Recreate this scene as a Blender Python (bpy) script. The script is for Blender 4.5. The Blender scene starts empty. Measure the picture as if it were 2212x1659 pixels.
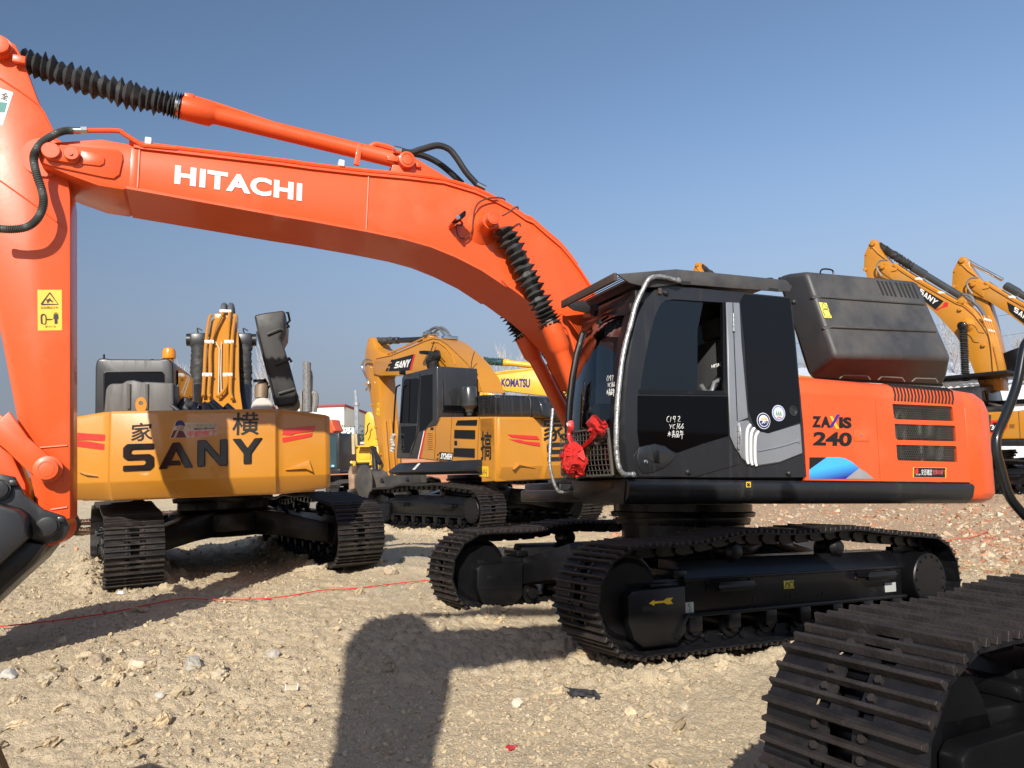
import bpy, bmesh, math, random
import numpy as np
from mathutils import Vector, Matrix, Quaternion
from mathutils.geometry import tessellate_polygon
random.seed(7); rng = np.random.default_rng(11)
S = bpy.context.scene; COL = S.collection
R_ = math.radians
# ------------------------------------------------------------------ camera
FPX, CX, CY = 1698.0, 1106.0, 829.5           # focal length / centre, in 2212-wide photo pixels
PITCH, ROLL, EYE = R_(5.85), R_(1.98), Vector((0, 0, 1.6))
_F = Vector((0, math.cos(PITCH), math.sin(PITCH))); _U0 = Vector((0, -math.sin(PITCH), math.cos(PITCH))); _R0 = Vector((1, 0, 0))
_R = _R0 * math.cos(ROLL) - _U0 * math.sin(ROLL); _U = _R0 * math.sin(ROLL) + _U0 * math.cos(ROLL)
cam = bpy.data.cameras.new('camera'); camo = bpy.data.objects.new('camera', cam); COL.objects.link(camo)
cam.sensor_fit = 'HORIZONTAL'; cam.sensor_width = 36; cam.lens = 36 * FPX / 2212; cam.clip_start = .05; cam.clip_end = 6000
camo.matrix_world = Matrix(((_R.x, _U.x, -_F.x, 0), (_R.y, _U.y, -_F.y, 0), (_R.z, _U.z, -_F.z, EYE.z), (0, 0, 0, 1)))
S.camera = camo
# ------------------------------------------------------------------ sky, sun, exposure
SUN_AZ, SUN_EL = R_(6), R_(32)                # light travels 6 deg right of the view axis
w = bpy.data.worlds.new('World'); S.world = w; w.use_nodes = True
nt = w.node_tree; bg = nt.nodes['Background']; sky = nt.nodes.new('ShaderNodeTexSky'); sky.sky_type = 'NISHITA'; sky.sun_disc = False
sky.sun_elevation = SUN_EL; sky.sun_rotation = math.pi + SUN_AZ; sky.air_density = 1.0; sky.dust_density = .8; sky.ozone_density = 2.2; sky.altitude = 0
# pale haze low in the sky, blended over the clear sky by elevation
tcw = nt.nodes.new('ShaderNodeTexCoord'); sxw = nt.nodes.new('ShaderNodeSeparateXYZ'); nt.links.new(tcw.outputs['Generated'], sxw.inputs[0])
rw = nt.nodes.new('ShaderNodeMapRange'); rw.interpolation_type = 'SMOOTHERSTEP'; rw.inputs['From Min'].default_value = -.02; rw.inputs['From Max'].default_value = .46; rw.inputs['To Min'].default_value = .92; rw.inputs['To Max'].default_value = .0; nt.links.new(sxw.outputs['Z'], rw.inputs['Value'])
mw = nt.nodes.new('ShaderNodeMix'); mw.data_type = 'RGBA'; nt.links.new(rw.outputs[0], mw.inputs['Factor']); nt.links.new(sky.outputs[0], mw.inputs['A']); mw.inputs['B'].default_value = (2.25, 2.45, 3.08, 1)
gx = nt.nodes.new('ShaderNodeMapRange'); gx.inputs['From Min'].default_value = -.6; gx.inputs['From Max'].default_value = .6; gx.inputs['To Min'].default_value = .74; gx.inputs['To Max'].default_value = 1.2; nt.links.new(sxw.outputs['X'], gx.inputs['Value'])
tw = nt.nodes.new('ShaderNodeMix'); tw.data_type = 'RGBA'; tw.blend_type = 'MULTIPLY'; tw.inputs['Factor'].default_value = 1; nt.links.new(mw.outputs['Result'], tw.inputs['A']); nt.links.new(gx.outputs[0], tw.inputs['B'])
nt.links.new(tw.outputs['Result'], bg.inputs[0]); bg.inputs[1].default_value = .114
sl = bpy.data.lights.new('sun', 'SUN'); so = bpy.data.objects.new('sun', sl); COL.objects.link(so)
sl.energy = 5.0; sl.angle = R_(.55); sl.color = (1, .945, .86)
SUN_DIR = Vector((math.sin(SUN_AZ) * math.cos(SUN_EL), math.cos(SUN_AZ) * math.cos(SUN_EL), -math.sin(SUN_EL)))
so.rotation_euler = SUN_DIR.to_track_quat('-Z', 'Y').to_euler(); so.location = (-10, -40, 30)
S.view_settings.view_transform = 'Standard'; S.view_settings.look = 'None'; S.view_settings.exposure = 0.26; S.view_settings.gamma = 1
S.render.engine = 'CYCLES'; S.cycles.max_bounces = 6; S.cycles.transparent_max_bounces = 12
# ------------------------------------------------------------------ survey: sight lines onto measured planes
ZT = dict(d=(1, 0, 0), Z1=(.27282, 0, 54.86), Z2=(.27282, 548.6, 219.4), Z3=(.19841, 932.6, 329.2), Z4=(.27282, 1179.5, 548.6),
          Z5=(.28113, 1591, 548.6), Z6=(.27282, 1179.5, 850.3), Z7=(.25595, 1645.8, 987.5), Z8=(.28075, 1591, 1234.4),
          A1=(.29762, 109.7, 603.5), A2=(.32242, 164.6, 987.5), A3=(.24801, 713.2, 658.3), A4=(.24801, 713.2, 932.6), A5=(.42994, 0, 548.6),
          A6=(.32242, 0, 1206.9), A7=(.47123, 658.3, 1206.9), A8=(.19841, 1810.4, 493.7), B1=(.18186, 680.3, 822.9), B2=(.31416, 1920.1, 685.8),
          B3=(.26439, 1069.8, 658.3), B4=(.26835, 1618.4, 1042.4), B5=(.11574, 1234.4, 960.1), B6=(.33049, 0, 768), B7=(.13228, 713.2, 960.1), B8=(.19838, 1234.4, 1124.6))
def d_(tag, p):
    k, ox, oy = ZT[tag]; return (p[0] * k + ox, p[1] * k + oy)
def sight(p):
    return _F + _R * ((p[0] - CX) / FPX) + _U * ((CY - p[1]) / FPX)
class Frame:
    """pose of a rigid body: x forward, y left, z up"""
    def __init__(s, loc, yaw, pit=0, rol=0):
        c, n = math.cos(yaw), math.sin(yaw)
        M = Matrix(((-c, n, 0), (-n, -c, 0), (0, 0, 1)))
        cp, sp, cr, sr = math.cos(pit), math.sin(pit), math.cos(rol), math.sin(rol)
        s.M = (M @ Matrix(((cp, 0, -sp), (0, 1, 0), (sp, 0, cp))) @ Matrix(((1, 0, 0), (0, cr, -sr), (0, sr, cr)))).to_4x4()
        s.M.translation = Vector(loc); s.I = s.M.inverted()
    def turned(s, a):
        f = Frame((0, 0, 0), 0); f.M = s.M @ Matrix.Rotation(a, 4, 'Z'); f.I = f.M.inverted(); return f
    def hit(s, tag, p, axis, v):
        o = s.I @ EYE; dv = s.I.to_3x3() @ sight(d_(tag, p)); t = (v - o[axis]) / dv[axis]; return o + dv * t
    def y(s, tag, pts, v): return [s.hit(tag, p, 1, v) for p in pts]
    def x(s, tag, pts, v): return [s.hit(tag, p, 0, v) for p in pts]
    def z(s, tag, pts, v): return [s.hit(tag, p, 2, v) for p in pts]
    def y1(s, tag, p, v): return s.hit(tag, p, 1, v)
def ground_pt(p, z=0.0, tag='d'):
    d = sight(d_(tag, p)); t = (z - EYE.z) / d.z; return EYE + d * t
# ------------------------------------------------------------------ materials
MATS = {}
def mat(name, col, rough=.5, metal=0, coat=0, var=.12, vscale=3, dirt=None, dscale=1.5, dmin=.5, dmax=.75, bump=0, bscale=60, spec=.5, rvar=.1, streak=0):
    if name in MATS: return MATS[name]
    m = bpy.data.materials.new(name); MATS[name] = m; m.use_nodes = True; t = m.node_tree; N = t.nodes; L = t.links
    b = N['Principled BSDF']; tc = N.new('ShaderNodeTexCoord')
    n = N.new('ShaderNodeTexNoise'); n.inputs['Scale'].default_value = vscale; n.inputs['Detail'].default_value = 6; L.new(tc.outputs['Object'], n.inputs['Vector'])
    r = N.new('ShaderNodeValToRGB'); c = Vector(col)
    r.color_ramp.elements[0].color = (*(c * (1 - var)), 1); r.color_ramp.elements[1].color = (*(c * (1 + var)), 1)
    r.color_ramp.elements[0].position = .3; r.color_ramp.elements[1].position = .7
    L.new(n.outputs['Fac'], r.inputs['Fac']); out = r.outputs['Color']
    rr = N.new('ShaderNodeMapRange'); rr.inputs['To Min'].default_value = max(.02, rough - rvar); rr.inputs['To Max'].default_value = rough + rvar; L.new(n.outputs['Fac'], rr.inputs['Value'])
    rout = rr.outputs['Result']
    if dirt is not None:
        n2 = N.new('ShaderNodeTexNoise'); n2.inputs['Scale'].default_value = dscale; n2.inputs['Detail'].default_value = 9; n2.inputs['Roughness'].default_value = .65
        if streak:
            mp = N.new('ShaderNodeMapping'); mp.inputs['Scale'].default_value = (streak, streak, .5); L.new(tc.outputs['Object'], mp.inputs['Vector']); L.new(mp.outputs[0], n2.inputs['Vector'])
        else: L.new(tc.outputs['Object'], n2.inputs['Vector'])
        mr = N.new('ShaderNodeMapRange'); mr.inputs['From Min'].default_value = dmin; mr.inputs['From Max'].default_value = dmax; L.new(n2.outputs['Fac'], mr.inputs['Value'])
        mx = N.new('ShaderNodeMix'); mx.data_type = 'RGBA'; L.new(mr.outputs['Result'], mx.inputs['Factor']); L.new(out, mx.inputs['A']); mx.inputs['B'].default_value = (*dirt, 1); out = mx.outputs['Result']
        ma = N.new('ShaderNodeMix'); L.new(mr.outputs['Result'], ma.inputs['Factor']); L.new(rout, ma.inputs['A']); ma.inputs['B'].default_value = .85; rout = ma.outputs['Result']
    L.new(out, b.inputs['Base Color']); L.new(rout, b.inputs['Roughness'])
    b.inputs['Metallic'].default_value = metal; b.inputs['Coat Weight'].default_value = coat; b.inputs['Coat Roughness'].default_value = .06; b.inputs['Specular IOR Level'].default_value = spec
    if bump:
        nb = N.new('ShaderNodeTexNoise'); nb.inputs['Scale'].default_value = bscale; nb.inputs['Detail'].default_value = 4; L.new(tc.outputs['Object'], nb.inputs['Vector'])
        bp = N.new('ShaderNodeBump'); bp.inputs['Strength'].default_value = bump; bp.inputs['Distance'].default_value = .01; L.new(nb.outputs['Fac'], bp.inputs['Height']); L.new(bp.outputs[0], b.inputs['Normal'])
    return m
def glass(name, tint, rough=.02, mixt=.5):
    m = bpy.data.materials.new(name); MATS[name] = m; m.use_nodes = True; t = m.node_tree; N = t.nodes; L = t.links; N.remove(N['Principled BSDF'])
    g = N.new('ShaderNodeBsdfGlossy'); g.inputs['Roughness'].default_value = rough; g.inputs['Color'].default_value = (.9, .95, 1, 1)
    tr = N.new('ShaderNodeBsdfTransparent'); tr.inputs['Color'].default_value = (*tint, 1)
    fr = N.new('ShaderNodeFresnel'); fr.inputs['IOR'].default_value = 1.5
    mr = N.new('ShaderNodeMapRange'); mr.inputs['To Min'].default_value = .02; mr.inputs['To Max'].default_value = 1; L.new(fr.outputs[0], mr.inputs['Value'])
    mx = N.new('ShaderNodeMixShader'); L.new(mr.outputs[0], mx.inputs[0]); L.new(tr.outputs[0], mx.inputs[1]); L.new(g.outputs[0], mx.inputs[2]); L.new(mx.outputs[0], N['Material Output'].inputs[0])
    return m
orange = mat('orange_paint', (.72, .090, .016), .38, coat=.18, var=.03, vscale=1.2, bump=.04, bscale=25, dirt=(.50, .15, .06), dscale=1.3, dmin=.52, dmax=1.0)
yellow = mat('amber_paint', (.50, .208, .019), .3, coat=.5, var=.04, vscale=1.5, bump=.03, bscale=20, dirt=(.42, .24, .07), dscale=1.3, dmin=.55, dmax=.95)
kyellow = mat('lemon_paint', (.70, .40, .03), .4, coat=.3, var=.05, dirt=(.4, .25, .08), dmin=.55)
dkgrey = mat('dark_grey_paint', (.014, .0145, .0165), .36, coat=.2, var=.1, dirt=(.055, .052, .048), dscale=2.5, dmin=.55, dmax=1.0, streak=5, bump=.03)
cabm = mat('charcoal_cab_paint', (.024, .025, .028), .38, coat=.25, var=.1, dirt=(.08, .074, .066), dscale=2.5, dmin=.55, dmax=1.0, streak=5, bump=.03)
black = mat('black_paint', (.0045, .0045, .0055), .4, coat=.12, var=.2, dirt=(.035, .03, .026), dmin=.58, dmax=.95, dscale=3, spec=.35)
door_gloss = mat('deep_black_gloss', (.0022, .0022, .0026), .05, coat=0, var=.1, rvar=.02, spec=.14)
gloss = mat('black_gloss', (.004, .004, .005), .05, coat=0, var=.1, rvar=.02, spec=.3)
hoodm = mat('dusty_black_cover', (.040, .040, .041), .46, var=.12, dirt=(.105, .097, .09), dscale=1.4, dmin=.42, dmax=.8, bump=.08, bscale=140)
rubber = mat('black_fabric', (.032, .032, .032), .62, var=.3, vscale=14, bump=.25, bscale=60)
hose = mat('hose_rubber', (.02, .02, .021), .5, var=.3, bump=.1, bscale=200)
steel = mat('track_steel', (.008, .008, .010), .42, metal=.1, var=.3, vscale=8, dirt=(.03, .024, .019), dscale=4, dmin=.5, dmax=.85, bump=.12, bscale=50, spec=.4)
ribm = mat('worn_grouser', (.026, .021, .019), .5, metal=.15, var=.35, vscale=7, dirt=(.075, .058, .042), dscale=9, dmin=.5, dmax=.8, bump=.15, bscale=50)
rusty = mat('dark_plate_steel', (.011, .011, .013), .45, metal=.1, var=.3, vscale=9, dirt=(.035, .026, .022), dscale=5, dmin=.5, dmax=.8, bump=.15, bscale=60, spec=.4)
rust_rib = mat('rusty_grouser', (.018, .0138, .0125), .62, metal=.05, var=.4, vscale=12, dirt=(.022, .018, .018), dscale=9, dmin=.45, dmax=.7, bump=.35, bscale=70)
chrome = mat('bright_steel', (.62, .62, .6), .25, metal=1, var=.1)
silver = mat('silver_paint', (.33, .34, .36), .32, metal=.55, var=.05, dirt=(.3, .27, .23), dmin=.62, dmax=1)
white = mat('white_paint', (.8, .79, .76), .45, var=.04)
ink = mat('black_ink', (.008, .008, .008), .4)
redm = mat('red_plastic', (.6, .02, .02), .3, coat=.4)
stickery = mat('yellow_sticker', (.75, .46, .03), .45, var=.03)
navy = mat('navy_ink', (.01, .02, .12), .4); purple = mat('violet_ink', (.05, .02, .25), .4); green = mat('green_ink', (.02, .22, .13), .5)
dark = mat('dark_interior', (.01, .01, .01), .8); seatm = mat('seat_cloth', (.035, .036, .038), .8, bump=.2)
glass_c = glass('cab_glass', (.12, .13, .135)); glass_f = glass('front_glass', (.55, .58, .57))
# ------------------------------------------------------------------ mesh building
def V(*a): return Vector(a)
def spline(P, n=8, closed=False):
    P = [Vector(p) for p in P]; out = []; m = len(P)
    for i in range(m if closed else m - 1):
        a, b, c, d = (P[(i - 1) % m] if closed or i > 0 else P[i] * 2 - P[i + 1]), P[i], P[(i + 1) % m], (P[(i + 2) % m] if closed or i + 2 < m else P[i + 1] * 2 - P[i])
        for k in range(n):
            t = k / n; out.append(.5 * (2 * b + (c - a) * t + (2 * a - 5 * b + 4 * c - d) * t * t + (3 * b - a - 3 * c + d) * t ** 3))
    if not closed: out.append(P[-1])
    return out
class MB:
    def __init__(s): s.bm = bmesh.new()
    def _join(s, t, bev=0, seg=2, ang=28):
        bmesh.ops.recalc_face_normals(t, faces=t.faces)
        if bev:
            es = [e for e in t.edges if len(e.link_faces) == 2 and e.calc_face_angle(0) > R_(ang)]
            if es: bmesh.ops.bevel(t, geom=es, offset=bev, segments=seg, profile=.5, affect='EDGES', clamp_overlap=True)
        me = bpy.data.meshes.new('tmp'); t.to_mesh(me); t.free(); s.bm.from_mesh(me); bpy.data.meshes.remove(me); return s
    def prism(s, P, dv, bev=0, seg=2):
        t = bmesh.new(); dv = Vector(dv)
        a = [t.verts.new(p) for p in P]; b = [t.verts.new(Vector(p) + dv) for p in P]; n = len(P)
        t.faces.new(a); t.faces.new(b[::-1])
        for i in range(n): t.faces.new((a[i], b[i], b[(i + 1) % n], a[(i + 1) % n]))
        return s._join(t, bev, seg)
    def plate(s, P, holes, dv):
        t = bmesh.new(); dv = Vector(dv); loops = [[Vector(p) for p in l] for l in [P] + holes]; tri = tessellate_polygon(loops)
        flat = [p for l in loops for p in l]; a = [t.verts.new(p) for p in flat]; b = [t.verts.new(p + dv) for p in flat]
        for f in tri:
            try: t.faces.new([a[i] for i in f]); t.faces.new([b[i] for i in f][::-1])
            except ValueError: pass
        o = 0
        for l in loops:
            n = len(l)
            for i in range(n):
                j = (i + 1) % n; t.faces.new((a[o + i], b[o + i], b[o + j], a[o + j]))
            o += n
        return s._join(t)
    def loft(s, rings, bev=0, cap=True, closed=True, seg=2):
        t = bmesh.new(); rs = [[t.verts.new(p) for p in r] for r in rings]; n = len(rs[0])
        for r0, r1 in zip(rs[:-1], rs[1:]):
            for i in range(n if closed else n - 1): t.faces.new((r0[i], r0[(i + 1) % n], r1[(i + 1) % n], r1[i]))
        if cap and closed: t.faces.new(rs[0][::-1]); t.faces.new(rs[-1])
        return s._join(t, bev, seg)
    def box(s, c, size, bev=0, M=None, seg=2):
        x, y, z = (q / 2 for q in size); c = Vector(c)
        P = [V(-x, -y, -z), V(x, -y, -z), V(x, y, -z), V(-x, y, -z)]; dv = V(0, 0, 2 * z)
        if M is not None: P = [M @ p for p in P]; dv = M @ dv
        return s.prism([p + c for p in P], dv, bev, seg)
    def bar(s, a, b, wd, ht, up=(0, 0, 1), bev=0):
        a, b = Vector(a), Vector(b); t = (b - a).normalized(); u = Vector(up); l = u.cross(t).normalized(); u = t.cross(l)
        return s.prism([a + l * (i * wd / 2) + u * (j * ht / 2) for i, j in ((-1, -1), (1, -1), (1, 1), (-1, 1))], b - a, bev)
    def lathe(s, o, axis, prof, n=24, cap=True, bev=0):
        o, ax = Vector(o), Vector(axis).normalized(); u = ax.orthogonal().normalized(); v = ax.cross(u)
        return s.loft([[o + ax * t + (u * math.cos(2 * math.pi * i / n) + v * math.sin(2 * math.pi * i / n)) * r for i in range(n)] for t, r in prof], bev, cap)
    def cyl(s, a, b, r, r1=None, n=24, bev=0):
        a, b = Vector(a), Vector(b); L = (b - a).length
        return s.lathe(a, b - a, [(0, r), (L, r if r1 is None else r1)], n, True, bev)
    def tube(s, P, r, n=10, cap=True):
        P = [Vector(p) for p in P]; rings = []; u = None
        for i, p in enumerate(P):
            t = (P[min(i + 1, len(P) - 1)] - P[max(i - 1, 0)]).normalized()
            if u is None: u = t.orthogonal().normalized()
            else:
                u = (u - t * u.dot(t)); u = u.normalized() if u.length > 1e-6 else t.orthogonal().normalized()
            v = t.cross(u); rr = r(i / (len(P) - 1)) if callable(r) else r
            rings.append([p + (u * math.cos(2 * math.pi * k / n) + v * math.sin(2 * math.pi * k / n)) * rr for k in range(n)])
        return s.loft(rings, 0, cap)
    def bellows(s, a, b, ro, ri, n, seg=22, wob=.14, sag=0.0, tight=0.0, seed=0):
        """crumpled accordion boot"""
        rr = random.Random(seed); a, b = Vector(a), Vector(b); ax = (b - a); L = ax.length; ax.normalize(); u = ax.orthogonal().normalized(); v = ax.cross(u); rings = []
        for i in range(2 * n + 1):
            f = i / (2 * n); f = f if not tight else f + tight * math.sin(math.pi * f) * f * .35
            base = a + ax * (L * min(f, 1)) - V(0, 0, 1) * sag * math.sin(math.pi * f); big = i % 2 == 1
            ph = [rr.uniform(0, 6.28) for _ in range(3)]; tl = rr.uniform(-.25, .25); ta = rr.uniform(0, 6.28); ring = []
            for k in range(seg):
                th = 2 * math.pi * k / seg; r = ro if big else ri
                r *= 1 + wob * (.5 * math.sin(2 * th + ph[0]) + .35 * math.sin(3 * th + ph[1]) + .3 * math.sin(5 * th + ph[2])) * (1 if big else .6)
                ring.append(base + (u * math.cos(th) + v * math.sin(th)) * r + ax * (tl * (ro - ri) * math.cos(th - ta)))
            rings.append(ring)
        return s.loft(rings)
    def mesh(s, m, M=None):
        if M is not None:
            t = bmesh.new(); t.from_mesh(m); t.transform(M); me = bpy.data.meshes.new('tmp'); t.to_mesh(me); t.free(); s.bm.from_mesh(me); bpy.data.meshes.remove(me)
        else: s.bm.from_mesh(m)
        return s
    def done(s, name, angle=35, smooth=True):
        me = bpy.data.meshes.new(name); s.bm.to_mesh(me); s.bm.free()
        if smooth:
            me.polygons.foreach_set('use_smooth', [True] * len(me.polygons)); me.set_sharp_from_angle(angle=R_(angle))
        return me
def root(name, frame, label, cat, group=None):
    o = bpy.data.objects.new(name, None); COL.objects.link(o); o.matrix_world = frame.M; o['label'] = label; o['category'] = cat
    if group: o['group'] = group
    o.empty_display_size = .3; FR[o.name] = frame; return o
FR = {}
def part(name, mb, m, parent=None, frame=None, label=None, angle=35):
    me = mb.done(name, angle) if isinstance(mb, MB) else mb
    if m is not None and not me.materials: me.materials.append(m)
    o = bpy.data.objects.new(name, me); COL.objects.link(o)
    if parent is not None:
        o.parent = parent; pf = FR[parent.name]; fr = frame or pf; o.matrix_local = pf.I @ fr.M; FR[o.name] = fr
    elif frame: o.matrix_world = frame.M; FR[o.name] = frame
    else: FR[o.name] = Frame0
    if label: o['label'] = label
    return o
Frame0 = Frame((0, 0, 0), 0); Frame0.M = Matrix.Identity(4); Frame0.I = Matrix.Identity(4)
def thing(name, mb, m, label, cat, group=None, frame=None, angle=35, kind=None):
    o = part(name, mb, m, None, frame, label, angle); o['category'] = cat
    if group: o['group'] = group
    if kind: o['kind'] = kind
    return o
TXT = {}
def text_mesh(body, bold=0.0, depth=0.0, shear=0.0, space=1.0):
    c = bpy.data.curves.new('txt', 'FONT'); c.body = body; c.size = 1; c.offset = bold; c.extrude = depth; c.resolution_u = 4; c.shear = shear; c.space_character = space
    o = bpy.data.objects.new('txt', c); COL.objects.link(o); dg = bpy.context.evaluated_depsgraph_get(); dg.update()
    me = bpy.data.meshes.new_from_object(o.evaluated_get(dg)); bpy.data.objects.remove(o); bpy.data.curves.remove(c); return me
def quad_text(body, Q, thick=.003, bold=0.0, shear=0.0, lift=.003, space=1.0):
    """lettering laid on a quad Q = (bottom-left, bottom-right, top-right, top-left), raised from the surface"""
    me = text_mesh(body, bold, .5, shear, space); n = len(me.vertices); co = np.empty(n * 3); me.vertices.foreach_get('co', co); co = co.reshape(-1, 3)
    lo, hi = co.min(0), co.max(0); uv = (co - lo) / (hi - lo); Q = [np.array(q) for q in Q]
    nrm = np.cross(Q[1] - Q[0], Q[3] - Q[0]); nrm /= np.linalg.norm(nrm); u, v, wv = uv[:, :1], uv[:, 1:2], uv[:, 2:]
    P = Q[0] * (1 - u) * (1 - v) + Q[1] * u * (1 - v) + Q[2] * u * v + Q[3] * (1 - u) * v + nrm * (lift + thick * (wv - .5))
    me.vertices.foreach_set('co', P.ravel()); me.update(); return me
def strokes(L, Q, wd, thick=.003, lift=.003):
    """brush strokes in unit square coordinates laid on a quad"""
    mb = MB(); Q = [Vector(q) for q in Q]; nr = (Q[1] - Q[0]).cross(Q[3] - Q[0]).normalized()
    def at(p): u, v = p; return Q[0] * ((1 - u) * (1 - v)) + Q[1] * (u * (1 - v)) + Q[2] * (u * v) + Q[3] * ((1 - u) * v) + nr * lift
    for k, st in enumerate(L):
        w0 = wd
        if isinstance(st, tuple) and not isinstance(st[0], (tuple, list)): w0, st = st
        P = [at(p) for p in st]; P = spline(P, 4) if len(P) > 2 else P; a, b = [], []
        for i, p in enumerate(P):
            t = (P[min(i + 1, len(P) - 1)] - P[max(i - 1, 0)]).normalized(); sd = nr.cross(t); f = i / (len(P) - 1); ww = w0 * (.62 + .38 * math.cos(3.1 * f * .8))
            a.append(p + sd * ww / 2); b.append(p - sd * ww / 2)
        mb.prism(a + b[::-1], nr * (thick + k * .00012))
    return mb
# ------------------------------------------------------------------ crawler undercarriage (shared by every excavator)
def shoe_mesh(p, wd=.6, holes=True):
    mb = MB(); h = wd / 2; rx = (-.40 * p, -.06 * p, .27 * p)
    for i, x in enumerate(rx):
        hh = .036 if i == 0 else .028
        mb.prism([V(x - .014, -h, 0), V(x - .006, -h, hh), V(x + .008, -h, hh), V(x + .016, -h, 0)], (0, wd, 0), .002, 1)
    edges = [-.5 * p, *rx, .52 * p]
    for i in range(4):
        a, b = edges[i], edges[i + 1]; c, l = (a + b) / 2, b - a + .01; tz = -.004 - .0012 * i
        if holes and i in (1, 2, 3):
            ws = (.045, .05, .0)[i - 1]
            if i < 3:
                for s in (-1, 1):
                    mb.box((c, s * (h + ws) / 2, tz), (l, h - ws, .012))
                    mb.cyl((c, s * .088, 0), (c, s * .088, .016), .0145, n=6)
                for q in (-1, 1): mb.box((c + q * l * .42, 0, tz), (l * .16, 2 * ws, .0115))
            else:
                mb.box((c, 0, tz), (l, .1, .012))
                for s in (-1, 1): mb.box((c, s * (h + .11) / 2, tz), (l, h - .11, .012))
        else: mb.box((c, 0, tz), (l, wd, .012))
    me = mb.done('track_shoe', 30)
    for f in me.polygons: f.material_index = 1 if f.center.z > .003 else 0
    return me
def link_mesh(p):
    mb = MB()
    for s in (-1, 1):
        mb.prism([V(-.52 * p, s * .085 - .016, -.012), V(.45 * p, s * .085 - .016, -.012), V(.5 * p, s * .085 - .016, -.07), V(.3 * p, s * .085 - .016, -.1), V(-.35 * p, s * .085 - .016, -.1), V(-.55 * p, s * .085 - .016, -.06)], (0, .032, 0))
    mb.cyl((.5 * p, -.125, -.055), (.5 * p, .125, -.055), .03, n=10)
    return mb.done('link', 30)
def track_loop(T, n, r=.40, zc=.435, top=None):
    top = top or [(T, .835), (T * .66, .845), (T * .36, .915), (0, .90), (-T * .36, .925), (-T * .7, .87), (-T, .835)]
    P = [V(-T + 2 * T * (1 - i / 60), 0, zc - r) for i in range(60)]
    P += [V(-T - r * math.sin(a), 0, zc - r * math.cos(a)) for a in [math.pi * i / 40 for i in range(40)]]
    P += spline([V(x, 0, z) for x, z in top[::-1]], 12)[:-1]
    P += [V(T + r * math.sin(a), 0, zc + r * math.cos(a)) for a in [math.pi * i / 40 for i in range(40)]]
    Ls = [0.0]
    for i in range(len(P)): Ls.append(Ls[-1] + (P[(i + 1) % len(P)] - P[i]).length)
    tot = Ls[-1]; out = []; p = tot / n
    def at(s):
        s %= tot; i = max(0, np.searchsorted(Ls, s, side='right') - 1); a, b = P[i % len(P)], P[(i + 1) % len(P)]
        return a + (b - a) * ((s - Ls[i]) / max(1e-9, Ls[i + 1] - Ls[i]))
    for k in range(n):
        a, b = at((k + .5) * p - p / 2), at((k + .5) * p + p / 2); x = (b - a).normalized(); y = V(0, 1, 0); z = x.cross(y); c = (a + b) / 2
        out.append(Matrix(((x.x, 0, z.x, c.x), (x.y, 1, z.y, c.y), (x.z, 0, z.z, c.z), (0, 0, 0, 1))))
    return out, p
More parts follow.
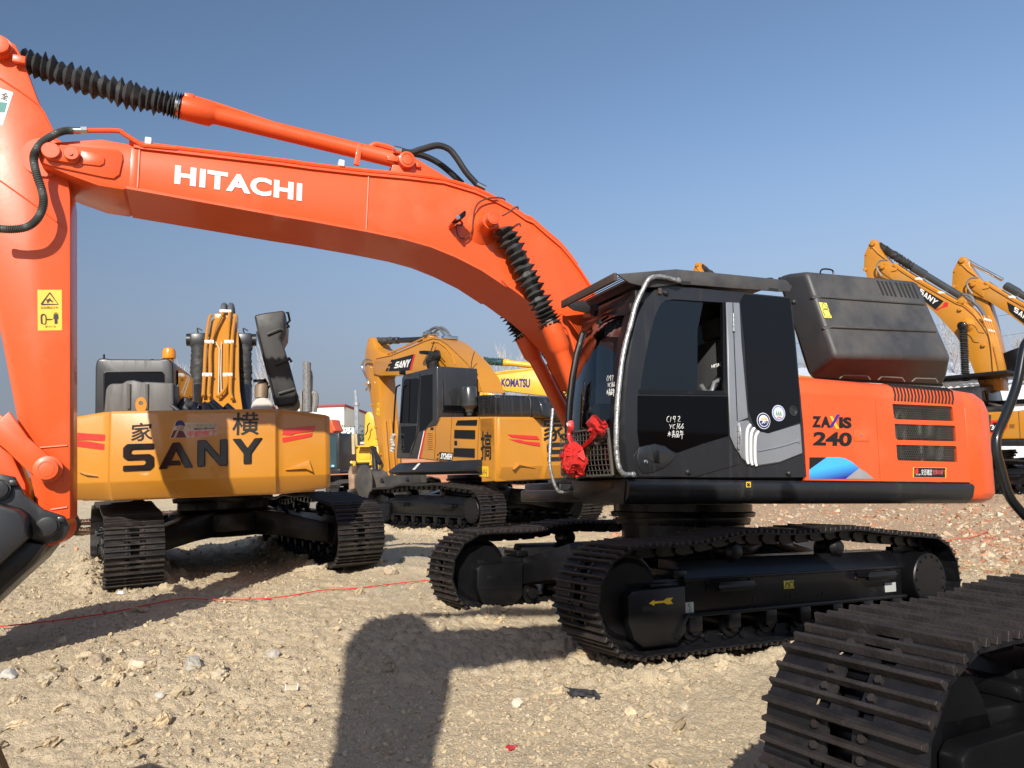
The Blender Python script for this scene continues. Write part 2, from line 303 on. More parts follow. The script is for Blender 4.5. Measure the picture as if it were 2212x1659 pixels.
def undercarriage(rt, fr, G=1.25, T=1.75, wd=.6, shoes=True, m_shoe=None, m_rib=None, m_frame=None, n=49, sides=(1, -1), hubm=None, steps=True, ring=1.03, zmax=None):
    m_shoe = m_shoe or steel; m_frame = m_frame or black; hubm = hubm or m_frame
    mats_, p = track_loop(T, n); sm = shoe_mesh(p, wd); sm.materials.append(m_shoe); sm.materials.append(m_rib or ribm); lm = link_mesh(p); res = {}
    for s in sides:
        y = s * G; ty = Matrix.Translation((0, y, 0))
        mb = MB()
        for M in mats_: mb.mesh(lm, ty @ M)
        if not shoes:
            for M in mats_: mb.mesh(sm, ty @ M)
        tm_ = mb.done('track', 30); tm_.materials.append(m_shoe if not shoes else m_frame); tm_.materials.append(m_rib or ribm); tr = part('track', tm_, None, rt, fr)
        if shoes:
            for M in mats_:
                o = bpy.data.objects.new('track_shoe', sm); COL.objects.link(o); o.parent = tr; o.matrix_local = ty @ M @ Matrix.Translation((0, 0, random.uniform(-.002, .002)))
        mb = MB()                                                       # side frame: beam, lip, idler guard, bolts
        mb.prism([V(-T + .32, y - .17, .27), V(-T + .32, y + .17, .27), V(-T + .32, y + .17 - .09 * (s < 0), .56 + .1 * (s < 0)), V(-T + .32, y + .17 - .09, .70) if s > 0 else V(-T + .32, y - .08, .70), V(-T + .32, y - .17, .70 if s > 0 else .56)], (2 * T - .85, 0, 0), .012)
        mb.box((-.1, y + s * .18, .285), (2 * T - .8, .05, .03), .005); mb.box((-.1, y + s * .175, .555), (2 * T - .8, .03, .022), .004)
        g = y + s * .14
        mb.prism([V(T - .48, g, .17), V(T - .38, g, .09), V(T - .06, g, .085), V(T + .03, g, .15), V(T + .08, g, .28), V(T + .08, g, .47), V(T + .04, g, .505), V(T - .48, g, .52)], (0, s * .09, 0), .014)
        gi = y - s * .14
        mb.prism([V(T - .46, gi, .17), V(T - .36, gi, .09), V(T - .06, gi, .085), V(T + .03, gi, .15), V(T + .08, gi, .28), V(T + .08, gi, .47), V(T + .04, gi, .505), V(T - .46, gi, .52)], (0, -s * .09, 0), .014)
        mb.box((T - .12, gi - s * .0915, .37), (.17, .012, .05), .004); mb.box((T - .2, gi - s * .088, .27), (.5, .012, .02), .004)
        mb.box((T - .3, y, .44), (.7, .26, .26), .02)
        mb.bar((T - .36, g + s * .095, .13), (T - .49, g + s * .095, .30), .02, .025); mb.bar((T - .49, g + s * .093, .30), (T - .49, g + s * .093, .56), .02, .025)
        mb.box((T - .5, y, .60), (.14, .3, .06), .012); mb.box((T - .26, y + s * .1, .53), (.2, .2, .03), .01)
        for xx in (-.35, 0.05, .5): mb.cyl((xx, y + s * .16, .36), (xx, y + s * .176, .36), .016, n=8)
        fp = part('track_frame', mb, m_frame, rt, fr)
        mb = MB(); mb.box((T - .12, y + s * .2315, .37), (.15, .004, .04), .0)
        part('guard_slot', mb, dark, fp)
        if steps:
            for xx in (-1.02, .78):
                mb = MB(); mb.tube([V(xx - .2, y + s * .17, .5), V(xx - .2, y + s * .27, .5), V(xx + .2, y + s * .27, .5), V(xx + .2, y + s * .17, .5)], .02, 6)
                mb.box((xx, y + s * .26, .5), (.38, .05, .075), .008)
                for a in (-.26, .26):
                    for b in (.475, .525): mb.cyl((xx + a * .9, y + s * .17, b), (xx + a * .9, y + s * .195, b), .014, n=8)
                part('step', mb, m_frame, fp)
        mb = MB(); mb.lathe((T, y - .13, .435), (0, 1, 0), [(0, .12), (0, .27), (.03, .31), (.08, .31), (.08, .34), (.18, .34), (.18, .31), (.23, .31), (.26, .27), (.26, .12)], 36)
        part('idler_wheel', mb, m_frame, rt, fr)
        mb = MB(); q = 21
        mb.prism([V(-T + (.335 if i % 2 else .375) * math.cos(math.pi * i / q), y - .04, .435 + (.335 if i % 2 else .375) * math.sin(math.pi * i / q)) for i in range(2 * q)], (0, .08, 0))
        sp = part('sprocket', mb, m_frame, rt, fr)
        mb = MB(); mb.lathe((-T, y - s * .12, .435), (0, s, 0), [(0, .2), (0, .29), (.1, .3), (.12, .25), (.36, .245), (.37, .235)], 36, bev=0)
        for i in range(14):
            a = 2 * math.pi * i / 14; mb.cyl((-T + .21 * math.cos(a), y + s * .25, .435 + .21 * math.sin(a)), (-T + .21 * math.cos(a), y + s * .262, .435 + .21 * math.sin(a)), .013, n=6)
        part('final_drive', mb, hubm, rt, fr)
        for i in range(7):
            xx = -T + .45 + i * (2 * T - 1.05) / 6
            mb = MB(); mb.lathe((xx, y - .2, .185), (0, 1, 0), [(0, .03), (0, .055), (.05, .06), (.05, .1), (.09, .1), (.09, .075), (.31, .075), (.31, .1), (.35, .1), (.35, .06), (.4, .055), (.4, .03)], 20)
            mb.box((xx, y + s * .19, .215), (.13, .04, .12), .01)
            part('track_roller', mb, m_frame, rt, fr)
        for xx in (T * .36, -T * .36):
            mb = MB(); mb.lathe((xx, y - .1, .755), (0, 1, 0), [(0, .03), (0, .065), (.04, .085), (.08, .065), (.16, .065), (.2, .085), (.24, .06), (.25, .03)], 18); mb.box((xx, y - s * .08, .69), (.1, .08, .12), .01)
            part('carrier_roller', mb, m_frame if hubm is m_frame else hubm, rt, fr)
        res[s] = (tr, fp)
    mb = MB()
    mb.loft([[V(r * math.cos(a), r * .86 * math.sin(a), z) for a in [math.pi * (i + .5) / 8 for i in range(16)]] for r, z in ((.70, .42), (.86, .50), (.86, .74), (.74, .79))], .012)
    for sx in (1, -1):
        for sy in sides:
            y1 = sy * (G - .15)
            mb.loft([[V(sx * .25, sy * .35, .44), V(sx * .72, sy * .2, .44), V(sx * .72, sy * .2, .775), V(sx * .25, sy * .35, .775)],
                     [V(sx * .60, sy * .62, .42), V(sx * 1.02, sy * .52, .42), V(sx * 1.02, sy * .52, .74), V(sx * .60, sy * .62, .74)],
                     [V(sx * .78, y1, .28), V(sx * 1.26, y1, .28), V(sx * 1.26, y1, .56), V(sx * .78, y1, .56)]], .012)
    part('car_body', mb, m_frame, rt, fr)
    mb = MB(); mb.lathe((0, 0, .76), (0, 0, 1), [(0, .66), (.02, .62), (ring - .90, .62), (ring - .90, .67), (ring - .86, .685), (ring - .84, .685), (ring - .84, .65), (ring - .825, .65), (ring - .825, .72), (ring - .78, .735), (ring - .77, .70), (ring - .70, .70)], 64)
    for i in range(36):
        a = 2 * math.pi * i / 36; mb.cyl((.665 * math.cos(a), .665 * math.sin(a), ring - .14), (.665 * math.cos(a), .665 * math.sin(a), ring - .1), .014, n=6)
    part('slewing_ring', mb, m_frame, rt, fr)
    return res
# ------------------------------------------------------------------ orange excavator
FU = Frame((1.673, 8.196, 0.0), .507, .051, .017); FO = FU.turned(-.124)
OX = root('orange_excavator', FU, 'big orange excavator with black cab and its raised black hood, facing left', 'excavator')
ou = undercarriage(OX, FU, G=1.27, T=1.76, hubm=black, ring=1.075)
YS, YF = 1.383, .363                       # cab / panel side planes of the upper body
def O(tag, pts, y=YS): return FO.y(tag, pts, y)
def op(name, mb, m, parent=OX, **k): return part(name, mb, m, parent, FO, **k)
def zx(P, y): return [V(p.x, y, p.z) for p in P]
# --- decks, skirt band, belly
sk = O('d', [(1363.4, 1034), (2100, 1043), (1377.3, 1088), (2098, 1087)]); XF, XR = sk[0].x, sk[1].x; ZS, ZB = (sk[0].z + sk[1].z) / 2, (sk[2].z + sk[3].z) / 2
def band(x): return [V(x, y, z) for y, z in ((YS - .01, ZS), (YS + .018, ZS - .03), (YS + .024, ZB + .16), (YS + .0, ZB + .06), (YS - .07, ZB - .004), (YS - .42, ZB), (YS - .42, ZS))]
mb = MB(); mb.loft([band(XF + .03), band(XF), band(XR)], 0)
op('side_skirt', mb, dkgrey, angle=50)
mb = MB(); mb.prism([V(XF + .012, YS - .02, ZS), V(XF + .012, YF, ZS), V(XF + .012, YF + .05, ZB + .06), V(XF + .012, YF + .3, ZB), V(XF + .012, YS - .06, ZB)], (.03, 0, 0), .006)
op('front_apron', mb, black)
mb = MB(); mb.box((-.45, 0, ZB + .06), (3.7, 2.0, .12), .02); mb.box((-.5, -.9, (ZS + ZB) / 2), (3.4, .95, ZS - ZB), .03); mb.box((.25, -.02, ZB + .2), (1.7, .68, .3), .02)
op('deck_frame', mb, black)
mb = MB()
q = FO.x('Z6', [(15, 680), (265, 672), (270, 708), (10, 700)], XF + .0)
mb.box((XF - .13, (q[0].y + q[1].y) / 2, (q[0].z + q[2].z) / 2), (.26, abs(q[0].y - q[1].y), .04), .006); mb.box((XF - .3, (q[0].y + q[1].y) / 2 + .1, ZB + .12), (.2, .34, .26), .03)
op('front_step', mb, dkgrey)
# --- cab shell
cabO = O('Z4', [(668, 1768), (640, 1650), (622, 1340), (632, 1100), (655, 860), (690, 650), (735, 480), (790, 360), (865, 280), (960, 247), (1100, 262), (1500, 300), (1925, 342), (1948, 400), (1972, 640), (2012, 1100), (2037, 1350), (2062, 1768)])
win = O('Z4', [(745, 1085), (770, 900), (810, 700), (860, 500), (900, 405), (945, 368), (1010, 358), (1412, 385), (1425, 1097)])
mb = MB(); mb.plate(cabO, [win], (0, -.06, 0)); cabn = op('cab', mb, dkgrey, angle=30)
farO = zx(cabO, YF); c0 = sum(farO, V(0, 0, 0)) / len(farO)
fwin = [V(p.x, YF, p.z) for p in O('Z4', [(700, 1500), (730, 900), (790, 600), (860, 430), (960, 350), (1850, 400), (1930, 1100)])]
mb = MB(); mb.plate(farO, [fwin], (0, .05, 0)); op('far_cab_side', mb, dkgrey, cabn)
mb = MB(); rp = cabO[8:13]; mb.prism([V(p.x, YS - .05, p.z - .004) for p in rp] + [V(p.x, YS - .05, p.z - .07) for p in rp[::-1]], (0, -(YS - YF) + .1, 0)); op('cab_roof', mb, dkgrey, cabn)
mb = MB(); mb.prism([V(cabO[12].x, YS - .055, cabO[12].z - .02), V(cabO[17].x, YS - .055, cabO[17].z), V(cabO[17].x + .05, YS - .055, cabO[17].z), V(cabO[12].x + .05, YS - .055, cabO[12].z - .02)], (0, -(YS - YF) + .11, 0)); op('rear_wall', mb, dkgrey, cabn)
mb = MB(); mb.box(((XF - .98), (YS + YF) / 2, ZS + .06), (1.7, YS - YF - .12, .1)); op('cab_floor', mb, dark, cabn)
# rounded front posts and curved windscreen
prof = cabO[0:11]
def post(y0, sgn):
    A = [V(p.x, y0, p.z) for p in prof]; rings = []
    for dy, dx in ((0, 0), (-.03, .035), (-.08, .06), (-.13, .068), (-.13, .03), (-.03, -.03)): rings.append([V(p.x + dx * min(1, (9.5 - i) / 3), y0 + dy * sgn, p.z + max(0, dx) * (i - 6) * .12 * (i > 6)) for i, p in enumerate(A)])
    return MB().loft(rings, 0, cap=False, closed=False)
op('front_post', post(YS - .002, 1), black, cabn, angle=60); op('front_post', post(YF + .002, -1), black, cabn, angle=60)
ga = [V(p.x + .062 * min(1, (9.5 - i) / 3), 0, p.z + .062 * (i - 6) * .12 * (i > 6)) for i, p in enumerate(prof[:10])]
rings = [[V(p.x + .05 * math.sin(math.pi * k / 8) - .004, YS - .12 + (YF + .12 - YS + .12) * k / 8, p.z) for p in ga[:10]] for k in range(9)]
op('windscreen', MB().loft(rings, 0, cap=False, closed=False), glass_f, cabn, angle=80)
op('far_glass', MB().prism([p + V(0, .02, 0) for p in fwin], (0, .006, 0)), glass_c, cabn)
for y_, nm in ((YF + .05, 'pillar_frame'), (YS - .125, 'glass_trim')): op(nm, MB().tube([V(p.x - .012, y_, p.z) for p in ga], .03 if y_ < 1 else .012, 8), black, cabn)
hp = prof[7]; mb = MB(); mb.box((hp.x + .02, (YS + YF) / 2, hp.z + .02), (.16, YS - YF - .02, .14), .03); mb.box((hp.x + .10, (YS + YF) / 2, hp.z - .07), (.06, YS - YF - .1, .10), .02); op('front_header', mb, black, cabn)
# door window panes, seat, levers
g1 = O('Z4', [(745, 1085), (770, 900), (810, 700), (860, 500), (900, 405), (945, 368), (1010, 358), (1245, 378), (1200, 600), (1090, 1085)], YS - .025)
op('door_glass', MB().prism(g1, (0, -.006, 0)), glass_c, cabn)
g2 = O('Z4', [(1000, 370), (1200, 372), (1198, 1090), (960, 1088)], YS - .045); op('sliding_glass', MB().prism(g2, (0, -.006, 0)), glass_c, cabn)
mb = MB(); b = O('Z4', [(735, 1090), (1428, 1100)], YS + .002); mb.bar(b[0], b[1], .012, .035); b = O('Z4', [(1404, 385), (1412, 1095)], YS - .01); mb.bar(b[0], b[1], .02, .03, up=(1, 0, 0)); op('window_rail', mb, black, cabn)
sx = O('Z4', [(1320, 900)], (YS + YF) / 2 + .05)[0]
mb = MB(); mb.box((sx.x - .02, (YS + YF) / 2, sx.z - .12), (.14, .46, .78), .05, Matrix.Rotation(R_(-9), 3, 'Y')); mb.box((sx.x - .06, (YS + YF) / 2, sx.z + .38), (.1, .28, .2), .04); mb.box((sx.x + .24, (YS + YF) / 2, sx.z - .5), (.55, .5, .16), .05)
seat = op('operator_seat', mb, seatm, cabn)
q = O('Z4', [(1310, 905), (1420, 880), (1420, 850), (1308, 880)], (YS + YF) / 2 + .30); op('seat_lettering', quad_text('HITACHI', q, bold=.02), white, seat)
mb = MB(); q = O('Z4', [(1225, 1035), (1260, 1095), (1310, 1095), (1330, 1020), (1400, 985)], YS - .22); mb.tube(q[:3], .022, 8); mb.tube(q[2:], .02, 8); op('wrapped_lever', mb, silver, cabn)
mb = MB(); mb.box((XF - .22, YF + .2, ZS + .45), (.3, .3, .5), .05); mb.cyl((XF - .3, .9, ZS + .1), (XF - .25, .9, ZS + .75), .03); op('control_console', mb, mat('console_plastic', (.16, .2, .19), .5), cabn)
# side trims
def trim(name, tag, pts, m, t=.006, y=YS, par=None, bev=.003): return op(name, MB().prism(FO.y(tag, pts, y + t), (0, -t + .001, 0), bev, 1), m, par or cabn)
trim('door_panel', 'Z6', [(727, 15), (1440, 22), (1447, 335), (1230, 400), (1040, 468), (1005, 455), (940, 410), (860, 395), (740, 420), (725, 300)], door_gloss)
trim('rear_side_panel', 'Z4', [(1540, 372), (1572, 318), (1932, 350), (1965, 640), (2005, 1100), (2020, 1330), (1760, 1418), (1690, 1400), (1640, 1330), (1605, 1240), (1575, 700)], gloss, .005)
trim('door_skin', 'Z6', [(735, 655), (690, 500), (728, 440), (760, 425), (860, 400), (940, 415), (1000, 462), (1035, 482), (1455, 345), (1480, 420), (1530, 500), (1532, 560), (1200, 655), (1180, 662)], dkgrey, .008, bev=.004)
trim('door_seam', 'Z6', [(722, 418), (730, 418), (712, 540), (745, 660), (728, 660), (700, 540)], ink, .004, bev=0)
pil = trim('silver_pillar', 'Z4', [(1428, 380), (1536, 385), (1552, 700), (1578, 1000), (1604, 1300), (1528, 1330), (1525, 1420), (1535, 1580), (1500, 1530), (1462, 1440), (1447, 1100)], silver, .018, bev=.008)
mb = MB(); q = O('Z4', [(1480, 385), (1490, 700), (1515, 1320)], YS + .020); mb.tube(q, .004, 6); op('pillar_groove', mb, dark, pil)
for a, b in (((1482, 470), (1486, 615)), ((1520, 1360), (1523, 1545))):
    q = O('Z4', [a, b], YS + .026); mb = MB()
    for k in range(4): mb.cyl(q[0].lerp(q[1], k / 4 + .01), q[0].lerp(q[1], (k + 1) / 4 - .01), .013, n=10)
    op('door_hinge', mb, chrome, cabn)
swp = trim('silver_sweep', 'Z6', [(1525, 225), (1605, 205), (1640, 260), (1700, 300), (1765, 315), (1850, 290), (2018, 238), (2036, 475), (1850, 548), (1690, 572), (1600, 545), (1555, 510), (1535, 470), (1545, 360)], silver, .022, bev=.01)
for k, (xa, ya, yb) in enumerate(((1590, 245, 555), (1622, 272, 565), (1655, 298, 572))):
    q = O('Z6', [(xa + 28, ya), (xa + 6, ya + 40), (xa, ya + 110), (xa + 2, yb - 40), (xa + 12, yb)], YS + .024)
    op('sweep_rib', MB().tube(spline(q, 4), .012, 8), white, swp)
mb = MB(); q = O('Z6', [(1680, 455), (1850, 420), (2000, 375)], YS + .024); mb.tube(spline(q, 5), .008, 6); mb.lathe(O('Z6', [(2000, 375)], YS + .02)[0], (0, 1, 0), [(0, .024), (.008, .022), (.012, .01)], 20); op('sweep_crease', mb, silver, swp)
# door handle pod
q = O('Z6', [(735, 425), (800, 408), (880, 405), (950, 425), (1000, 460), (1022, 490), (1000, 535), (940, 585), (860, 620), (775, 636), (740, 590), (718, 520)], YS + .02)
hd = op('handle_pod', MB().prism(q, (0, -.014, 0), .008), dkgrey, cabn)
q = O('Z6', [(790, 500), (830, 465), (890, 445), (950, 460), (990, 500), (960, 540), (905, 550), (840, 535)], YS + .0225); op('handle_recess', MB().prism(q, (0, -.004, 0)), dark, hd)
q = O('Z6', [(855, 452), (898, 450), (903, 546), (860, 543)], YS + .034); op('door_handle', MB().prism(q, (0, -.02, 0), .006), black, hd)
mb = MB(); mb.lathe(O('Z6', [(787, 541)], YS + .018)[0], (0, 1, 0), [(0, .02), (.01, .018), (.014, .008)], 16); op('door_lock', mb, chrome, hd)
for tg, c in (('Z6', (1120, 622)), ('Z6', (1918, 632)), ('Z4', (945, 310)), ('Z4', (1960, 383))):
    mb = MB(); mb.lathe(O(tg, [c], YS)[0], (0, 1, 0), [(0, .026), (.02, .024), (.032, .012)], 16); op('rubber_stop', mb, dkgrey, cabn)
mb = MB(); mb.lathe(O('Z4', [(1955, 1243)], YS + .006)[0], (0, 1, 0), [(0, .05), (.008, .047), (.006, .034), (.002, .03)], 24); op('fuel_cap', mb, dkgrey, cabn)
# stickers
def disc(c, r, m, t, par, name='round_sticker'): mb = MB(); mb.lathe(c, (0, 1, 0), [(0, r), (t, r)], 32); return op(name, mb, m, par)
for c, ring, mid in (((1722, 1322), navy, white), ((1841, 1260), mat('blue_ink', (.05, .14, .45), .4), white)):
    p = O('Z4', [c], YS + .006)[0]; st = disc(p, .072, white, .0015, cabn); disc(p, .067, ring, .0024, st, 'sticker_ring'); disc(p, .052, mid, .0033, st, 'sticker_field')
    if ring is navy:
        op('sticker_emblem', MB().prism([p + V(-.046 * math.cos(a), .0045, -.046 * math.sin(a)) for a in [math.pi * i / 12 for i in range(13)]], (0, -.0008, 0)), navy, st)
        op('sticker_lettering', quad_text('品质保证', [p + V(.038, .005, .006), p + V(-.038, .005, .006), p + V(-.034, .005, .032), p + V(.034, .005, .032)], thick=.001), stickery, st)
        op('sticker_emblem', strokes([[(0, .1), (.3, .8), (.5, .2), (.75, .8), (1, .3)], [(.2, .5), (.5, .9), (.9, .6)]], [p + V(.026, .0052, -.03), p + V(-.026, .0052, -.03), p + V(-.026, .0052, .0), p + V(.026, .0052, .0)], .006, .0008), white, st)
    else:
        for dx in (-.022, 0, .022):
            mb = MB()
            for dz, hw in ((-.022, .012), (-.008, .010), (.006, .007)): mb.prism([p + V(-dx - hw, .0045, dz), p + V(-dx + hw, .0045, dz), p + V(-dx, .0045, dz + .02)], (0, -.0008 - dz * .01, 0))
            op('sticker_tree', mb, green, st)
        mb = MB()
        for i in range(24): a = 2 * math.pi * i / 24; mb.box(p + V(.059 * math.cos(a), .0028, .059 * math.sin(a)), (.006, .001, .006))
        op('sticker_dots', mb, white, st); op('sticker_lettering', quad_text('优质机', [p + V(.024, .005, -.046), p + V(-.024, .005, -.046), p + V(-.024, .005, -.028), p + V(.024, .005, -.028)], thick=.001), redm, st)
# chalk writing on door and windscreen
CH = [[[(.1, 1.0), (.02, .98), (-.04, .90), (-.05, .82), (.0, .75), (.1, .75)], [(.22, .98), (.17, .74)], [(.47, 1.0), (.38, .98), (.36, .9), (.44, .87), (.5, .95), (.49, 1.0), (.45, .72)], [(.66, .98), (.76, 1.0), (.78, .92), (.66, .78), (.84, .76)]],
      [[(.12, .62), (.2, .53), (.3, .63)], [(.2, .53), (.17, .42)], [(.48, .62), (.36, .58), (.34, .46), (.48, .44)], [(.66, .68), (.58, .38)], [(.8, .66), (.7, .52), (.76, .43), (.84, .5), (.74, .53)], [(1.0, .66), (.9, .52), (.95, .43), (1.03, .5), (.93, .54)]],
      [[(.1, .3), (.12, .05)], [(.02, .2), (.22, .24)], [(.1, .2), (.0, .08)], [(.12, .2), (.24, .1)], [(.3, .3), (.46, .3)], [(.38, .36), (.38, .18)], [(.3, .24), (.46, .24)], [(.28, .18), (.48, .18)], [(.32, .14), (.3, .0)], [(.32, .14), (.46, .14), (.45, .0)], [(.33, .08), (.44, .08)],
       [(.56, .3), (.68, .3), (.67, .2), (.56, .2), (.56, .3)], [(.52, .14), (.6, .14), (.6, .04), (.52, .04), (.52, .14)], [(.64, .14), (.72, .14), (.72, .04), (.64, .04), (.64, .14)], [(.84, .34), (.82, .22), (1.02, .24)], [(.8, .3), (1.0, .3)], [(.78, .14), (1.04, .16)], [(.92, .3), (.92, -.06)]]]
q = O('Z6', [(962, 350), (1085, 350), (1085, 180), (962, 180)], YS + .007)
for row in CH: op('chalk_writing', strokes(row, q, .0045, .001, .001), white, cabn)
qw = FO.x('Z4', [(478, 1122), (542, 1118), (545, 960), (488, 965)], prof[3].x + .125)
for row in CH: op('chalk_writing', strokes(row, qw, .006, .001, .001), white, cabn)
# roof guard with louvred visor, wrapped handrail, lower mesh
gd = O('Z4', [(565, 158), (1030, 120), (1450, 160), (1900, 206), (1948, 258), (1930, 300), (1500, 272), (1060, 235), (870, 262), (800, 262), (660, 228)], YS + .03)
mb = MB(); mb.prism(gd, (0, -.02, 0), .003); mb.prism(zx(gd, YF - .02), (0, .02, 0), .003)
tp = [gd[0].lerp(gd[1], .42)] + gd[1:4]; mb.prism([p + V(0, -.025, .002) for p in tp] + [p + V(0, -.025, -.016) for p in tp[::-1]], (0, -(YS - YF) - .0, 0), .003)
guard = op('roof_guard', mb, hoodm)
for c in ((1085, 142), (1772, 195)): mb = MB(); mb.lathe(O('Z4', [c], YS - .15)[0] + V(0, 0, .0), (0, .1, 1), [(0, .03), (.004, .03)], 16); op('guard_hole', mb, dark, guard)
for a, b in (((1060, 226), (1145, 232)), ((1765, 280), (1838, 288))): q = O('Z4', [a, b], YS + .032); mb = MB(); mb.bar(q[0], q[1], .003, .03); op('guard_slot', mb, dark, guard)
fe = gd[0]; bk = gd[10]; W = YS - YF + .04
mb = MB(); mb.box((fe.x + .005, (YS + YF) / 2, fe.z - .02), (.03, W - .02, .07), .004); mb.box((fe.x - .42, (YS + YF) / 2, fe.z - .1), (.03, W, .05)); mb.box((fe.x - .32, (YS + YF) / 2, fe.z - .15), (.25, W * .9, .06))
op('visor_edge', mb, mat('rust_edge', (.045, .032, .027), .7, var=.3, dirt=(.09, .06, .045), dmin=.45), guard)
mb = MB()
for k in range(9): mb.box((fe.x - .03 - k * .03, (YS + YF) / 2, fe.z - .02 - .001 * k), (.013, W, .003))
op('visor_louvre', mb, dkgrey, guard)
mb = MB(); mb.cyl((fe.x - .14, YF + .4, fe.z - .16), (fe.x - .10, YF + .4, fe.z - .16), .05); op('work_light', mb, black, guard)
mb = MB(); pa = O('Z4', [(1040, 212), (1000, 200), (940, 185), (870, 180), (810, 205), (765, 285), (712, 400), (672, 550), (632, 700), (602, 850), (573, 1100), (560, 1300), (556, 1480)], YS + .07); pa += O('Z6', [(558, 450), (566, 530), (585, 600), (620, 640), (670, 640)], YS + .06)
rr = random.Random(3); mb.tube(spline(pa, 5), lambda f: .021 + rr.uniform(-.0022, .0022), 10)
for q in (O('Z4', [(1038, 214)], YS + .04)[0], O('Z6', [(678, 640)], YS + .04)[0]): mb.lathe(q, (0, 1, 0), [(0, .022), (.03, .022), (.036, .01)], 12)
op('wrapped_handrail', mb, mat('foil_wrap', (.36, .36, .35), .38, metal=.7, var=.35, vscale=30, bump=.6, bscale=90))
pf = [V(p.x + .11, 0, p.z) for p in prof]
def fz(z):
    for a, b in zip(prof[:-1], prof[1:]):
        if a.z <= z <= b.z: return a.x + (b.x - a.x) * (z - a.z) / (b.z - a.z) + .115
    return prof[0].x + .115
mb = MB(); z0, z1 = ZS + .03, O('Z6', [(560, 265)])[0].z
for k in range(19): y = YF + .02 + (YS - YF - .1) * k / 18; mb.tube([V(fz(z0 + (z1 - z0) * i / 6) + .05 * math.sin(math.pi * k / 18), y, z0 + (z1 - z0) * i / 6) for i in range(7)], .0035, 5)
for i in range(10): z = z0 + (z1 - z0) * i / 9; mb.tube([V(fz(z) + .004 + .05 * math.sin(math.pi * k / 12), YF + .02 + (YS - YF - .1) * k / 12, z) for k in range(13)], .0035 if i not in (0, 9) else .012, 5)
mb.tube([V(fz(z0), YS - .08, z0), V(fz(z1), YS - .08, z1)], .016, 6)
op('screen_guard_mesh', mb, mat('mesh_wire', (.10, .09, .075), .6, metal=.4))
mb = MB(); pa = FO.y('B3', [(470, 850), (458, 1000), (448, 1150), (445, 1300), (465, 1400), (490, 1480), (530, 1530), (600, 1520), (650, 1470)], YF - .28); mb.tube(spline(pa, 5), .017, 8); op('front_handrail', mb, MATS['foil_wrap'])
mb = MB(); q = FO.x('B3', [(525, 1250), (560, 1180), (640, 1190), (690, 1400), (525, 1405)], XF + .02); mb.prism(q, (-.3, 0, 0), .03); op('front_box', mb, dkgrey)
# --- engine panels, grilles, lettering
hx0, hx1 = O('Z5', [(505, 1300)])[0].x, O('Z5', [(1760, 1300)])[0].x
ht = FO.y('Z5', [(1130, 1012)], 1.12)[0].z; hs = FO.y('Z5', [(1200, 1125)], YS)[0].z; hl = FO.y('Z5', [(600, 962)], 1.15)[0].z
def shoulder(x, zt): return [V(x, y, z) for y, z in ((YS, hs - .01), (YS - .006, hs + (zt - hs) * .3), (YS - .05, hs + (zt - hs) * .72), (YS - .13, hs + (zt - hs) * .95), (YS - .26, zt), (.0, zt), (.0, hs - .01))]
xm0, xm1 = O('Z5', [(1010, 1000)])[0].x, O('Z5', [(1075, 1010)])[0].x
mb = MB(); mb.loft([shoulder(hx0, hl), shoulder(xm0, hl - .01), shoulder(xm1, ht), shoulder(hx1, ht - .005)], .006); hood = op('engine_hood', mb, orange, angle=40)
G3 = [[(1198, 1152), (1650, 1172), (1660, 1186), (1670, 1284), (1225, 1270), (1210, 1256)], [(1215, 1305), (1672, 1320), (1682, 1334), (1688, 1440), (1238, 1428), (1222, 1412)], [(1228, 1466), (1680, 1476), (1692, 1490), (1698, 1598), (1245, 1586), (1235, 1572)]]
GL = [O('Z5', g) for g in G3]; low = O('Z5', [(545, 1300)])[0]
zb = ZS + .004
mb = MB(); mb.plate([V(hx0, YS, zb), V(xm1 + .03, YS, zb), V(xm1 + .03, YS, hs - .006), V(hx0, YS, hs - .006)], [], (0, -.03, 0)); dl = op('side_door', mb, orange)
mb = MB(); mb.plate([V(xm1 + .024, YS, zb), V(hx1, YS, zb), V(hx1, YS, hs - .006), V(xm1 + .024, YS, hs - .006)], GL, (0, -.03, 0)); dr = op('side_door', mb, orange)
mb = MB(); mb.box(((hx0 + hx1) / 2, YS - .42, (zb + hs) / 2), (abs(hx1 - hx0) - .02, .02, hs - zb)); 
op('engine_bay_wall', mb, dark, hood)
mb = MB()
for k in range(9): x = xm1 - .15 - .2 * k; mb.cyl((x, YS - .2 - .08 * (k % 3), zb + .1), (x - .05 * (k % 2), YS - .25, hs - .05), .03 + .02 * (k % 3), n=12)
mb.tube(spline([V(xm1 - .3, YS - .1, zb + .35), V(xm1 - .3, YS - .09, hs - .2), V(xm1 - .35, YS - .09, hs - .1), V(xm1 - .42, YS - .1, hs - .16), V(xm1 - .42, YS - .1, zb + .3)], 6), .024, 10)
op('engine_pipe', mb, mat('engine_metal', (.06, .056, .05), .5, metal=.4, var=.4), hood)
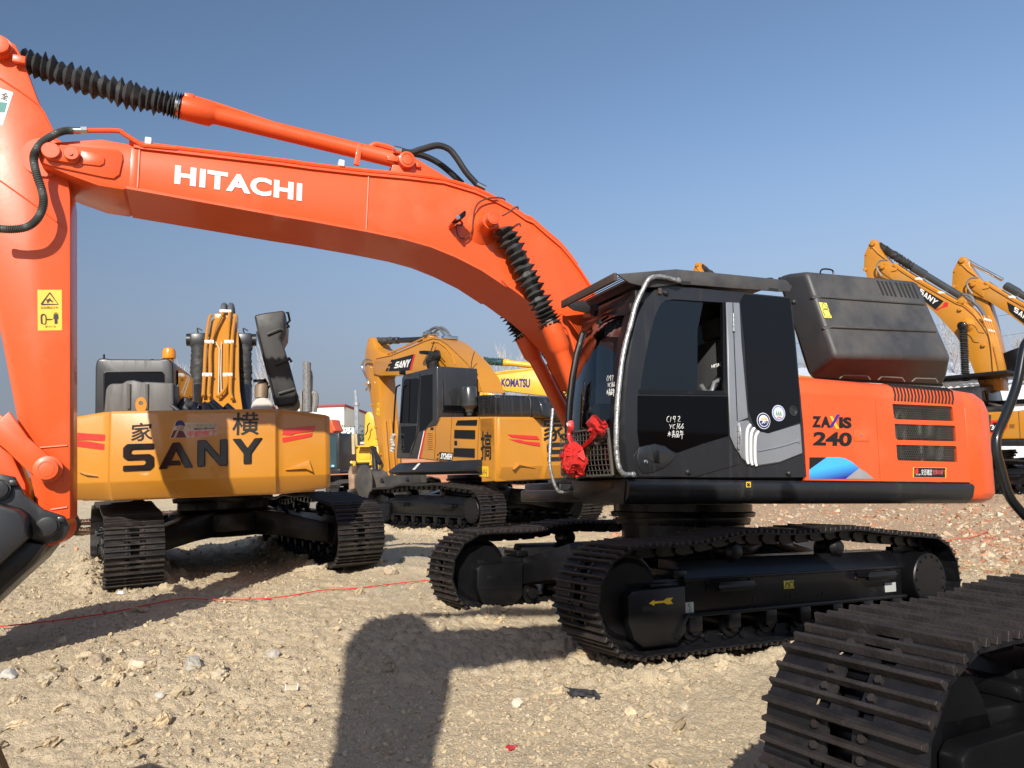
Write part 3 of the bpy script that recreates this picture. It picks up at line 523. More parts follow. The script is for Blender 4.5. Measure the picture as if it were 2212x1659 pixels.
for g in GL:
    xs = [p.x for p in g]; zs = [p.z for p in g]; c = .0265; mb = MB(); t = bmesh.new(); r0, r1 = c * .60, c * .44; nx = int((max(xs) - min(xs)) / c) + 1; nz = int((max(zs) - min(zs)) / (c * .866)) + 2
    sl_ = (g[1].z - g[0].z) / (g[1].x - g[0].x)
    for j in range(nz):
        for i in range(nx):
            x = max(xs) - (i + .5 * (j % 2)) * c; z = max(zs) - j * c * .866
            if not (min(xs) + .008 < x < max(xs) - .008 and min(zs) + .008 < z < max(zs) - .005): continue
            A = [V(x + r0 * math.sin(math.pi * k / 3), YS - .012, z + r0 * math.cos(math.pi * k / 3)) for k in range(6)]; B = [V(x + r1 * math.sin(math.pi * k / 3), YS - .010, z + r1 * math.cos(math.pi * k / 3)) for k in range(6)]
            a = [t.verts.new(p) for p in A]; b = [t.verts.new(p) for p in B]
            for k in range(6): t.faces.new((a[k], a[(k + 1) % 6], b[(k + 1) % 6], b[k]))
    mb._join(t); op('grille_mesh', mb, mat('grille_metal', (.085, .078, .066), .5, metal=.3, var=.3), dr)
mb = MB()
for k in range(18):
    a = 1135 + (1590 - 1135) * k / 17; e = 1215 + (1655 - 1215) * k / 17; p0 = FO.y('Z5', [(a, 1018 + k * .9)], YS - .19)[0]; p1 = FO.y('Z5', [(e, 1128 + k * 1.0)], YS)[0]
    zt = ht; P = [V(p0.x, YS - .26, zt + .002), V(p0.x * .8 + p1.x * .2, YS - .13, hs + (zt - hs) * .95 + .002), V(p0.x * .55 + p1.x * .45, YS - .05 + .002, hs + (zt - hs) * .72), V(p0.x * .2 + p1.x * .8, YS - .004, hs + (zt - hs) * .3), V(p1.x, YS + .0025, hs - .0)]
    mb.tube(P, .0095, 6)
op('hood_louvre', mb, dark, hood)
q = O('Z5', [(580, 1330), (882, 1340), (882, 1255), (582, 1245)], YS + .001)
def sub(q, a, b, c=0, d=1):
    f = lambda u, v: q[0] * ((1 - u) * (1 - v)) + q[1] * (u * (1 - v)) + q[2] * (u * v) + q[3] * ((1 - u) * v); return [f(a, c), f(b, c), f(b, d), f(a, d)]
ml = op('model_lettering', quad_text('Z', sub(q, 0, .215), bold=.05), ink, dl)
op('model_lettering', quad_text('A', sub(q, .215, .455), bold=.05), ink, dl); op('model_lettering', quad_text('IS', sub(q, .68, 1), bold=.05), ink, dl)
X = sub(q, .43, .70, -.12, 1.22)
op('model_lettering', MB().prism([X[0].lerp(X[1], a) .lerp(X[3].lerp(X[2], a), b) + V(0, .004, 0) for a, b in ((.0, .12), (.28, .12), (1.0, 1.0), (.72, 1.0))], (0, -.003, 0)), purple, dl)
op('model_lettering', MB().prism([X[0].lerp(X[1], a) .lerp(X[3].lerp(X[2], a), b) + V(0, .0030, 0) for a, b in ((.62, .04), (.95, .04), (.28, .86), (.02, .86))], (0, -.0025, 0)), stickery, dl)
q = O('Z5', [(585, 1470), (880, 1478), (888, 1372), (592, 1365)], YS + .001); op('model_lettering', quad_text('240', q, bold=.035), ink, dl)
q = O('Z5', [(900, 1350), (1020, 1356), (1022, 1445), (902, 1440)], YS + .004); lt = op('door_latch', MB().prism(q, (0, -.003, 0), .002), orange, dl)
q = O('Z5', [(930, 1362), (1000, 1365), (1002, 1432), (932, 1428)], YS + .0055); op('latch_plate', MB().prism(q, (0, -.0015, 0)), mat('latch_orange', (.7, .12, .03), .4), lt); mb = MB(); mb.lathe(O('Z5', [(958, 1394)], YS + .005)[0], (0, 1, 0), [(0, .012), (.006, .01)], 12); op('lock_cylinder', mb, chrome, lt)
trd = lambda pts, m, t: op('swoosh_decal', MB().prism(O('Z7', pts, YS + t), (0, -.002, 0)), m, dl)
trd([(402, 2), (545, 2), (402, 105)], ink, .0024)
m = mat('blue_decal', (.05, .36, .85), .3); N = m.node_tree.nodes; L = m.node_tree.links; tc = N.new('ShaderNodeTexCoord'); sp = N.new('ShaderNodeSeparateXYZ'); gr = N.new('ShaderNodeMath'); gr.operation = 'MULTIPLY_ADD'; gr.inputs[1].default_value = .55; rp = N.new('ShaderNodeValToRGB')
L.new(tc.outputs['Generated'], sp.inputs['Vector']); L.new(sp.outputs['X'], gr.inputs[0]); L.new(sp.outputs['Z'], gr.inputs[2]); L.new(gr.outputs[0], rp.inputs[0])
rp.color_ramp.elements[0].color = (.012, .008, .25, 1); rp.color_ramp.elements[0].position = .22; rp.color_ramp.elements[1].color = (.06, .42, .88, 1); rp.color_ramp.elements[1].position = .85; L.new(rp.outputs[0], N['Principled BSDF'].inputs['Base Color'])
trd([(402, 105), (545, 2), (640, 0), (700, 10), (760, 40), (822, 92), (708, 183), (402, 183)], m, .003)
trd([(822, 92), (880, 128), (945, 183), (708, 183)], mat('grey_decal', (.28, .28, .29), .4), .0034)
q = O('Z7', [(1275, 170), (1555, 174), (1557, 90), (1277, 86)], YS + .002); wp = op('warning_plate', MB().prism(q, (0, -.002, 0)), stickery, dr)
op('warning_field', MB().prism([p + V(0, .0008, 0) for p in [q[0].lerp(q[2], .03), q[1].lerp(q[3], .03), q[2].lerp(q[0], .03), q[3].lerp(q[1], .03)]], (0, -.0006, 0)), ink, wp)
q2 = [p + V(0, .001, 0) for p in q]
op('warning_lettering', quad_text('安否確認', sub(q2, .24, .56, .22, .82), thick=.0006, lift=.001), white, wp); op('warning_lettering', quad_text('危険の前で', sub(q2, .58, .97, .3, .8), thick=.0006, lift=.001), mat('coral_ink', (.75, .12, .12), .4), wp)
op('warning_lettering', quad_text('STOP', sub(q2, .08, .22, .2, .36), thick=.0006, lift=.001), white, wp)
op('warning_emblem', MB().prism([p + V(0, .0012, 0) for p in [sub(q2, a, a, b, b)[0] for a, b in ((.04, .4), (.05, .7), (.09, .92), (.14, .9), (.16, .55), (.12, .38))]], (0, -.0006, 0)), redm, wp)
q = FO.y('Z6', [(1585, 742), (1622, 742), (1622, 698), (1585, 698)], YS + .0285); st = op('yellow_tag', MB().prism(q, (0, -.002, 0)), stickery); op('tag_symbol', strokes([[(.25, .2), (.5, .5), (.75, .8)], [(.6, .25), (.8, .4)], [(.2, .6), (.4, .75)]], q, .018, .001, .001), ink, st)
# --- counterweight
pl = [(hx1 - .004, YS), (hx1 - .20, YS), (hx1 - .36, YS - .03), (hx1 - .50, YS - .12), (hx1 - .60, YS - .28), (hx1 - .68, YS - .55), (hx1 - .74, .4), (hx1 - .75, 0)]
pl += [(x, -y) for x, y in pl[::-1][1:]]
ct = FO.y('Z5', [(1750, 1042)], 1.2)[0].z; cz = ZB - .0
rings = []
for z, ins in ((cz + .0, .10), (cz + .04, .03), (cz + .1, 0), (hs - .05, 0), (hs + (ct - hs) * .35, .03), (hs + (ct - hs) * .75, .09), (ct, .24)):
    rings.append([V(x + ins * .7 * (x < hx1 - .1), y - math.copysign(ins, y) * min(1, abs(y) / .4), z) for x, y in pl])
mb = MB(); mb.loft(rings, .012); op('counterweight', mb, orange, angle=50)
q = O('Z7', [(1795, 206), (1780, 385)], YS - .005); mb = MB(); mb.prism([V(hx1 + .006, YS - .02, zb), V(hx1 - .004, YS - .02, zb), V(hx1 - .004, YS - .02, hs), V(hx1 + .006, YS - .02, hs)], (0, -.1, 0)); op('panel_gap', mb, dark)
# --- raised engine cover
f = lambda p, y: FO.y('Z5', [p], y)[0]
A, B, C_, D = f((530, 132), .52), f((1392, 216), .52), f((1652, 800), .80), f((760, 790), .80)
A2, B2, C2, D2 = f((332, 182), .05), f((1300, 225), .10), f((1575, 1006), .38), f((622, 950), .33)
mb = MB(); cc = (A + B + C_ + D + A2 + B2 + C2 + D2) / 8; md = [p.lerp(q, .6) for p, q in ((A, A2), (B, B2), (C_, C2), (D, D2))]; md = [p + (p - cc) * .035 for p in md]; md[3] += (md[3] - md[2]).normalized() * .05; bkr = [cc + (p - cc) * 1.03 for p in (A2, B2, C2, D2)]; bkr[3] += (bkr[3] - bkr[2]).normalized() * .08; mb.loft([[A, B, C_, D], md, bkr], .06, seg=5)
cov = op('raised_engine_cover', mb, hoodm, angle=60)
op('cover_rim', MB().tube(spline([f((332, 182), .04), f((395, 380), .1), f((468, 600), .2), f((545, 850), .28), f((585, 930), .31), f((640, 958), .33)], 5) + [C2], .02, 8), black, cov)
nr = (B - A).cross(D - A).normalized(); nr = nr if nr.y > 0 else -nr
def onc(p, up=0):
    o = FO.I @ EYE; dv = FO.I.to_3x3() @ sight(d_('Z5', p)); return o + dv * ((A - o).dot(nr) / dv.dot(nr)) + nr * up
for v in ((.305, .02), (.66, .02)):
    l0, l1 = A.lerp(D, v[0]), B.lerp(C_, v[0]); s0 = A2.lerp(D2, v[0] + .05); mb = MB(); mb.tube([s0.lerp(l0, .05), l0.lerp(s0, .04) + nr * .0, l0.lerp(l1, .05) + nr * .004, l0.lerp(l1, .5) + nr * .006, l0.lerp(l1, .96) + nr * .004], .018, 8); op('cover_rib', mb, hoodm, cov)
mb = MB()
for k in range(9): u0 = 1082 + (1335 - 1082) * k / 8 + (0 if k < 4 else 14); mb.bar(onc((u0, 205 + k * 3.5)), onc((u0 + 48, 318 + k * 3.5)), .03, .006, up=nr)
op('cover_vent', mb, mat('vent_gap', (.012, .011, .010), .8), cov)
mb = MB(); q = [f((640, 178), .50), f((655, 120), .50), f((735, 125), .50), f((742, 175), .50)]; mb.tube(spline([q[0], q[1], q[2], q[3]], 5), .009, 8); op('cover_handle', mb, black, cov)
q = [onc(p, .001) for p in ((672, 490), (732, 492), (690, 378), (632, 372))]; st = op('yellow_label', MB().prism(q, nr * .002), mat('pale_label', (.75, .68, .12), .5), cov)
op('label_symbol', strokes([[(.1, .62), (.5, .95), (.9, .62), (.1, .62)], [(.15, .1), (.15, .5), (.85, .5), (.85, .1), (.15, .1)]], [p + nr * .003 for p in q], .006, .001), ink, st)
for a, b in (((775, 935), (1010, 940)), ((1070, 945), (1275, 955)), ((1330, 958), (1530, 962))):
    q = FO.y('Z5', [(a[0], a[1] + 25), (a[0] + 30, a[1]), (b[0] - 20, b[1]), (b[0], b[1] + 28)], .50); mb = MB(); mb.tube([p + V(0, .03, 0) for p in q], .008, 6); op('cover_crease', mb, mat('pale_crease', (.16, .14, .12), .6), cov)
# --- boom (its plane sits a little right of the house centre)
FH = FO; FO = Frame((0, 0, 0), 0); FO.M = FH.M @ Matrix.Translation((0, -.14, 0)); FO.I = FO.M.inverted(); FB = FO
YB, TB = .34, .68
up = [('Z1', p) for p in ((300, 1030), (308, 985), (345, 948), (420, 928), (800, 903), (1000, 938), (1060, 962), (1120, 975), (2212, 1101))] + [('Z2', p) for p in ((450, 532), (850, 577), (1200, 608), (1500, 645), (1750, 720), (1900, 786), (2040, 860), (2150, 937))] + [('Z3', p) for p in ((1100, 768), (1250, 900), (1400, 1026), (1500, 1142), (1600, 1275), (1735, 1480))] + [('d', p) for p in ((1300, 690), (1318, 760), (1318, 805), (1300, 832), (1276, 826))]
lo = [('Z1', p) for p in ((322, 1090), (420, 1130), (560, 1188), (780, 1268), (975, 1300), (1000, 1288), (2212, 1508))] + [('Z2', p) for p in ((450, 946), (900, 1030), (1200, 1093), (1400, 1150), (1600, 1232), (1800, 1335), (2000, 1468))] + [('Z3', p) for p in ((750, 1405), (880, 1490), (1000, 1580))] + [('d', p) for p in ((1160, 662), (1198, 695), (1240, 740), (1262, 790))]
bu = [FO.hit(t, p, 1, YB) for t, p in up]; bl = [FO.hit(t, p, 1, YB) for t, p in lo]
boomP = bu + bl[::-1]
mb = MB(); mb.prism(boomP, (0, -TB, 0), .012)
boom = op('boom', mb, orange, angle=25)
mb = MB()
for edge, sg in ((bu[6:-4], 1), (bl[5:], -1)):
    P = edge; o = []
    for i, p in enumerate(P): t = (P[min(i + 1, len(P) - 1)] - P[max(i - 1, 0)]).normalized(); n = V(-t.z, 0, t.x); n = n if n.z * sg > 0 or (abs(n.z) < .3 and n.x * sg < 0) else -n; o.append((p + n * .012, p - n * .01))
    rings = [[V(a.x, YB + .022, a.z), V(a.x, YB - TB - .022, a.z), V(b.x, YB - TB - .022, b.z), V(b.x, YB + .022, b.z)] for a, b in o]; mb.loft(rings)
op('boom_flange', mb, orange, boom, angle=25)
mb = MB(); wl = lambda a, b, ta, tb: mb.tube([FO.hit(ta, a, 1, YB + .003), FO.hit(tb, b, 1, YB + .003)], .008, 6)
wl((1105, 985), (1090, 1285), 'Z1', 'Z1'); wl((908, 590), (888, 1015), 'Z2', 'Z2'); op('weld_seam', mb, orange, boom)
q = [FO.hit('Z1', p, 1, YB + .006) for p in ((1040, 970), (1110, 985), (1092, 1290), (1022, 1275))]; op('boom_doubler', MB().prism(q, (0, -.006, 0), .002), orange, boom)
q = [FO.hit('Z1', p, 1, YB + .02) for p in ((310, 1000), (340, 955), (420, 938), (930, 980), (968, 1010), (972, 1060), (945, 1180), (900, 1212), (820, 1200), (400, 1110), (330, 1085))]; op('pin_plate', MB().prism(q, (0, -.02, 0), .006), orange, boom)
q = [FO.hit('Z1', p, 1, YB + .055) for p in ((345, 1010), (370, 960), (420, 940), (580, 970), (625, 1000), (630, 1060), (590, 1092), (380, 1060), (350, 1040))]; kp = op('pin_keeper', MB().prism(q, (0, -.035, 0), .008), orange, boom)
q = [FO.hit('Z1', p, 1, YB + .035) for p in ((640, 985), (800, 1020), (830, 1050), (825, 1095), (790, 1112), (640, 1095))]; op('pin_keeper', MB().prism(q, (0, -.015, 0), .008), orange, boom)
for c, r, h in (((405, 998), .066, .03), ((568, 1022), .056, .035)): mb = MB(); mb.lathe(FO.hit('Z1', c, 1, YB + .054), (0, 1, 0), [(0, r), (h * .8, r), (h, r * .92)], 28); op('boom_pin', mb, orange, boom)
mb = MB(); mb.lathe(FO.hit('Z1', (562, 1020), 1, YB + .08), (0, 1, 0), [(0, .016), (.02, .014)], 12); op('grease_bolt', mb, orange, boom)
Q = [FO.hit('d', p, 1, YB + .002) for p in ((376.5, 397.2), (651.7, 434.9), (653, 396.7), (378.7, 356.3))]; op('boom_lettering', quad_text('HITACHI', Q, bold=.042, space=1.09), white, boom)
# lug for the stick cylinder, pipes, hoses
lug = [FO.hit('Z2', p, 1, .17) for p in ((1080, 560), (1105, 480), (1140, 425), (1195, 408), (1240, 420), (1400, 520), (1620, 650), (1500, 660), (1200, 615))]
mb = MB(); mb.prism(lug, (0, -.05, 0), .006); mb.prism([V(p.x, -.12, p.z) for p in lug], (0, -.05, 0), .006); op('cylinder_lug', mb, orange, boom)
mb = MB(); pc = FO.hit('Z2', (1200, 478), 1, .17); mb.lathe(V(pc.x, .24, pc.z), (0, -1, 0), [(0, .07), (.004, .078), (.07, .078), (.07, .06), (.5, .06)], 28); mb.box((pc.x + .13, .19, pc.z), (.1, .03, .05), .005); mb.box((pc.x - .12, .19, pc.z - .02), (.04, .03, .05), .005); op('lug_pin', mb, orange, boom)
mb = MB(); mb.lathe(V(pc.x, .2445, pc.z), (0, -1, 0), [(0, .05), (.001, .05), (.001, .055), (0, .055)], 28, cap=False); op('pin_ring', mb, mat('dark_orange', (.35, .05, .02), .5), boom)  # thin ring in a deeper orange than the pin
def along(P, y, lift): return [V(p.x, y, p.z + lift) for p in P]
topc = spline(bu[6:-6], 3)
for y, lf, r in ((.30, .055, .022), (.22, .075, .022), (-.2, .06, .022)): op('boom_pipe', MB().tube(along(topc, y, lf), r, 8), orange, boom)
for tg, c in (('Z1', (1175, 925)), ('Z2', (690, 497))):
    p = FO.hit(tg, c, 1, .3); mb = MB(); mb.box(p, (.05, .08, .06), .008); op('pipe_clamp', mb, white, boom)
pa = [FO.hit('Z1', p, 1, .36) for p in ((690, 833), (930, 835), (985, 862), (1120, 945), (1180, 955), (1400, 975))]; op('boom_pipe', MB().tube(spline(pa, 4), .02, 8), orange, boom)
mb = MB(); q = [FO.hit('Z1', p, 1, .36) for p in ((570, 833), (690, 833))]; mb.cyl(q[0], q[0].lerp(q[1], .6), .026, n=12); mb.cyl(q[0].lerp(q[1], .6), q[1], .032, n=6); op('hose_fitting', mb, chrome, boom)
pa = [FO.hit('Z1', p, 1, .40) for p in ((575, 833), (500, 838), (420, 870), (330, 930), (280, 1000), (268, 1070), (290, 1180), (330, 1300), (345, 1400), (320, 1490), (270, 1560), (200, 1600), (100, 1615), (0, 1610), (-60, 1600))]
sp_ = spline(pa, 14); op('coiled_hose', MB().tube(sp_, lambda f: .030 + .0035 * math.sin(f * 640), 10), mat('hose_guard', (.045, .05, .045), .5, var=.2), boom)
for pts, yy in ((((1165, 390), (1240, 405), (1330, 378), (1450, 348), (1540, 375), (1600, 440), (1680, 560), (1770, 660)), .1), (((1220, 410), (1330, 425), (1450, 480), (1560, 565), (1650, 650)), -.12)):
    op('hydraulic_hose', MB().tube(spline([FO.hit('Z2', p, 1, yy) for p in pts], 6), .032, 10), hose, boom)
mb = MB(); q = [FO.hit('Z2', p, 1, .1) for p in ((1105, 375), (1165, 388))]; mb.cyl(q[0], q[1], .035, n=10); q = [FO.hit('Z2', p, 1, .1) for p in ((1760, 655), (1830, 690))]; mb.cyl(q[0], q[1], .034, n=10); op('hose_fitting', mb, chrome, boom)
# stick cylinder on top
a, b = FO.hit('d', (43, 128), 1, 0), FO.hit('d', (392, 232), 1, 0); ac = op('stick_cylinder', MB().bellows(a, b, .112, .074, 27, tight=.9, seed=2, sag=.03, wob=.24), rubber, angle=25)
c = FO.hit('d', (880, 352), 1, 0); ax = (c - b).normalized(); L = (c - b).length
mb = MB(); mb.lathe(b, ax, [(-.02, .07), (0, .103), (.02, .106), (.24, .106), (.27, .082), (.30, .076), (L - .12, .076), (L - .1, .083), (L - .04, .083), (L, .06)], 32); op('cylinder_tube', mb, orange, ac, angle=40)
mb = MB(); mb.cyl(b - ax * .05, b - ax * .01, .092, n=28); op('boot_clamp', mb, chrome, ac)
cyp = [FO.hit('Z1', p, 1, .02) for p in ((1500, 580), (1560, 585), (1800, 660), (2212, 800))] + [FO.hit('Z2', p, 1, .02) for p in ((0, 145), (400, 265), (780, 372), (880, 390), (935, 350), (980, 340), (1095, 372))]
op('cylinder_pipe', MB().tube(spline(cyp, 4), .026, 8), orange, ac)
q = FO.hit('Z1', (1497, 580), 1, .02); mb = MB(); mb.box(q, (.08, .08, .07), .01); op('pipe_block', mb, orange, ac); mb = MB(); q2 = [FO.hit('Z2', p, 1, .06) for p in ((840, 340), (810, 505))]; mb.bar(q2[0], q2[1], .05, .03, up=(0, 1, 0), bev=.004); op('pipe_strap', mb, orange, ac)
# boom lift cylinders
for yy, P, r in ((.46, ((1088, 492), (1191, 703), (1305, 1005)), .125), (-.52, ((1052, 590), (1131, 728), (1235, 925)), .125)):
    a, b, c = (FO.hit('d', p, 1, yy) for p in P); ax = (c - b).normalized(); L = (c - b).length + .25
    cy = op('lift_cylinder', MB().bellows(a, b, .108, .062, 18, seed=int(yy * 10) + 9, tight=.5, wob=.32), rubber, angle=25)
    mb = MB(); mb.lathe(b, ax, [(0, .07), (.0, .098), (.22, .102), (.26, .08), (.29, .073), (L, .073)], 32)
    for k in range(12): t = 2 * math.pi * k / 12; u = ax.orthogonal().normalized(); v = ax.cross(u); s_ = b + (u * math.cos(t) + v * math.sin(t)) * .082; mb.cyl(s_ - ax * .02, s_, .011, n=6)
    op('cylinder_tube', mb, orange, cy, angle=40)
    mb = MB(); mb.cyl(b - ax * .055, b - ax * .01, .07, n=24); op('boot_clamp', mb, chrome, cy)
    pr = V(ax.z, 0, -ax.x); pr = pr if pr.x < 0 else -pr
    mb = MB(); mb.tube(spline([b + ax * .03 + pr * .1, b + ax * .10 + pr * .15, b + ax * .32 + pr * .14, b + ax * .5 + pr * .1, b + ax * L * .95 + pr * .095], 5), .018, 8); op('cylinder_pipe', mb, orange, cy)
bc = FO.hit('d', (1067, 470), 1, .66); p0 = V(bc.x, YB, bc.z)
mb = MB(); mb.lathe(p0, (0, 1, 0), [(0, .165), (.012, .155), (.04, .105), (.09, .082), (.12, .078)], 40); op('pin_boss', mb, orange, boom, angle=50)
mb = MB(); mb.lathe(V(bc.x, YB + .1, bc.z), (0, 1, 0), [(0, .078), (.13, .078), (.13, .06), (.22, .06), (.222, .05)], 32); op('boom_pin', mb, orange, boom)
mb = MB(); mb.lathe(V(bc.x, YB + .323, bc.z), (0, 1, 0), [(0, .044), (.001, .044), (.001, .048), (0, .048)], 28, cap=False); op('pin_ring', mb, MATS['dark_orange'], boom)
q = FO.hit('d', (1088, 492), 1, .46); mb = MB(); mb.bar(V(bc.x, .46, bc.z), q, .08, .1, up=(0, 1, 0), bev=.02); op('rod_eye', mb, orange, boom)
# boom work lamp and grease lines
q = [FO.hit('Z3', p, 1, YB + .22) for p in ((245, 730), (280, 690), (365, 625), (378, 645), (372, 690), (300, 735))]; lp = op('boom_lamp', MB().prism(q, (0, -.16, 0), .01), black, boom)
q = [FO.hit('Z3', p, 1, YB + .12) for p in ((210, 775), (240, 730), (290, 735), (250, 795))]; op('lamp_bracket', MB().prism(q, (0, -.1, 0), .004), orange, lp)
q = FO.hit('Z3', (278, 716), 1, YB + .23); op('lamp_bolt', MB().cyl(q, q + V(0, .03, 0), .02, n=8), chrome, lp)
pa = [FO.hit('Z3', p, 1, YB + .05) for p in ((300, 735), (335, 770), (320, 795), (275, 790), (268, 830), (290, 910), (330, 938), (390, 920), (440, 850), (450, 750), (465, 640), (510, 550), (600, 505), (700, 492), (770, 500), (800, 520))]; op('lamp_cable', MB().tube(spline(pa, 5), .008, 6), mat('brown_cable', (.12, .03, .02), .5), boom)
pa = [FO.hit('Z3', p, 1, YB + .16) for p in ((770, 690), (830, 655), (900, 605), (935, 595), (940, 620))]; op('grease_line', MB().tube(spline(pa, 5), .009, 6), MATS['brown_cable'], boom)
# --- stick (arm), linkage, bucket
YA, TA = .20, .40
arm = [(152, 1120), (152, 425)] + [d_('Z1', p) for p in ((500, 925), (440, 885), (300, 590), (170, 240), (120, 150), (60, 115), (0, 108))] + [(-40, 100), (-75, 150), (-95, 260), (-60, 480), (0, 712), (43, 935), (77, 1082), (110, 1130)]
arm[1:1] = [(152, 800), (152, 560)]
mb = MB(); mb.prism(FO.y('d', arm, YA), (0, -TA, 0), .01); stk = op('stick', mb, orange, angle=25)
mb = MB(); q = FO.y('d', [(140, 1128), (146, 1140)], YA); c = FO.y('d', [(108, 1142)], YA)[0]; mb.lathe(V(c.x, YA + .02, c.z), (0, -1, 0), [(0, .13), (TA + .04, .13)], 32); op('stick_boss', mb, orange, stk)
for pts in (((0, 425), (80, 470), (145, 512), (165, 528)), ((0, 610), (100, 690), (262, 800))):
    pass
mb = MB()
mb.tube(FO.y('Z1', [(0, 418), (160, 520), (300, 622), (350, 690), (440, 880)], YA + .004), .007, 6); mb.tube(FO.y('Z1', [(0, 1228), (300, 1440), (525, 1612)], YA + .004), .006, 6); mb.tube(FO.y('A5', [(180, 975), (338, 962)], YA + .004), .008, 6); mb.tube(FO.y('A5', [(255, 1285), (338, 1272)], YA + .004), .008, 6); op('weld_seam', mb, orange, stk)
mb = MB(); c = FO.hit('Z1', (10, 195), 1, YA); mb.lathe(c, (0, 1, 0), [(0, .085), (.06, .085), (.06, .072), (.1, .072), (.103, .06)], 32); mb.box(c + V(-.14, .05, -.08), (.09, .04, .06), .005); op('stick_pin', mb, orange, stk)
mb = MB(); c = FO.hit('Z1', (350, 1050), 1, YA); mb.lathe(c, (0, 1, 0), [(0, .16), (.02, .16), (.02, .1)], 40); op('pivot_plate', mb, orange, stk)
q = FO.y('A5', [(190, 385), (312, 383), (310, 180), (188, 180)], YA + .002); st = op('warning_sticker', MB().prism(q, (0, -.002, 0), 0), stickery, stk)
q = [p + V(0, .001, 0) for p in q]
op('sticker_symbol', strokes([[(.15, .64), (.85, .64)], [(.15, .64), (.5, .93)], [(.5, .93), (.85, .64)], [(.4, .68), (.5, .78), (.6, .68)], [(.36, .75), (.64, .72)], [(.38, .27), (.62, .27)], [(.16, .17), (.16, .37), (.32, .37), (.32, .17), (.16, .17)]], q, .011, .001), ink, st)
mb = strokes([[(.75, .42), (.75, .435)]], q, .03, .001); mb.prism([sub(q, a, a, b, b)[0] + V(0, .002, 0) for a, b in ((.66, .40), (.84, .40), (.86, .28), (.81, .28), (.81, .16), (.76, .16), (.75, .26), (.74, .16), (.69, .16), (.69, .28), (.64, .28))], (0, .001, 0)); op('sticker_symbol', mb, ink, st)
op('sticker_lettering', quad_text('はね飛ばされ', sub(q, .14, .86, .53, .59), thick=.001), ink, st); op('sticker_lettering', quad_text('近づくな', sub(q, .3, .74, .07, .12), thick=.001), ink, st)
q = FO.y('Z1', [(-60, 790), (20, 790), (105, 530), (0, 498), (-60, 480)], YA + .002); st = op('white_notice', MB().prism(q, (0, -.002, 0)), white, stk)
q2 = FO.y('Z1', [(-60, 688), (38, 690), (58, 612), (-60, 596)], YA + .003); op('notice_field', MB().prism(q2, (0, -.001, 0)), mat('teal_ink', (.03, .2, .17), .5), st)
q2 = FO.y('Z1', [(0, 575), (58, 600), (78, 545), (22, 522)], YA + .003); op('notice_lettering', quad_text('全', q2, thick=.001, bold=.02), ink, st)
# links (orange) and bucket (dark)
for yy in (YA + .1, -YA - .1):
    q = FO.y('d', [(-80, 850), (0, 905), (20, 888), (60, 945), (112, 990), (128, 1012), (120, 1035), (95, 1040), (60, 1018), (10, 970), (-80, 900)], YA + .1); op('bucket_link', MB().prism([V(p.x, yy, p.z) for p in q], (0, -.05 if yy > 0 else .05, 0), .01), orange, stk)
mb = MB(); c = FO.hit('d', (103, 1014), 1, YA + .1); mb.lathe(V(c.x, YA, c.z), (0, 1, 0), [(0, .095), (.1, .095), (.1, .1), (.105, .078), (.16, .078), (.165, .062)], 36); op('link_pin', mb, orange, stk)
mb = MB(); mb.lathe(V(c.x, YA + .166, c.z), (0, 1, 0), [(0, .052), (.001, .052), (.001, .057), (0, .057)], 28, cap=False); op('pin_ring', mb, MATS['dark_orange'], stk)
q = FO.y('d', [(-80, 920), (0, 948), (15, 960), (55, 1045), (60, 1100), (30, 1110), (-10, 1030), (-80, 1010)], YA - .05); op('bucket_link', MB().prism(q, (0, -.3, 0), .015), orange, stk)
ear = [(-80, 1025), (0, 1024), (30, 1030), (52, 1068), (92, 1100), (138, 1115), (150, 1138), (138, 1163), (115, 1172), (94, 1176), (60, 1163), (20, 1170), (-80, 1180)]
q = FO.y('d', ear, YA + .16); bk = op('bucket', MB().prism(q, (0, -.06, 0), .008), dkgrey, stk); op('bucket_ear', MB().prism(zx(q, -YA - .10), (0, -.06, 0), .008), dkgrey, bk)
bs = FO.y('d', [(-140, 1075), (-20, 1085), (32, 1100), (50, 1112), (57, 1163), (0, 1217), (-80, 1292), (-200, 1380), (-260, 1300), (-230, 1150)], .62); op('bucket_shell', MB().prism(bs, (0, -1.24, 0), .02), dkgrey, bk)
op('bucket_shade_face', MB().prism(FO.y('d', [(40, 1168), (95, 1176), (60, 1222), (0, 1276), (-90, 1360), (-200, 1400), (-200, 1300)], .42), (0, -1.0, 0), .015), black, bk)  # added black face: shade of the bucket underside put into its colour
for c0, r in (((0, 1058), .062), ((104, 1137), .068)):
    mb = MB(); c = FO.hit('d', c0, 1, YA + .16); mb.lathe(c, (0, 1, 0), [(0, r + .014), (.04, r + .014), (.04, r), (.065, r), (.068, r - .015)], 28); mb.box(c + V(-.085, .03, .05), (.05, .04, .04), .008); op('bucket_pin', mb, dkgrey, bk)
FO = FH
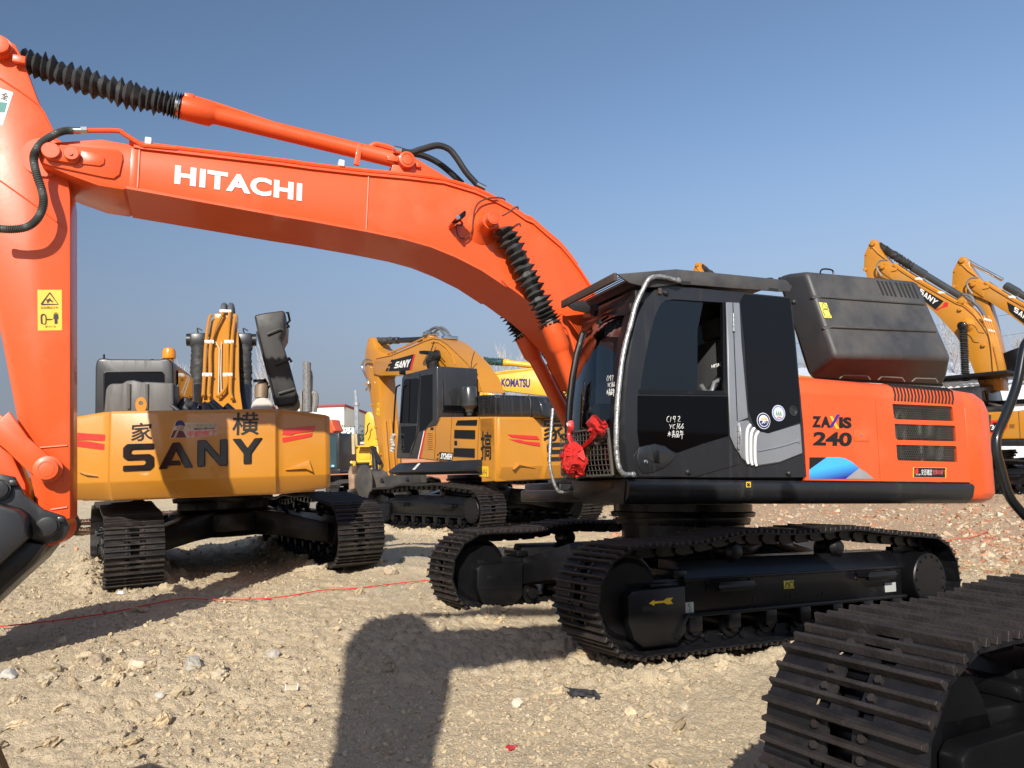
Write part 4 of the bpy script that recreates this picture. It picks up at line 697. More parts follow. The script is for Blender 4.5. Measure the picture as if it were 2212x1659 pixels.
# undercarriage decals
TRK, FRM = ou[1]
fy = 1.27 + .2325
q = FU.y('B8', [(842, 903), (898, 862), (900, 880), (1000, 872), (1040, 843), (1103, 838), (1078, 870), (1105, 905), (1045, 912), (1005, 893), (902, 905), (900, 925)], fy); part('arrow_decal', MB().prism(q, (0, .003, 0)), mat('arrow_yellow', (.62, .42, .02), .5), FRM)
q = FU.y('B8', [(1172, 1012), (1330, 1000), (1326, 885), (1168, 897)], 1.27 + .172); st = part('white_decal', MB().prism(q, (0, .004, 0)), mat('grey_label', (.42, .43, .41), .5), FRM)
part('decal_symbol', strokes([[(.15, .2), (.35, .6), (.15, .8), (.3, .3)], [(.7, .9), (.62, .7), (.75, .5), (.65, .2), (.8, .15)]], [p + V(0, .005, 0) for p in q], .01, .001), green, st)
q = FU.y('Z7', [(185, 1112), (270, 1105), (266, 1038), (182, 1044)], 1.27 + .172); st = part('yellow_decal', MB().prism(q, (0, .004, 0)), mat('olive_label', (.5, .42, .05), .5), FRM); part('decal_symbol', strokes([[(.08, .15), (.28, .8), (.45, .15), (.08, .15)], [(.55, .2), (.55, .75), (.9, .75), (.9, .2), (.55, .2)]], [p + V(0, .005, 0) for p in q], .008, .001), ink, st)
q = FU.y('Z7', [(1040, 1140), (1130, 1132), (1126, 1055), (1034, 1062)], 1.27 + .172); part('white_decal', MB().prism(q, (0, .004, 0)), MATS['grey_label'], FRM)
# --- red ribbon rosette tied to the mesh
rb = mat('red_satin', (.52, .024, .02), .38, var=.15, vscale=20); rr = random.Random(5)
cR = FO.x('B3', [(668, 1262)], XF + .27)[0]; mb = MB()
for k in range(30):
    d = V(rr.uniform(.1, 1), rr.gauss(0, .8), rr.gauss(0, .75)).normalized(); u = d.orthogonal().normalized(); u = (Matrix.Rotation(rr.uniform(0, 6.3), 3, d) @ u); v = d.cross(u); r = rr.uniform(.04, .085); base = cR + d * rr.uniform(.05, .1); rings = []
    for j in range(4):
        t = j / 3; rings.append([base + (u * math.cos(a) * (.35 + .65 * t) + v * math.sin(a) * (.5 + .3 * t)) * r * (1 + .25 * math.sin(3 * a + k)) + d * (t * .045 + .012 * math.sin(4 * a + k)) for a in [2 * math.pi * i / 14 for i in range(14)]])
    mb.loft(rings, 0, cap=True)
mb.lathe(cR - V(.03, 0, 0), (1, 0, 0), [(-.02, .05), (.02, .12), (.08, .11), (.12, .05)], 16)
bow = thing('ribbon_bow', mb, rb, 'red satin ribbon rosette tied on the front mesh of the orange excavator', 'ribbon', frame=FO, angle=30)
def strip(name, P, wd):
    P = spline(P, 8); rings = []
    for i, p in enumerate(P):
        f = i / (len(P) - 1); t = (P[min(i + 1, len(P) - 1)] - P[max(0, i - 1)]).normalized(); s = V(1, 0, 0).cross(t).normalized(); ww = wd * (.45 + .55 * abs(math.sin(2.2 * f + .6)))
        rings.append([p + s * (ww * (c - .5)) + V(.016 * math.cos(c * 9 + f * 5), 0, 0) + V(o, 0, 0) for c, o in [(j / 6, 0) for j in range(7)] + [(1 - j / 6, -.006) for j in range(7)]])
    return part(name, MB().loft(rings), rb, bow, FO, angle=40)
h = lambda p: FO.x('B3', [p], XF + .25)[0]
strip('ribbon_tail', [h(p) for p in ((605, 955), (612, 1000), (600, 1050), (620, 1120), (650, 1190))], .07)
strip('ribbon_tail', [h(p) for p in ((815, 1030), (780, 1090), (740, 1140), (705, 1190))], .055)
strip('ribbon_loop', [h(p) for p in ((755, 990), (790, 965), (830, 985), (870, 1010), (900, 1000))], .14)
strip('ribbon_loop', [h(p) for p in ((860, 1010), (885, 985), (905, 985)) ], .09)
# ------------------------------------------------------------------ ground: one sheet of churned, dried clay
_perm = rng.permutation(4096)
def vnoise(x, y, seed=0):
    xi, yi = np.floor(x).astype(int), np.floor(y).astype(int); fx, fy = x - xi, y - yi; fx = fx * fx * fx * (fx * (fx * 6 - 15) + 10); fy = fy * fy * fy * (fy * (fy * 6 - 15) + 10)
    h = lambda a, b: _perm[(_perm[(a + seed * 131) & 4095] + b) & 4095] / 4095.0
    return (h(xi, yi) * (1 - fx) + h(xi + 1, yi) * fx) * (1 - fy) + (h(xi, yi + 1) * (1 - fx) + h(xi + 1, yi + 1) * fx) * fy
def worley(x, y, seed=0):
    xi, yi = np.floor(x).astype(int), np.floor(y).astype(int); d1 = np.full(x.shape, 9.0); d2 = d1.copy(); idv = np.zeros(x.shape)
    for a in (-1, 0, 1):
        for b in (-1, 0, 1):
            cx, cy = xi + a, yi + b; h = _perm[(_perm[(cx + seed * 77) & 4095] + cy) & 4095]; px = cx + ((h * 37) % 4096) / 4096; py = cy + ((h * 101 + 17) % 4096) / 4096
            d = np.hypot(x - px, y - py); m = d < d1; d2 = np.where(m, d1, np.minimum(d2, d)); idv = np.where(m, h / 4096, idv); d1 = np.where(m, d, d1)
    return d1, d2, idv
def sstep(t): t = np.clip(t, 0, 1); return t * t * (3 - 2 * t)
def gbase(x, y):
    x = np.asarray(x, float); y = np.asarray(y, float)
    return sstep((y - 3.5) / 4) * (.33 * np.maximum(sstep((2.2 - x) / 6.2), sstep((y - 12) / 8)) - .04 * np.clip(x - 1.7, 0, 3.2) * sstep((16 - y) / 5))
BERMS = []                                   # (x0, y0, x1, y1, height, width): spoil squeezed up along the tracks
def berm_from(fr, sides, G, T, h, lens=None):
    for s in sides:
        for off in (-.42, .42):
            a, b = fr.M @ V(-T, s * G + off, 0), fr.M @ V(T + .25, s * G + off, 0); BERMS.append((a.x, a.y, b.x, b.y, h, .16))
FS1 = None
def gz(x, y, detail=True):
    x = np.asarray(x, float); y = np.asarray(y, float); z = gbase(x, y)
    wx = x + .25 * vnoise(x * 2.1, y * 2.1, 40); wy = y + .25 * vnoise(x * 2.1, y * 2.1, 41)
    lump = vnoise(wx * .7, wy * .7, 1) - .5; rough = np.clip(.22 + 1.5 * (vnoise(x * .45, y * .45, 2) - .5), .06, 1.0)
    z = z + .10 * lump
    for x0, y0, x1, y1, h, wd in BERMS:
        dx, dy = x1 - x0, y1 - y0; t = np.clip(((x - x0) * dx + (y - y0) * dy) / (dx * dx + dy * dy), 0, 1); d = np.hypot(x - x0 - t * dx, y - y0 - t * dy)
        nb = vnoise(x * 4, y * 4, 9); z = z + h * np.exp(-(d / wd) ** 2) * (.2 + 1.3 * nb); rough = rough + .9 * np.exp(-(d / (wd * 1.8)) ** 2)
    if not detail: return z
    d1, d2, idv = worley(wx * 5.5, wy * 5.5, 3); z = z + rough * .042 * (np.clip(d2 - d1, 0, .35) / .35 * (.25 + idv) - .4)
    d1, d2, idv = worley(wx * 15 + .4 * vnoise(x * 9, y * 9, 5), wy * 15, 4); z = z + (.15 + rough) * .020 * (np.clip(d2 - d1, 0, .3) / .3 * (.2 + idv) - .4)
    z = z + .028 * (vnoise(x * 3.2, y * 3.2, 6) - .5) + (.25 + rough) * .022 * (vnoise(x * 9, y * 9, 7) - .5) + .015 * (vnoise(x * 26, y * 26, 8) - .5) + .010 * (vnoise(x * 55, y * 55, 10) - .5)
    # prints of crawler shoes pressed into the clay
    for (px, py, ang, wd, ln) in ((-1.75, 4.6, 1.25, .30, 1.3), (.55, 5.2, .35, .30, 1.6), (1.9, 5.1, .42, .30, 1.2)):
        ca, sa = math.cos(ang), math.sin(ang); u = (x - px) * ca + (y - py) * sa; v = -(x - px) * sa + (y - py) * ca; mk = sstep((wd - np.abs(v)) / .06) * sstep((ln - np.abs(u)) / .4) * sstep((vnoise(x * 1.7, y * 1.7, 50) - .36) * 5)
        ph = (u + .04 * vnoise(x * 5, y * 5, 51)) / .095; tr = np.abs(ph - np.floor(ph) - .5) * 2; z = z + mk * (.022 * sstep((tr - .35) / .3) - .012)
    d1, d2, idv = worley(x * 34 + .5 * vnoise(x * 20, y * 20, 15), y * 34, 16); z = z + .008 * (np.clip(d2 - d1, 0, .3) / .3 * (.2 + idv) - .4) * np.clip(1.4 - y / 14, 0, 1)
    return z
def make_ground():
    ys = [-300, -80, -30, -12, -6, -3, -1.5, -.3, .6, 1.3, 1.9]; y = 2.2
    while y < 70: ys.append(y); y += max(.012, y * .0040)
    ys += [80, 100, 140, 220, 400, 900, 2500]; ys = np.array(ys)
    u = np.concatenate([[-30, -10, -4, -2, -1.4], np.linspace(-1, 1, 860), [1.4, 2, 4, 10, 30]])
    span = .70 * np.maximum(ys, 0) + 1.6 + .4 * np.maximum(-ys, 0); X = u[None, :] * span[:, None]; Y = np.repeat(ys[:, None], len(u), 1); Z = gz(X, Y)
    nr, nc = X.shape; co = np.stack([X, Y, Z], -1).reshape(-1, 3); i = np.arange(nr - 1)[:, None] * nc + np.arange(nc - 1)[None, :]; F = np.stack([i, i + 1, i + nc + 1, i + nc], -1).reshape(-1, 4)
    me = bpy.data.meshes.new('ground'); me.vertices.add(len(co)); me.vertices.foreach_set('co', co.ravel()); me.loops.add(F.size); me.loops.foreach_set('vertex_index', F.ravel().astype(np.int32)); me.polygons.add(len(F)); me.polygons.foreach_set('loop_start', np.arange(0, F.size, 4, dtype=np.int32)); me.polygons.foreach_set('loop_total', np.full(len(F), 4, dtype=np.int32)); me.polygons.foreach_set('use_smooth', np.ones(len(F), bool)); me.update(calc_edges=True)
    m = bpy.data.materials.new('dry_clay'); m.use_nodes = True; N = m.node_tree.nodes; L = m.node_tree.links; b = N['Principled BSDF']; tc = N.new('ShaderNodeTexCoord'); b.inputs['Roughness'].default_value = .95; b.inputs['Specular IOR Level'].default_value = .15
    def ramp(scale, cols, det=8, rough=.6, pos=(.3, .7)):
        n = N.new('ShaderNodeTexNoise'); n.inputs['Scale'].default_value = scale; n.inputs['Detail'].default_value = det; n.inputs['Roughness'].default_value = rough; L.new(tc.outputs['Object'], n.inputs['Vector']); r = N.new('ShaderNodeValToRGB'); L.new(n.outputs['Fac'], r.inputs[0])
        r.color_ramp.elements[0].color = (*cols[0], 1); r.color_ramp.elements[1].color = (*cols[1], 1); r.color_ramp.elements[0].position, r.color_ramp.elements[1].position = pos; return r.outputs[0], n.outputs['Fac']
    c1, _ = ramp(.55, ((.54, .425, .275), (.68, .55, .375))); c2, _ = ramp(5, ((.48, .375, .235), (.72, .59, .405)), 10, .7); c3, f3 = ramp(55, ((.43, .335, .21), (.78, .66, .465)), 6, .7, (.25, .75)); c4, f4 = ramp(1.1, ((.42, .38, .32), (.42, .38, .32)))
    def mix(a, bb, f, mode='MIX'):
        x = N.new('ShaderNodeMix'); x.data_type = 'RGBA'; x.blend_type = mode; L.new(a, x.inputs['A']); L.new(bb, x.inputs['B'])
        if isinstance(f, float): x.inputs['Factor'].default_value = f
        else: L.new(f, x.inputs['Factor'])
        return x.outputs['Result']
    c = mix(c1, c2, .45); c = mix(c, c3, .35); g = N.new('ShaderNodeMapRange'); g.inputs['From Min'].default_value = .58; g.inputs['From Max'].default_value = .72; L.new(f4, g.inputs['Value']); gm = N.new('ShaderNodeMath'); gm.operation = 'MULTIPLY'; gm.inputs[1].default_value = .55; L.new(g.outputs[0], gm.inputs[0]); c = mix(c, c4, gm.outputs[0])
    # brick-red dust where the rubble lies
    sx = N.new('ShaderNodeSeparateXYZ'); L.new(tc.outputs['Object'], sx.inputs[0]); a1 = N.new('ShaderNodeMapRange'); a1.inputs['From Min'].default_value = 10.5; a1.inputs['From Max'].default_value = 14; L.new(sx.outputs['Y'], a1.inputs['Value']); a2 = N.new('ShaderNodeMapRange'); a2.inputs['From Min'].default_value = .5; a2.inputs['From Max'].default_value = 4; L.new(sx.outputs['X'], a2.inputs['Value'])
    rn, rf = ramp(.9, ((.34, .13, .07), (.42, .25, .15)), 8, .7); mm = N.new('ShaderNodeMath'); mm.operation = 'MULTIPLY'; L.new(a1.outputs[0], mm.inputs[0]); L.new(a2.outputs[0], mm.inputs[1]); m2 = N.new('ShaderNodeMath'); m2.operation = 'MULTIPLY'; L.new(mm.outputs[0], m2.inputs[0]); L.new(rf, m2.inputs[1]); c = mix(c, rn, m2.outputs[0])
    L.new(c, b.inputs['Base Color']); bp = N.new('ShaderNodeBump'); bp.inputs['Strength'].default_value = .9; bp.inputs['Distance'].default_value = .03
    vo = N.new('ShaderNodeTexVoronoi'); vo.inputs['Scale'].default_value = 30; vo.feature = 'DISTANCE_TO_EDGE'; wn = N.new('ShaderNodeTexNoise'); wn.inputs['Scale'].default_value = 14; wn.inputs['Detail'].default_value = 5; L.new(tc.outputs['Object'], wn.inputs['Vector']); wm = N.new('ShaderNodeVectorMath'); wm.operation = 'MULTIPLY_ADD'; wm.inputs[1].default_value = (.09, .09, .09); L.new(wn.outputs['Color'], wm.inputs[0]); L.new(tc.outputs['Object'], wm.inputs[2]); L.new(wm.outputs[0], vo.inputs['Vector'])
    vr = N.new('ShaderNodeMapRange'); vr.inputs['From Max'].default_value = .16; L.new(vo.outputs['Distance'], vr.inputs['Value']); va = N.new('ShaderNodeMath'); va.operation = 'MULTIPLY_ADD'; va.inputs[1].default_value = .12; L.new(vr.outputs[0], va.inputs[0]); L.new(f3, va.inputs[2]); L.new(va.outputs[0], bp.inputs['Height']); nb = N.new('ShaderNodeTexNoise'); nb.inputs['Scale'].default_value = 160; nb.inputs['Detail'].default_value = 3; L.new(tc.outputs['Object'], nb.inputs['Vector']); b2 = N.new('ShaderNodeBump'); b2.inputs['Strength'].default_value = .4; b2.inputs['Distance'].default_value = .004; L.new(nb.outputs['Fac'], b2.inputs['Height']); L.new(bp.outputs[0], b2.inputs['Normal']); L.new(b2.outputs[0], b.inputs['Normal'])
    me.materials.append(m); o = bpy.data.objects.new('ground', me); COL.objects.link(o); o['label'] = 'dry churned clay yard under the excavators'; o['category'] = 'ground'; o['kind'] = 'structure'
# ------------------------------------------------------------------ loose stones, rubble, straw
def rock_variants(n, seed, sub=2, rough=.35, boxy=0):
    out = []; r = random.Random(seed)
    for k in range(n):
        bm = bmesh.new()
        if boxy: bmesh.ops.create_cube(bm, size=1.6); bmesh.ops.subdivide_edges(bm, edges=bm.edges, cuts=1, use_grid_fill=True)
        else: bmesh.ops.create_icosphere(bm, subdivisions=sub, radius=1)
        pl = [(Vector((r.gauss(0, 1), r.gauss(0, 1), r.gauss(0, 1))).normalized(), r.uniform(.45, .85)) for _ in range(7)]
        for v in bm.verts:
            for nrm, d in pl:
                e = v.co.dot(nrm) - d * (1.3 if boxy else 1)
                if e > 0: v.co -= nrm * e * .85
            v.co += Vector((r.uniform(-1, 1), r.uniform(-1, 1), r.uniform(-1, 1))) * rough * .2
        bmesh.ops.triangulate(bm, faces=bm.faces); bm.verts.ensure_lookup_table(); out.append((np.array([v.co[:] for v in bm.verts]), np.array([[v.index for v in f.verts] for f in bm.faces]))); bm.free()
    return out
def scatter(name, xy, size, variants, tones, m, seed=0, sink=.25, flat=(.55, .9), aspect=(.7, 1.3)):
    r = np.random.default_rng(seed); Z = gz(xy[:, 0], xy[:, 1]); VV, FF, TT = [], [], []; o = 0
    for (x, y), z, s in zip(xy, Z, size):
        v, f = variants[r.integers(len(variants))]; a = r.uniform(0, 6.28); tx, ty = r.normal(0, .35, 2); ca, sa = math.cos(a), math.sin(a); sc = np.array([r.uniform(*aspect), r.uniform(*aspect), r.uniform(*flat)]) * s
        p = v * sc; p = np.stack([p[:, 0], p[:, 1] - tx * p[:, 2], p[:, 2] + tx * p[:, 1] + ty * p[:, 0]], 1); p = np.stack([p[:, 0] * ca - p[:, 1] * sa, p[:, 0] * sa + p[:, 1] * ca, p[:, 2]], 1)
        VV.append(p + (x, y, z + sc[2] * (1 - 2 * sink) * .6)); FF.append(f + o); TT.append(np.repeat(np.array(tones[r.integers(len(tones))])[None] * r.uniform(.8, 1.15), len(v), 0)); o += len(v)
    VV, FF, TT = np.concatenate(VV), np.concatenate(FF), np.concatenate(TT); me = bpy.data.meshes.new(name); me.from_pydata(VV.tolist(), [], FF.tolist()); at = me.color_attributes.new('tone', 'FLOAT_COLOR', 'POINT'); at.data.foreach_set('color', np.concatenate([TT, np.ones((len(TT), 1))], 1).ravel())
    me.materials.append(m); return me
def tone_mat(name, rough=.95, amp=.35, scale=40):
    m = bpy.data.materials.new(name); m.use_nodes = True; N = m.node_tree.nodes; L = m.node_tree.links; b = N['Principled BSDF']; a = N.new('ShaderNodeAttribute'); a.attribute_name = 'tone'; tc = N.new('ShaderNodeTexCoord'); n = N.new('ShaderNodeTexNoise'); n.inputs['Scale'].default_value = scale; n.inputs['Detail'].default_value = 6; L.new(tc.outputs['Object'], n.inputs['Vector']); mr = N.new('ShaderNodeMapRange'); mr.inputs['To Min'].default_value = 1 - amp; mr.inputs['To Max'].default_value = 1 + amp; L.new(n.outputs['Fac'], mr.inputs['Value']); mx = N.new('ShaderNodeVectorMath'); mx.operation = 'SCALE'; L.new(a.outputs['Color'], mx.inputs[0]); L.new(mr.outputs[0], mx.inputs['Scale']); L.new(mx.outputs[0], b.inputs['Base Color']); b.inputs['Roughness'].default_value = rough; b.inputs['Specular IOR Level'].default_value = .15
    bp = N.new('ShaderNodeBump'); bp.inputs['Strength'].default_value = .5; bp.inputs['Distance'].default_value = .006; L.new(n.outputs['Fac'], bp.inputs['Height']); L.new(bp.outputs[0], b.inputs['Normal']); return m
stone_m = tone_mat('clay_stone'); brick_m = tone_mat('brick_fragment')
CLAY = [(.47, .37, .235), (.43, .335, .215), (.49, .39, .255), (.44, .37, .26), (.38, .295, .19), (.46, .375, .25)]
BRICK = [(.42, .19, .115), (.46, .24, .145), (.38, .17, .10), (.48, .33, .22), (.50, .41, .29), (.52, .43, .31), (.44, .37, .27), (.47, .32, .20), (.50, .40, .27)]
def stuff(name, me, label, cat):
    o = bpy.data.objects.new(name, me); COL.objects.link(o); o['label'] = label; o['category'] = cat; o['kind'] = 'stuff'; return o
def make_litter():
    r = np.random.default_rng(21); rv = rock_variants(14, 3, 1, 1.2)
    n = 52000; yy = 3.2 * np.exp(r.random(n) * math.log(24 / 3.2)); xx = (r.random(n) * 2 - 1) * (.68 * yy + .6); keep = vnoise(xx * .6, yy * .6, 2) + .5 * vnoise(xx * 2.5, yy * 2.5, 31) > .42 + .4 * r.random(n); xx, yy = xx[keep], yy[keep]
    sz = .0045 + .008 * r.random(len(xx)) ** 2 + .018 * (r.random(len(xx)) ** 22); sz *= (1 + yy * .05)
    stuff('gravel', scatter('gravel', np.stack([xx, yy], 1), sz, rv, CLAY, stone_m, 5, sink=.4), 'loose clay crumbs and small stones strewn over the yard', 'gravel')
    B = []
    for x0, y0, x1, y1, h, wd in BERMS:
        m = int(90 * h / .12); t = r.random(m); o = r.normal(0, .14, m); dx, dy = x1 - x0, y1 - y0; L = math.hypot(dx, dy); B.append(np.stack([x0 + dx * t - dy / L * o, y0 + dy * t + dx / L * o], 1))
    B.append(np.stack([r.uniform(-3.8, -2.1, 110), r.uniform(4.6, 6.6, 110)], 1)); B.append(np.stack([r.uniform(-5.5, 2, 130), r.uniform(7, 13, 130)], 1)); B.append(np.stack([r.uniform(-2, 2.2, 45), r.uniform(3.6, 6.6, 45)], 1))
    B = np.concatenate(B); B = B[(np.abs(B[:, 0]) < .7 * B[:, 1] + .5) & (B[:, 1] > 3)]
    stuff('clods', scatter('clods', B, .015 + .055 * r.random(len(B)) ** 2.6, rock_variants(12, 8, 3, .9), CLAY, stone_m, 6, flat=(.45, .8), sink=.42), 'crumbled clay clods heaped along the tracks', 'clods')
    n = 7000; x = r.uniform(.3, 12, n); y = 11.0 + np.abs(r.normal(0, 4.2, n)); k = vnoise(x * .8, y * .8, 13) > .38; x, y = x[k], y[k]
    x = np.concatenate([x, r.uniform(-9, -2, 260), r.uniform(-3, 2, 40)]); y = np.concatenate([y, r.uniform(13, 24, 260), r.uniform(4.2, 9, 40)])
    stuff('brick_rubble', scatter('brick_rubble', np.stack([x, y], 1), (.012 + .05 * r.random(len(x)) ** 3) * np.where(y < 9.5, .35, 1), rock_variants(12, 9, 1, .35, boxy=1), BRICK, brick_m, 7, flat=(.35, .75), aspect=(.6, 1.5)), 'broken red and pale brick rubble behind the orange excavator', 'rubble')
    mb = MB(); rr = random.Random(4)
    for k in range(420):
        c = V(rr.gauss(6.2, 1.1), rr.gauss(11.3, .5), 0) if k < 300 else V(rr.uniform(2, 8), rr.uniform(10.6, 13.5), 0); a = rr.uniform(0, 6.3); l = rr.uniform(.08, .32); d = V(math.cos(a), math.sin(a), rr.uniform(-.1, .25)); z = float(gz(c.x, c.y)); c.z = z + rr.uniform(.005, .05); mb.tube([c - d * l / 2, c + V(rr.gauss(0, .01), rr.gauss(0, .01), .015), c + d * l / 2], .0025, 3)
    me = mb.done('straw'); me.materials.append(mat('dry_straw', (.42, .31, .15), .8, var=.3)); stuff('straw', me, 'dry straw and weed stalks lying before the brick rubble', 'straw')
AG = 'amber excavators parked in the yard'
# ------------------------------------------------------------------ block lettering shared by the amber excavators
BL = dict(S=[(1, 1), (1, .78), (.31, .78), (.26, .73), (.26, .66), (.31, .61), (.86, .61), (1, .5), (1, .14), (.86, 0), (0, 0), (0, .21), (.68, .21), (.73, .26), (.73, .34), (.68, .39), (.14, .39), (0, .5), (0, .86), (.14, 1)],
          A=[(0, 0), (.40, 1), (.62, 1), (1, 0), (.75, 0), (.51, .68), (.37, .30), (.60, .30), (.655, .12), (.30, .12), (.25, 0)],
          N=[(0, 0), (0, 1), (.28, 1), (.74, .36), (.74, 1), (1, 1), (1, 0), (.73, 0), (.26, .64), (.26, 0)],
          Y=[(.37, 0), (.37, .40), (0, 1), (.28, 1), (.5, .62), (.72, 1), (1, 1), (.63, .40), (.63, 0)])
def qmap(Q, p): u, v = p; return Q[0] * ((1 - u) * (1 - v)) + Q[1] * (u * (1 - v)) + Q[2] * (u * v) + Q[3] * ((1 - u) * v)
def sub4(q, a, b, c=0, d=1): return [qmap(q, (a, c)), qmap(q, (b, c)), qmap(q, (b, d)), qmap(q, (a, d))]
def block(ch, Q, t=.004, bev=0): n = (Q[1] - Q[0]).cross(Q[3] - Q[0]).normalized(); return MB().prism([qmap(Q, p) - n * .003 for p in BL[ch]], n * (t + .003), bev, 1)
def tilt(fr, tag, p, x0, z0, x1, z1):
    o = fr.I @ EYE; d = fr.I.to_3x3() @ sight(d_(tag, p)); n = V(-(z1 - z0), 0, x1 - x0); t = (V(x0, 0, z0) - o).dot(n) / d.dot(n); return o + d * t
# ------------------------------------------------------------------ amber excavator seen from behind
S1C = V(-4.24, 11.5, .33); F1U = Frame(S1C, R_(-60)); F1 = Frame(S1C, R_(-76))
A_ = root('amber_excavator', F1U, 'amber excavator seen from behind with big black letters on its counterweight', 'excavator', AG)
undercarriage(A_, F1U, G=1.32, T=1.80, wd=.62, m_shoe=mat('worn_track', (.012, .011, .012), .4, metal=.15, var=.3, vscale=6, dirt=(.045, .03, .022), dscale=5, dmin=.45, dmax=.75, bump=.1))
def ap(name, mb, m, parent=A_, **k): return part(name, mb, m, parent, F1, **k)
RX = -2.80
def G1(pts, x=RX): return F1.x('A1', pts, x)
t = G1([(435, 968), (1630, 926), (780, 1605), (1550, 1560), (780, 1472), (1370, 1442), (2030, 1300)]); yl, yr, zt, zb_, zc = t[0].y, t[1].y, (t[0].z + t[1].z) / 2, (t[2].z + t[3].z) / 2, (t[4].z + t[5].z) / 2; yo = abs(t[6].y - (yl + yr) / 2); ym = (yl + yr) / 2; hw = (yl - yr) / 2
st_ = []
for dy, dx, ins in ((-yo, .17, .04), (-yo + .05, .12, .015), (-hw - .10, .085, 0), (-hw - .03, .065, 0), (-hw, 0, 0), (hw, 0, 0), (hw + .03, .065, 0), (hw + .10, .085, 0), (yo - .05, .12, .015), (yo, .17, .04)):
    q = abs(dy) / yo; e = max(0, q - .82) * .5; y = ym + dy; st_.append([V(RX + dx + .02, y, zt - e), V(RX + dx, y, zt - .05 - e), V(RX + dx, y, zc + .01), V(RX + dx + .11, y, zb_ + .03 + e * .6), V(RX + dx + .15, y, zb_ + e * .6), V(RX + dx + .9, y, zb_ + e * .6), V(RX + dx + .9, y, zt - e)])
cw1 = ap('counterweight', MB().loft(st_, .012), yellow, angle=24)
for ch, q in (('S', ((525, 1395), (752, 1385), (750, 1190), (525, 1195))), ('A', ((782, 1378), (1035, 1365), (1030, 1178), (785, 1190))), ('N', ((1065, 1362), (1285, 1352), (1285, 1160), (1065, 1168))), ('Y', ((1316, 1345), (1540, 1335), (1540, 1150), (1318, 1158)))):
    Q = G1(q); ap('counterweight_lettering', block(ch, Q, .022, .009), mat('ebony_letter', (.012, .012, .013), .14, coat=.5, var=.1), cw1)
for pts, x, c in ((((1635, 1090), (1920, 1058), (1908, 1103), (1770, 1118), (1750, 1130), (1630, 1130)), .10, 0), (((1625, 1158), (1770, 1135), (1900, 1112), (1895, 1140), (1625, 1200)), .10, 0), (((180, 1112), (420, 1128), (435, 1178), (270, 1165), (180, 1168)), .1, 0), (((180, 1172), (270, 1175), (440, 1205), (440, 1248), (180, 1212)), .1, 0)):
    P = [F1.hit('A1', p, 0, RX + .06) for p in pts]; P = [V(RX + .085 + .04 * max(0, abs(p.y - ym) - hw - .1) / (yo - hw - .15) - .012, p.y, p.z) for p in P]
    ap('red_reflector', MB().prism(P, (.014, 0, 0), .003, 1), mat('red_reflector', (.62, .03, .02), .25, coat=.4, var=.08), cw1)
for s, pts in ((1, ((1700, 1385), (1875, 1312), (1905, 1400), (1850, 1375))), (-1, ((195, 1395), (340, 1430), (250, 1420)))):
    P = [F1.hit('A1', p, 0, RX + .06) for p in pts]; ap('cast_ridge', MB().prism([p + V(-.01, 0, 0) for p in P], (.1, 0, 0), .008), yellow, cw1)
for ch, q in (('横', ((1315, 1132), (1510, 1128), (1512, 962), (1320, 968))), ('家', ((580, 1178), (738, 1165), (738, 1035), (585, 1045)))): ap('brush_character', quad_text(ch, G1(q, RX - .002), bold=.012), ink, cw1)
st = ap('sticker', MB().prism(G1([(862, 1155), (885, 1090), (905, 1030), (945, 1018), (975, 1040), (1205, 1040), (1205, 1135), (990, 1150)], RX - .002), (.002, 0, 0)), mat('beige_vinyl', (.55, .42, .30), .4), cw1)
ap('sticker_cap', MB().prism(G1([(902, 1065), (908, 1035), (930, 1022), (955, 1024), (972, 1045), (975, 1065), (940, 1058)], RX - .004), (.0015, 0, 0)), navy, st)
ap('sticker_face', MB().prism(G1([(915, 1062), (968, 1062), (965, 1090), (940, 1100), (915, 1088)], RX - .0038), (.0015, 0, 0)), mat('tan_ink', (.35, .2, .13), .5), st)
ap('sticker_shirt', MB().prism(G1([(868, 1150), (890, 1100), (915, 1090), (960, 1100), (985, 1148)], RX - .0034), (.001, 0, 0)), mat('maroon_ink', (.10, .02, .03), .5), st)
ap('sticker_hand', MB().prism(G1([(890, 1150), (915, 1095), (930, 1062), (940, 1068), (925, 1110), (905, 1152)], RX - .0044), (.001, 0, 0)), mat('skin_ink', (.42, .3, .2), .5), st)
ap('sticker_lettering', quad_text('为了想要的生活', G1([(988, 1082), (1203, 1072), (1203, 1042), (988, 1052)], RX - .003), thick=.001), mat('sage_ink', (.3, .33, .2), .5), st)
ap('sticker_lettering', quad_text('Make Money', G1([(1040, 1097), (1192, 1088), (1192, 1072), (1040, 1080)], RX - .003), thick=.001, bold=.02), navy, st)
ap('sticker_lettering', quad_text('干就完了', G1([(988, 1148), (1203, 1134), (1203, 1092), (988, 1102)], RX - .003), thick=.001, bold=.03), mat('coral_ink', (.75, .12, .12), .4), st)
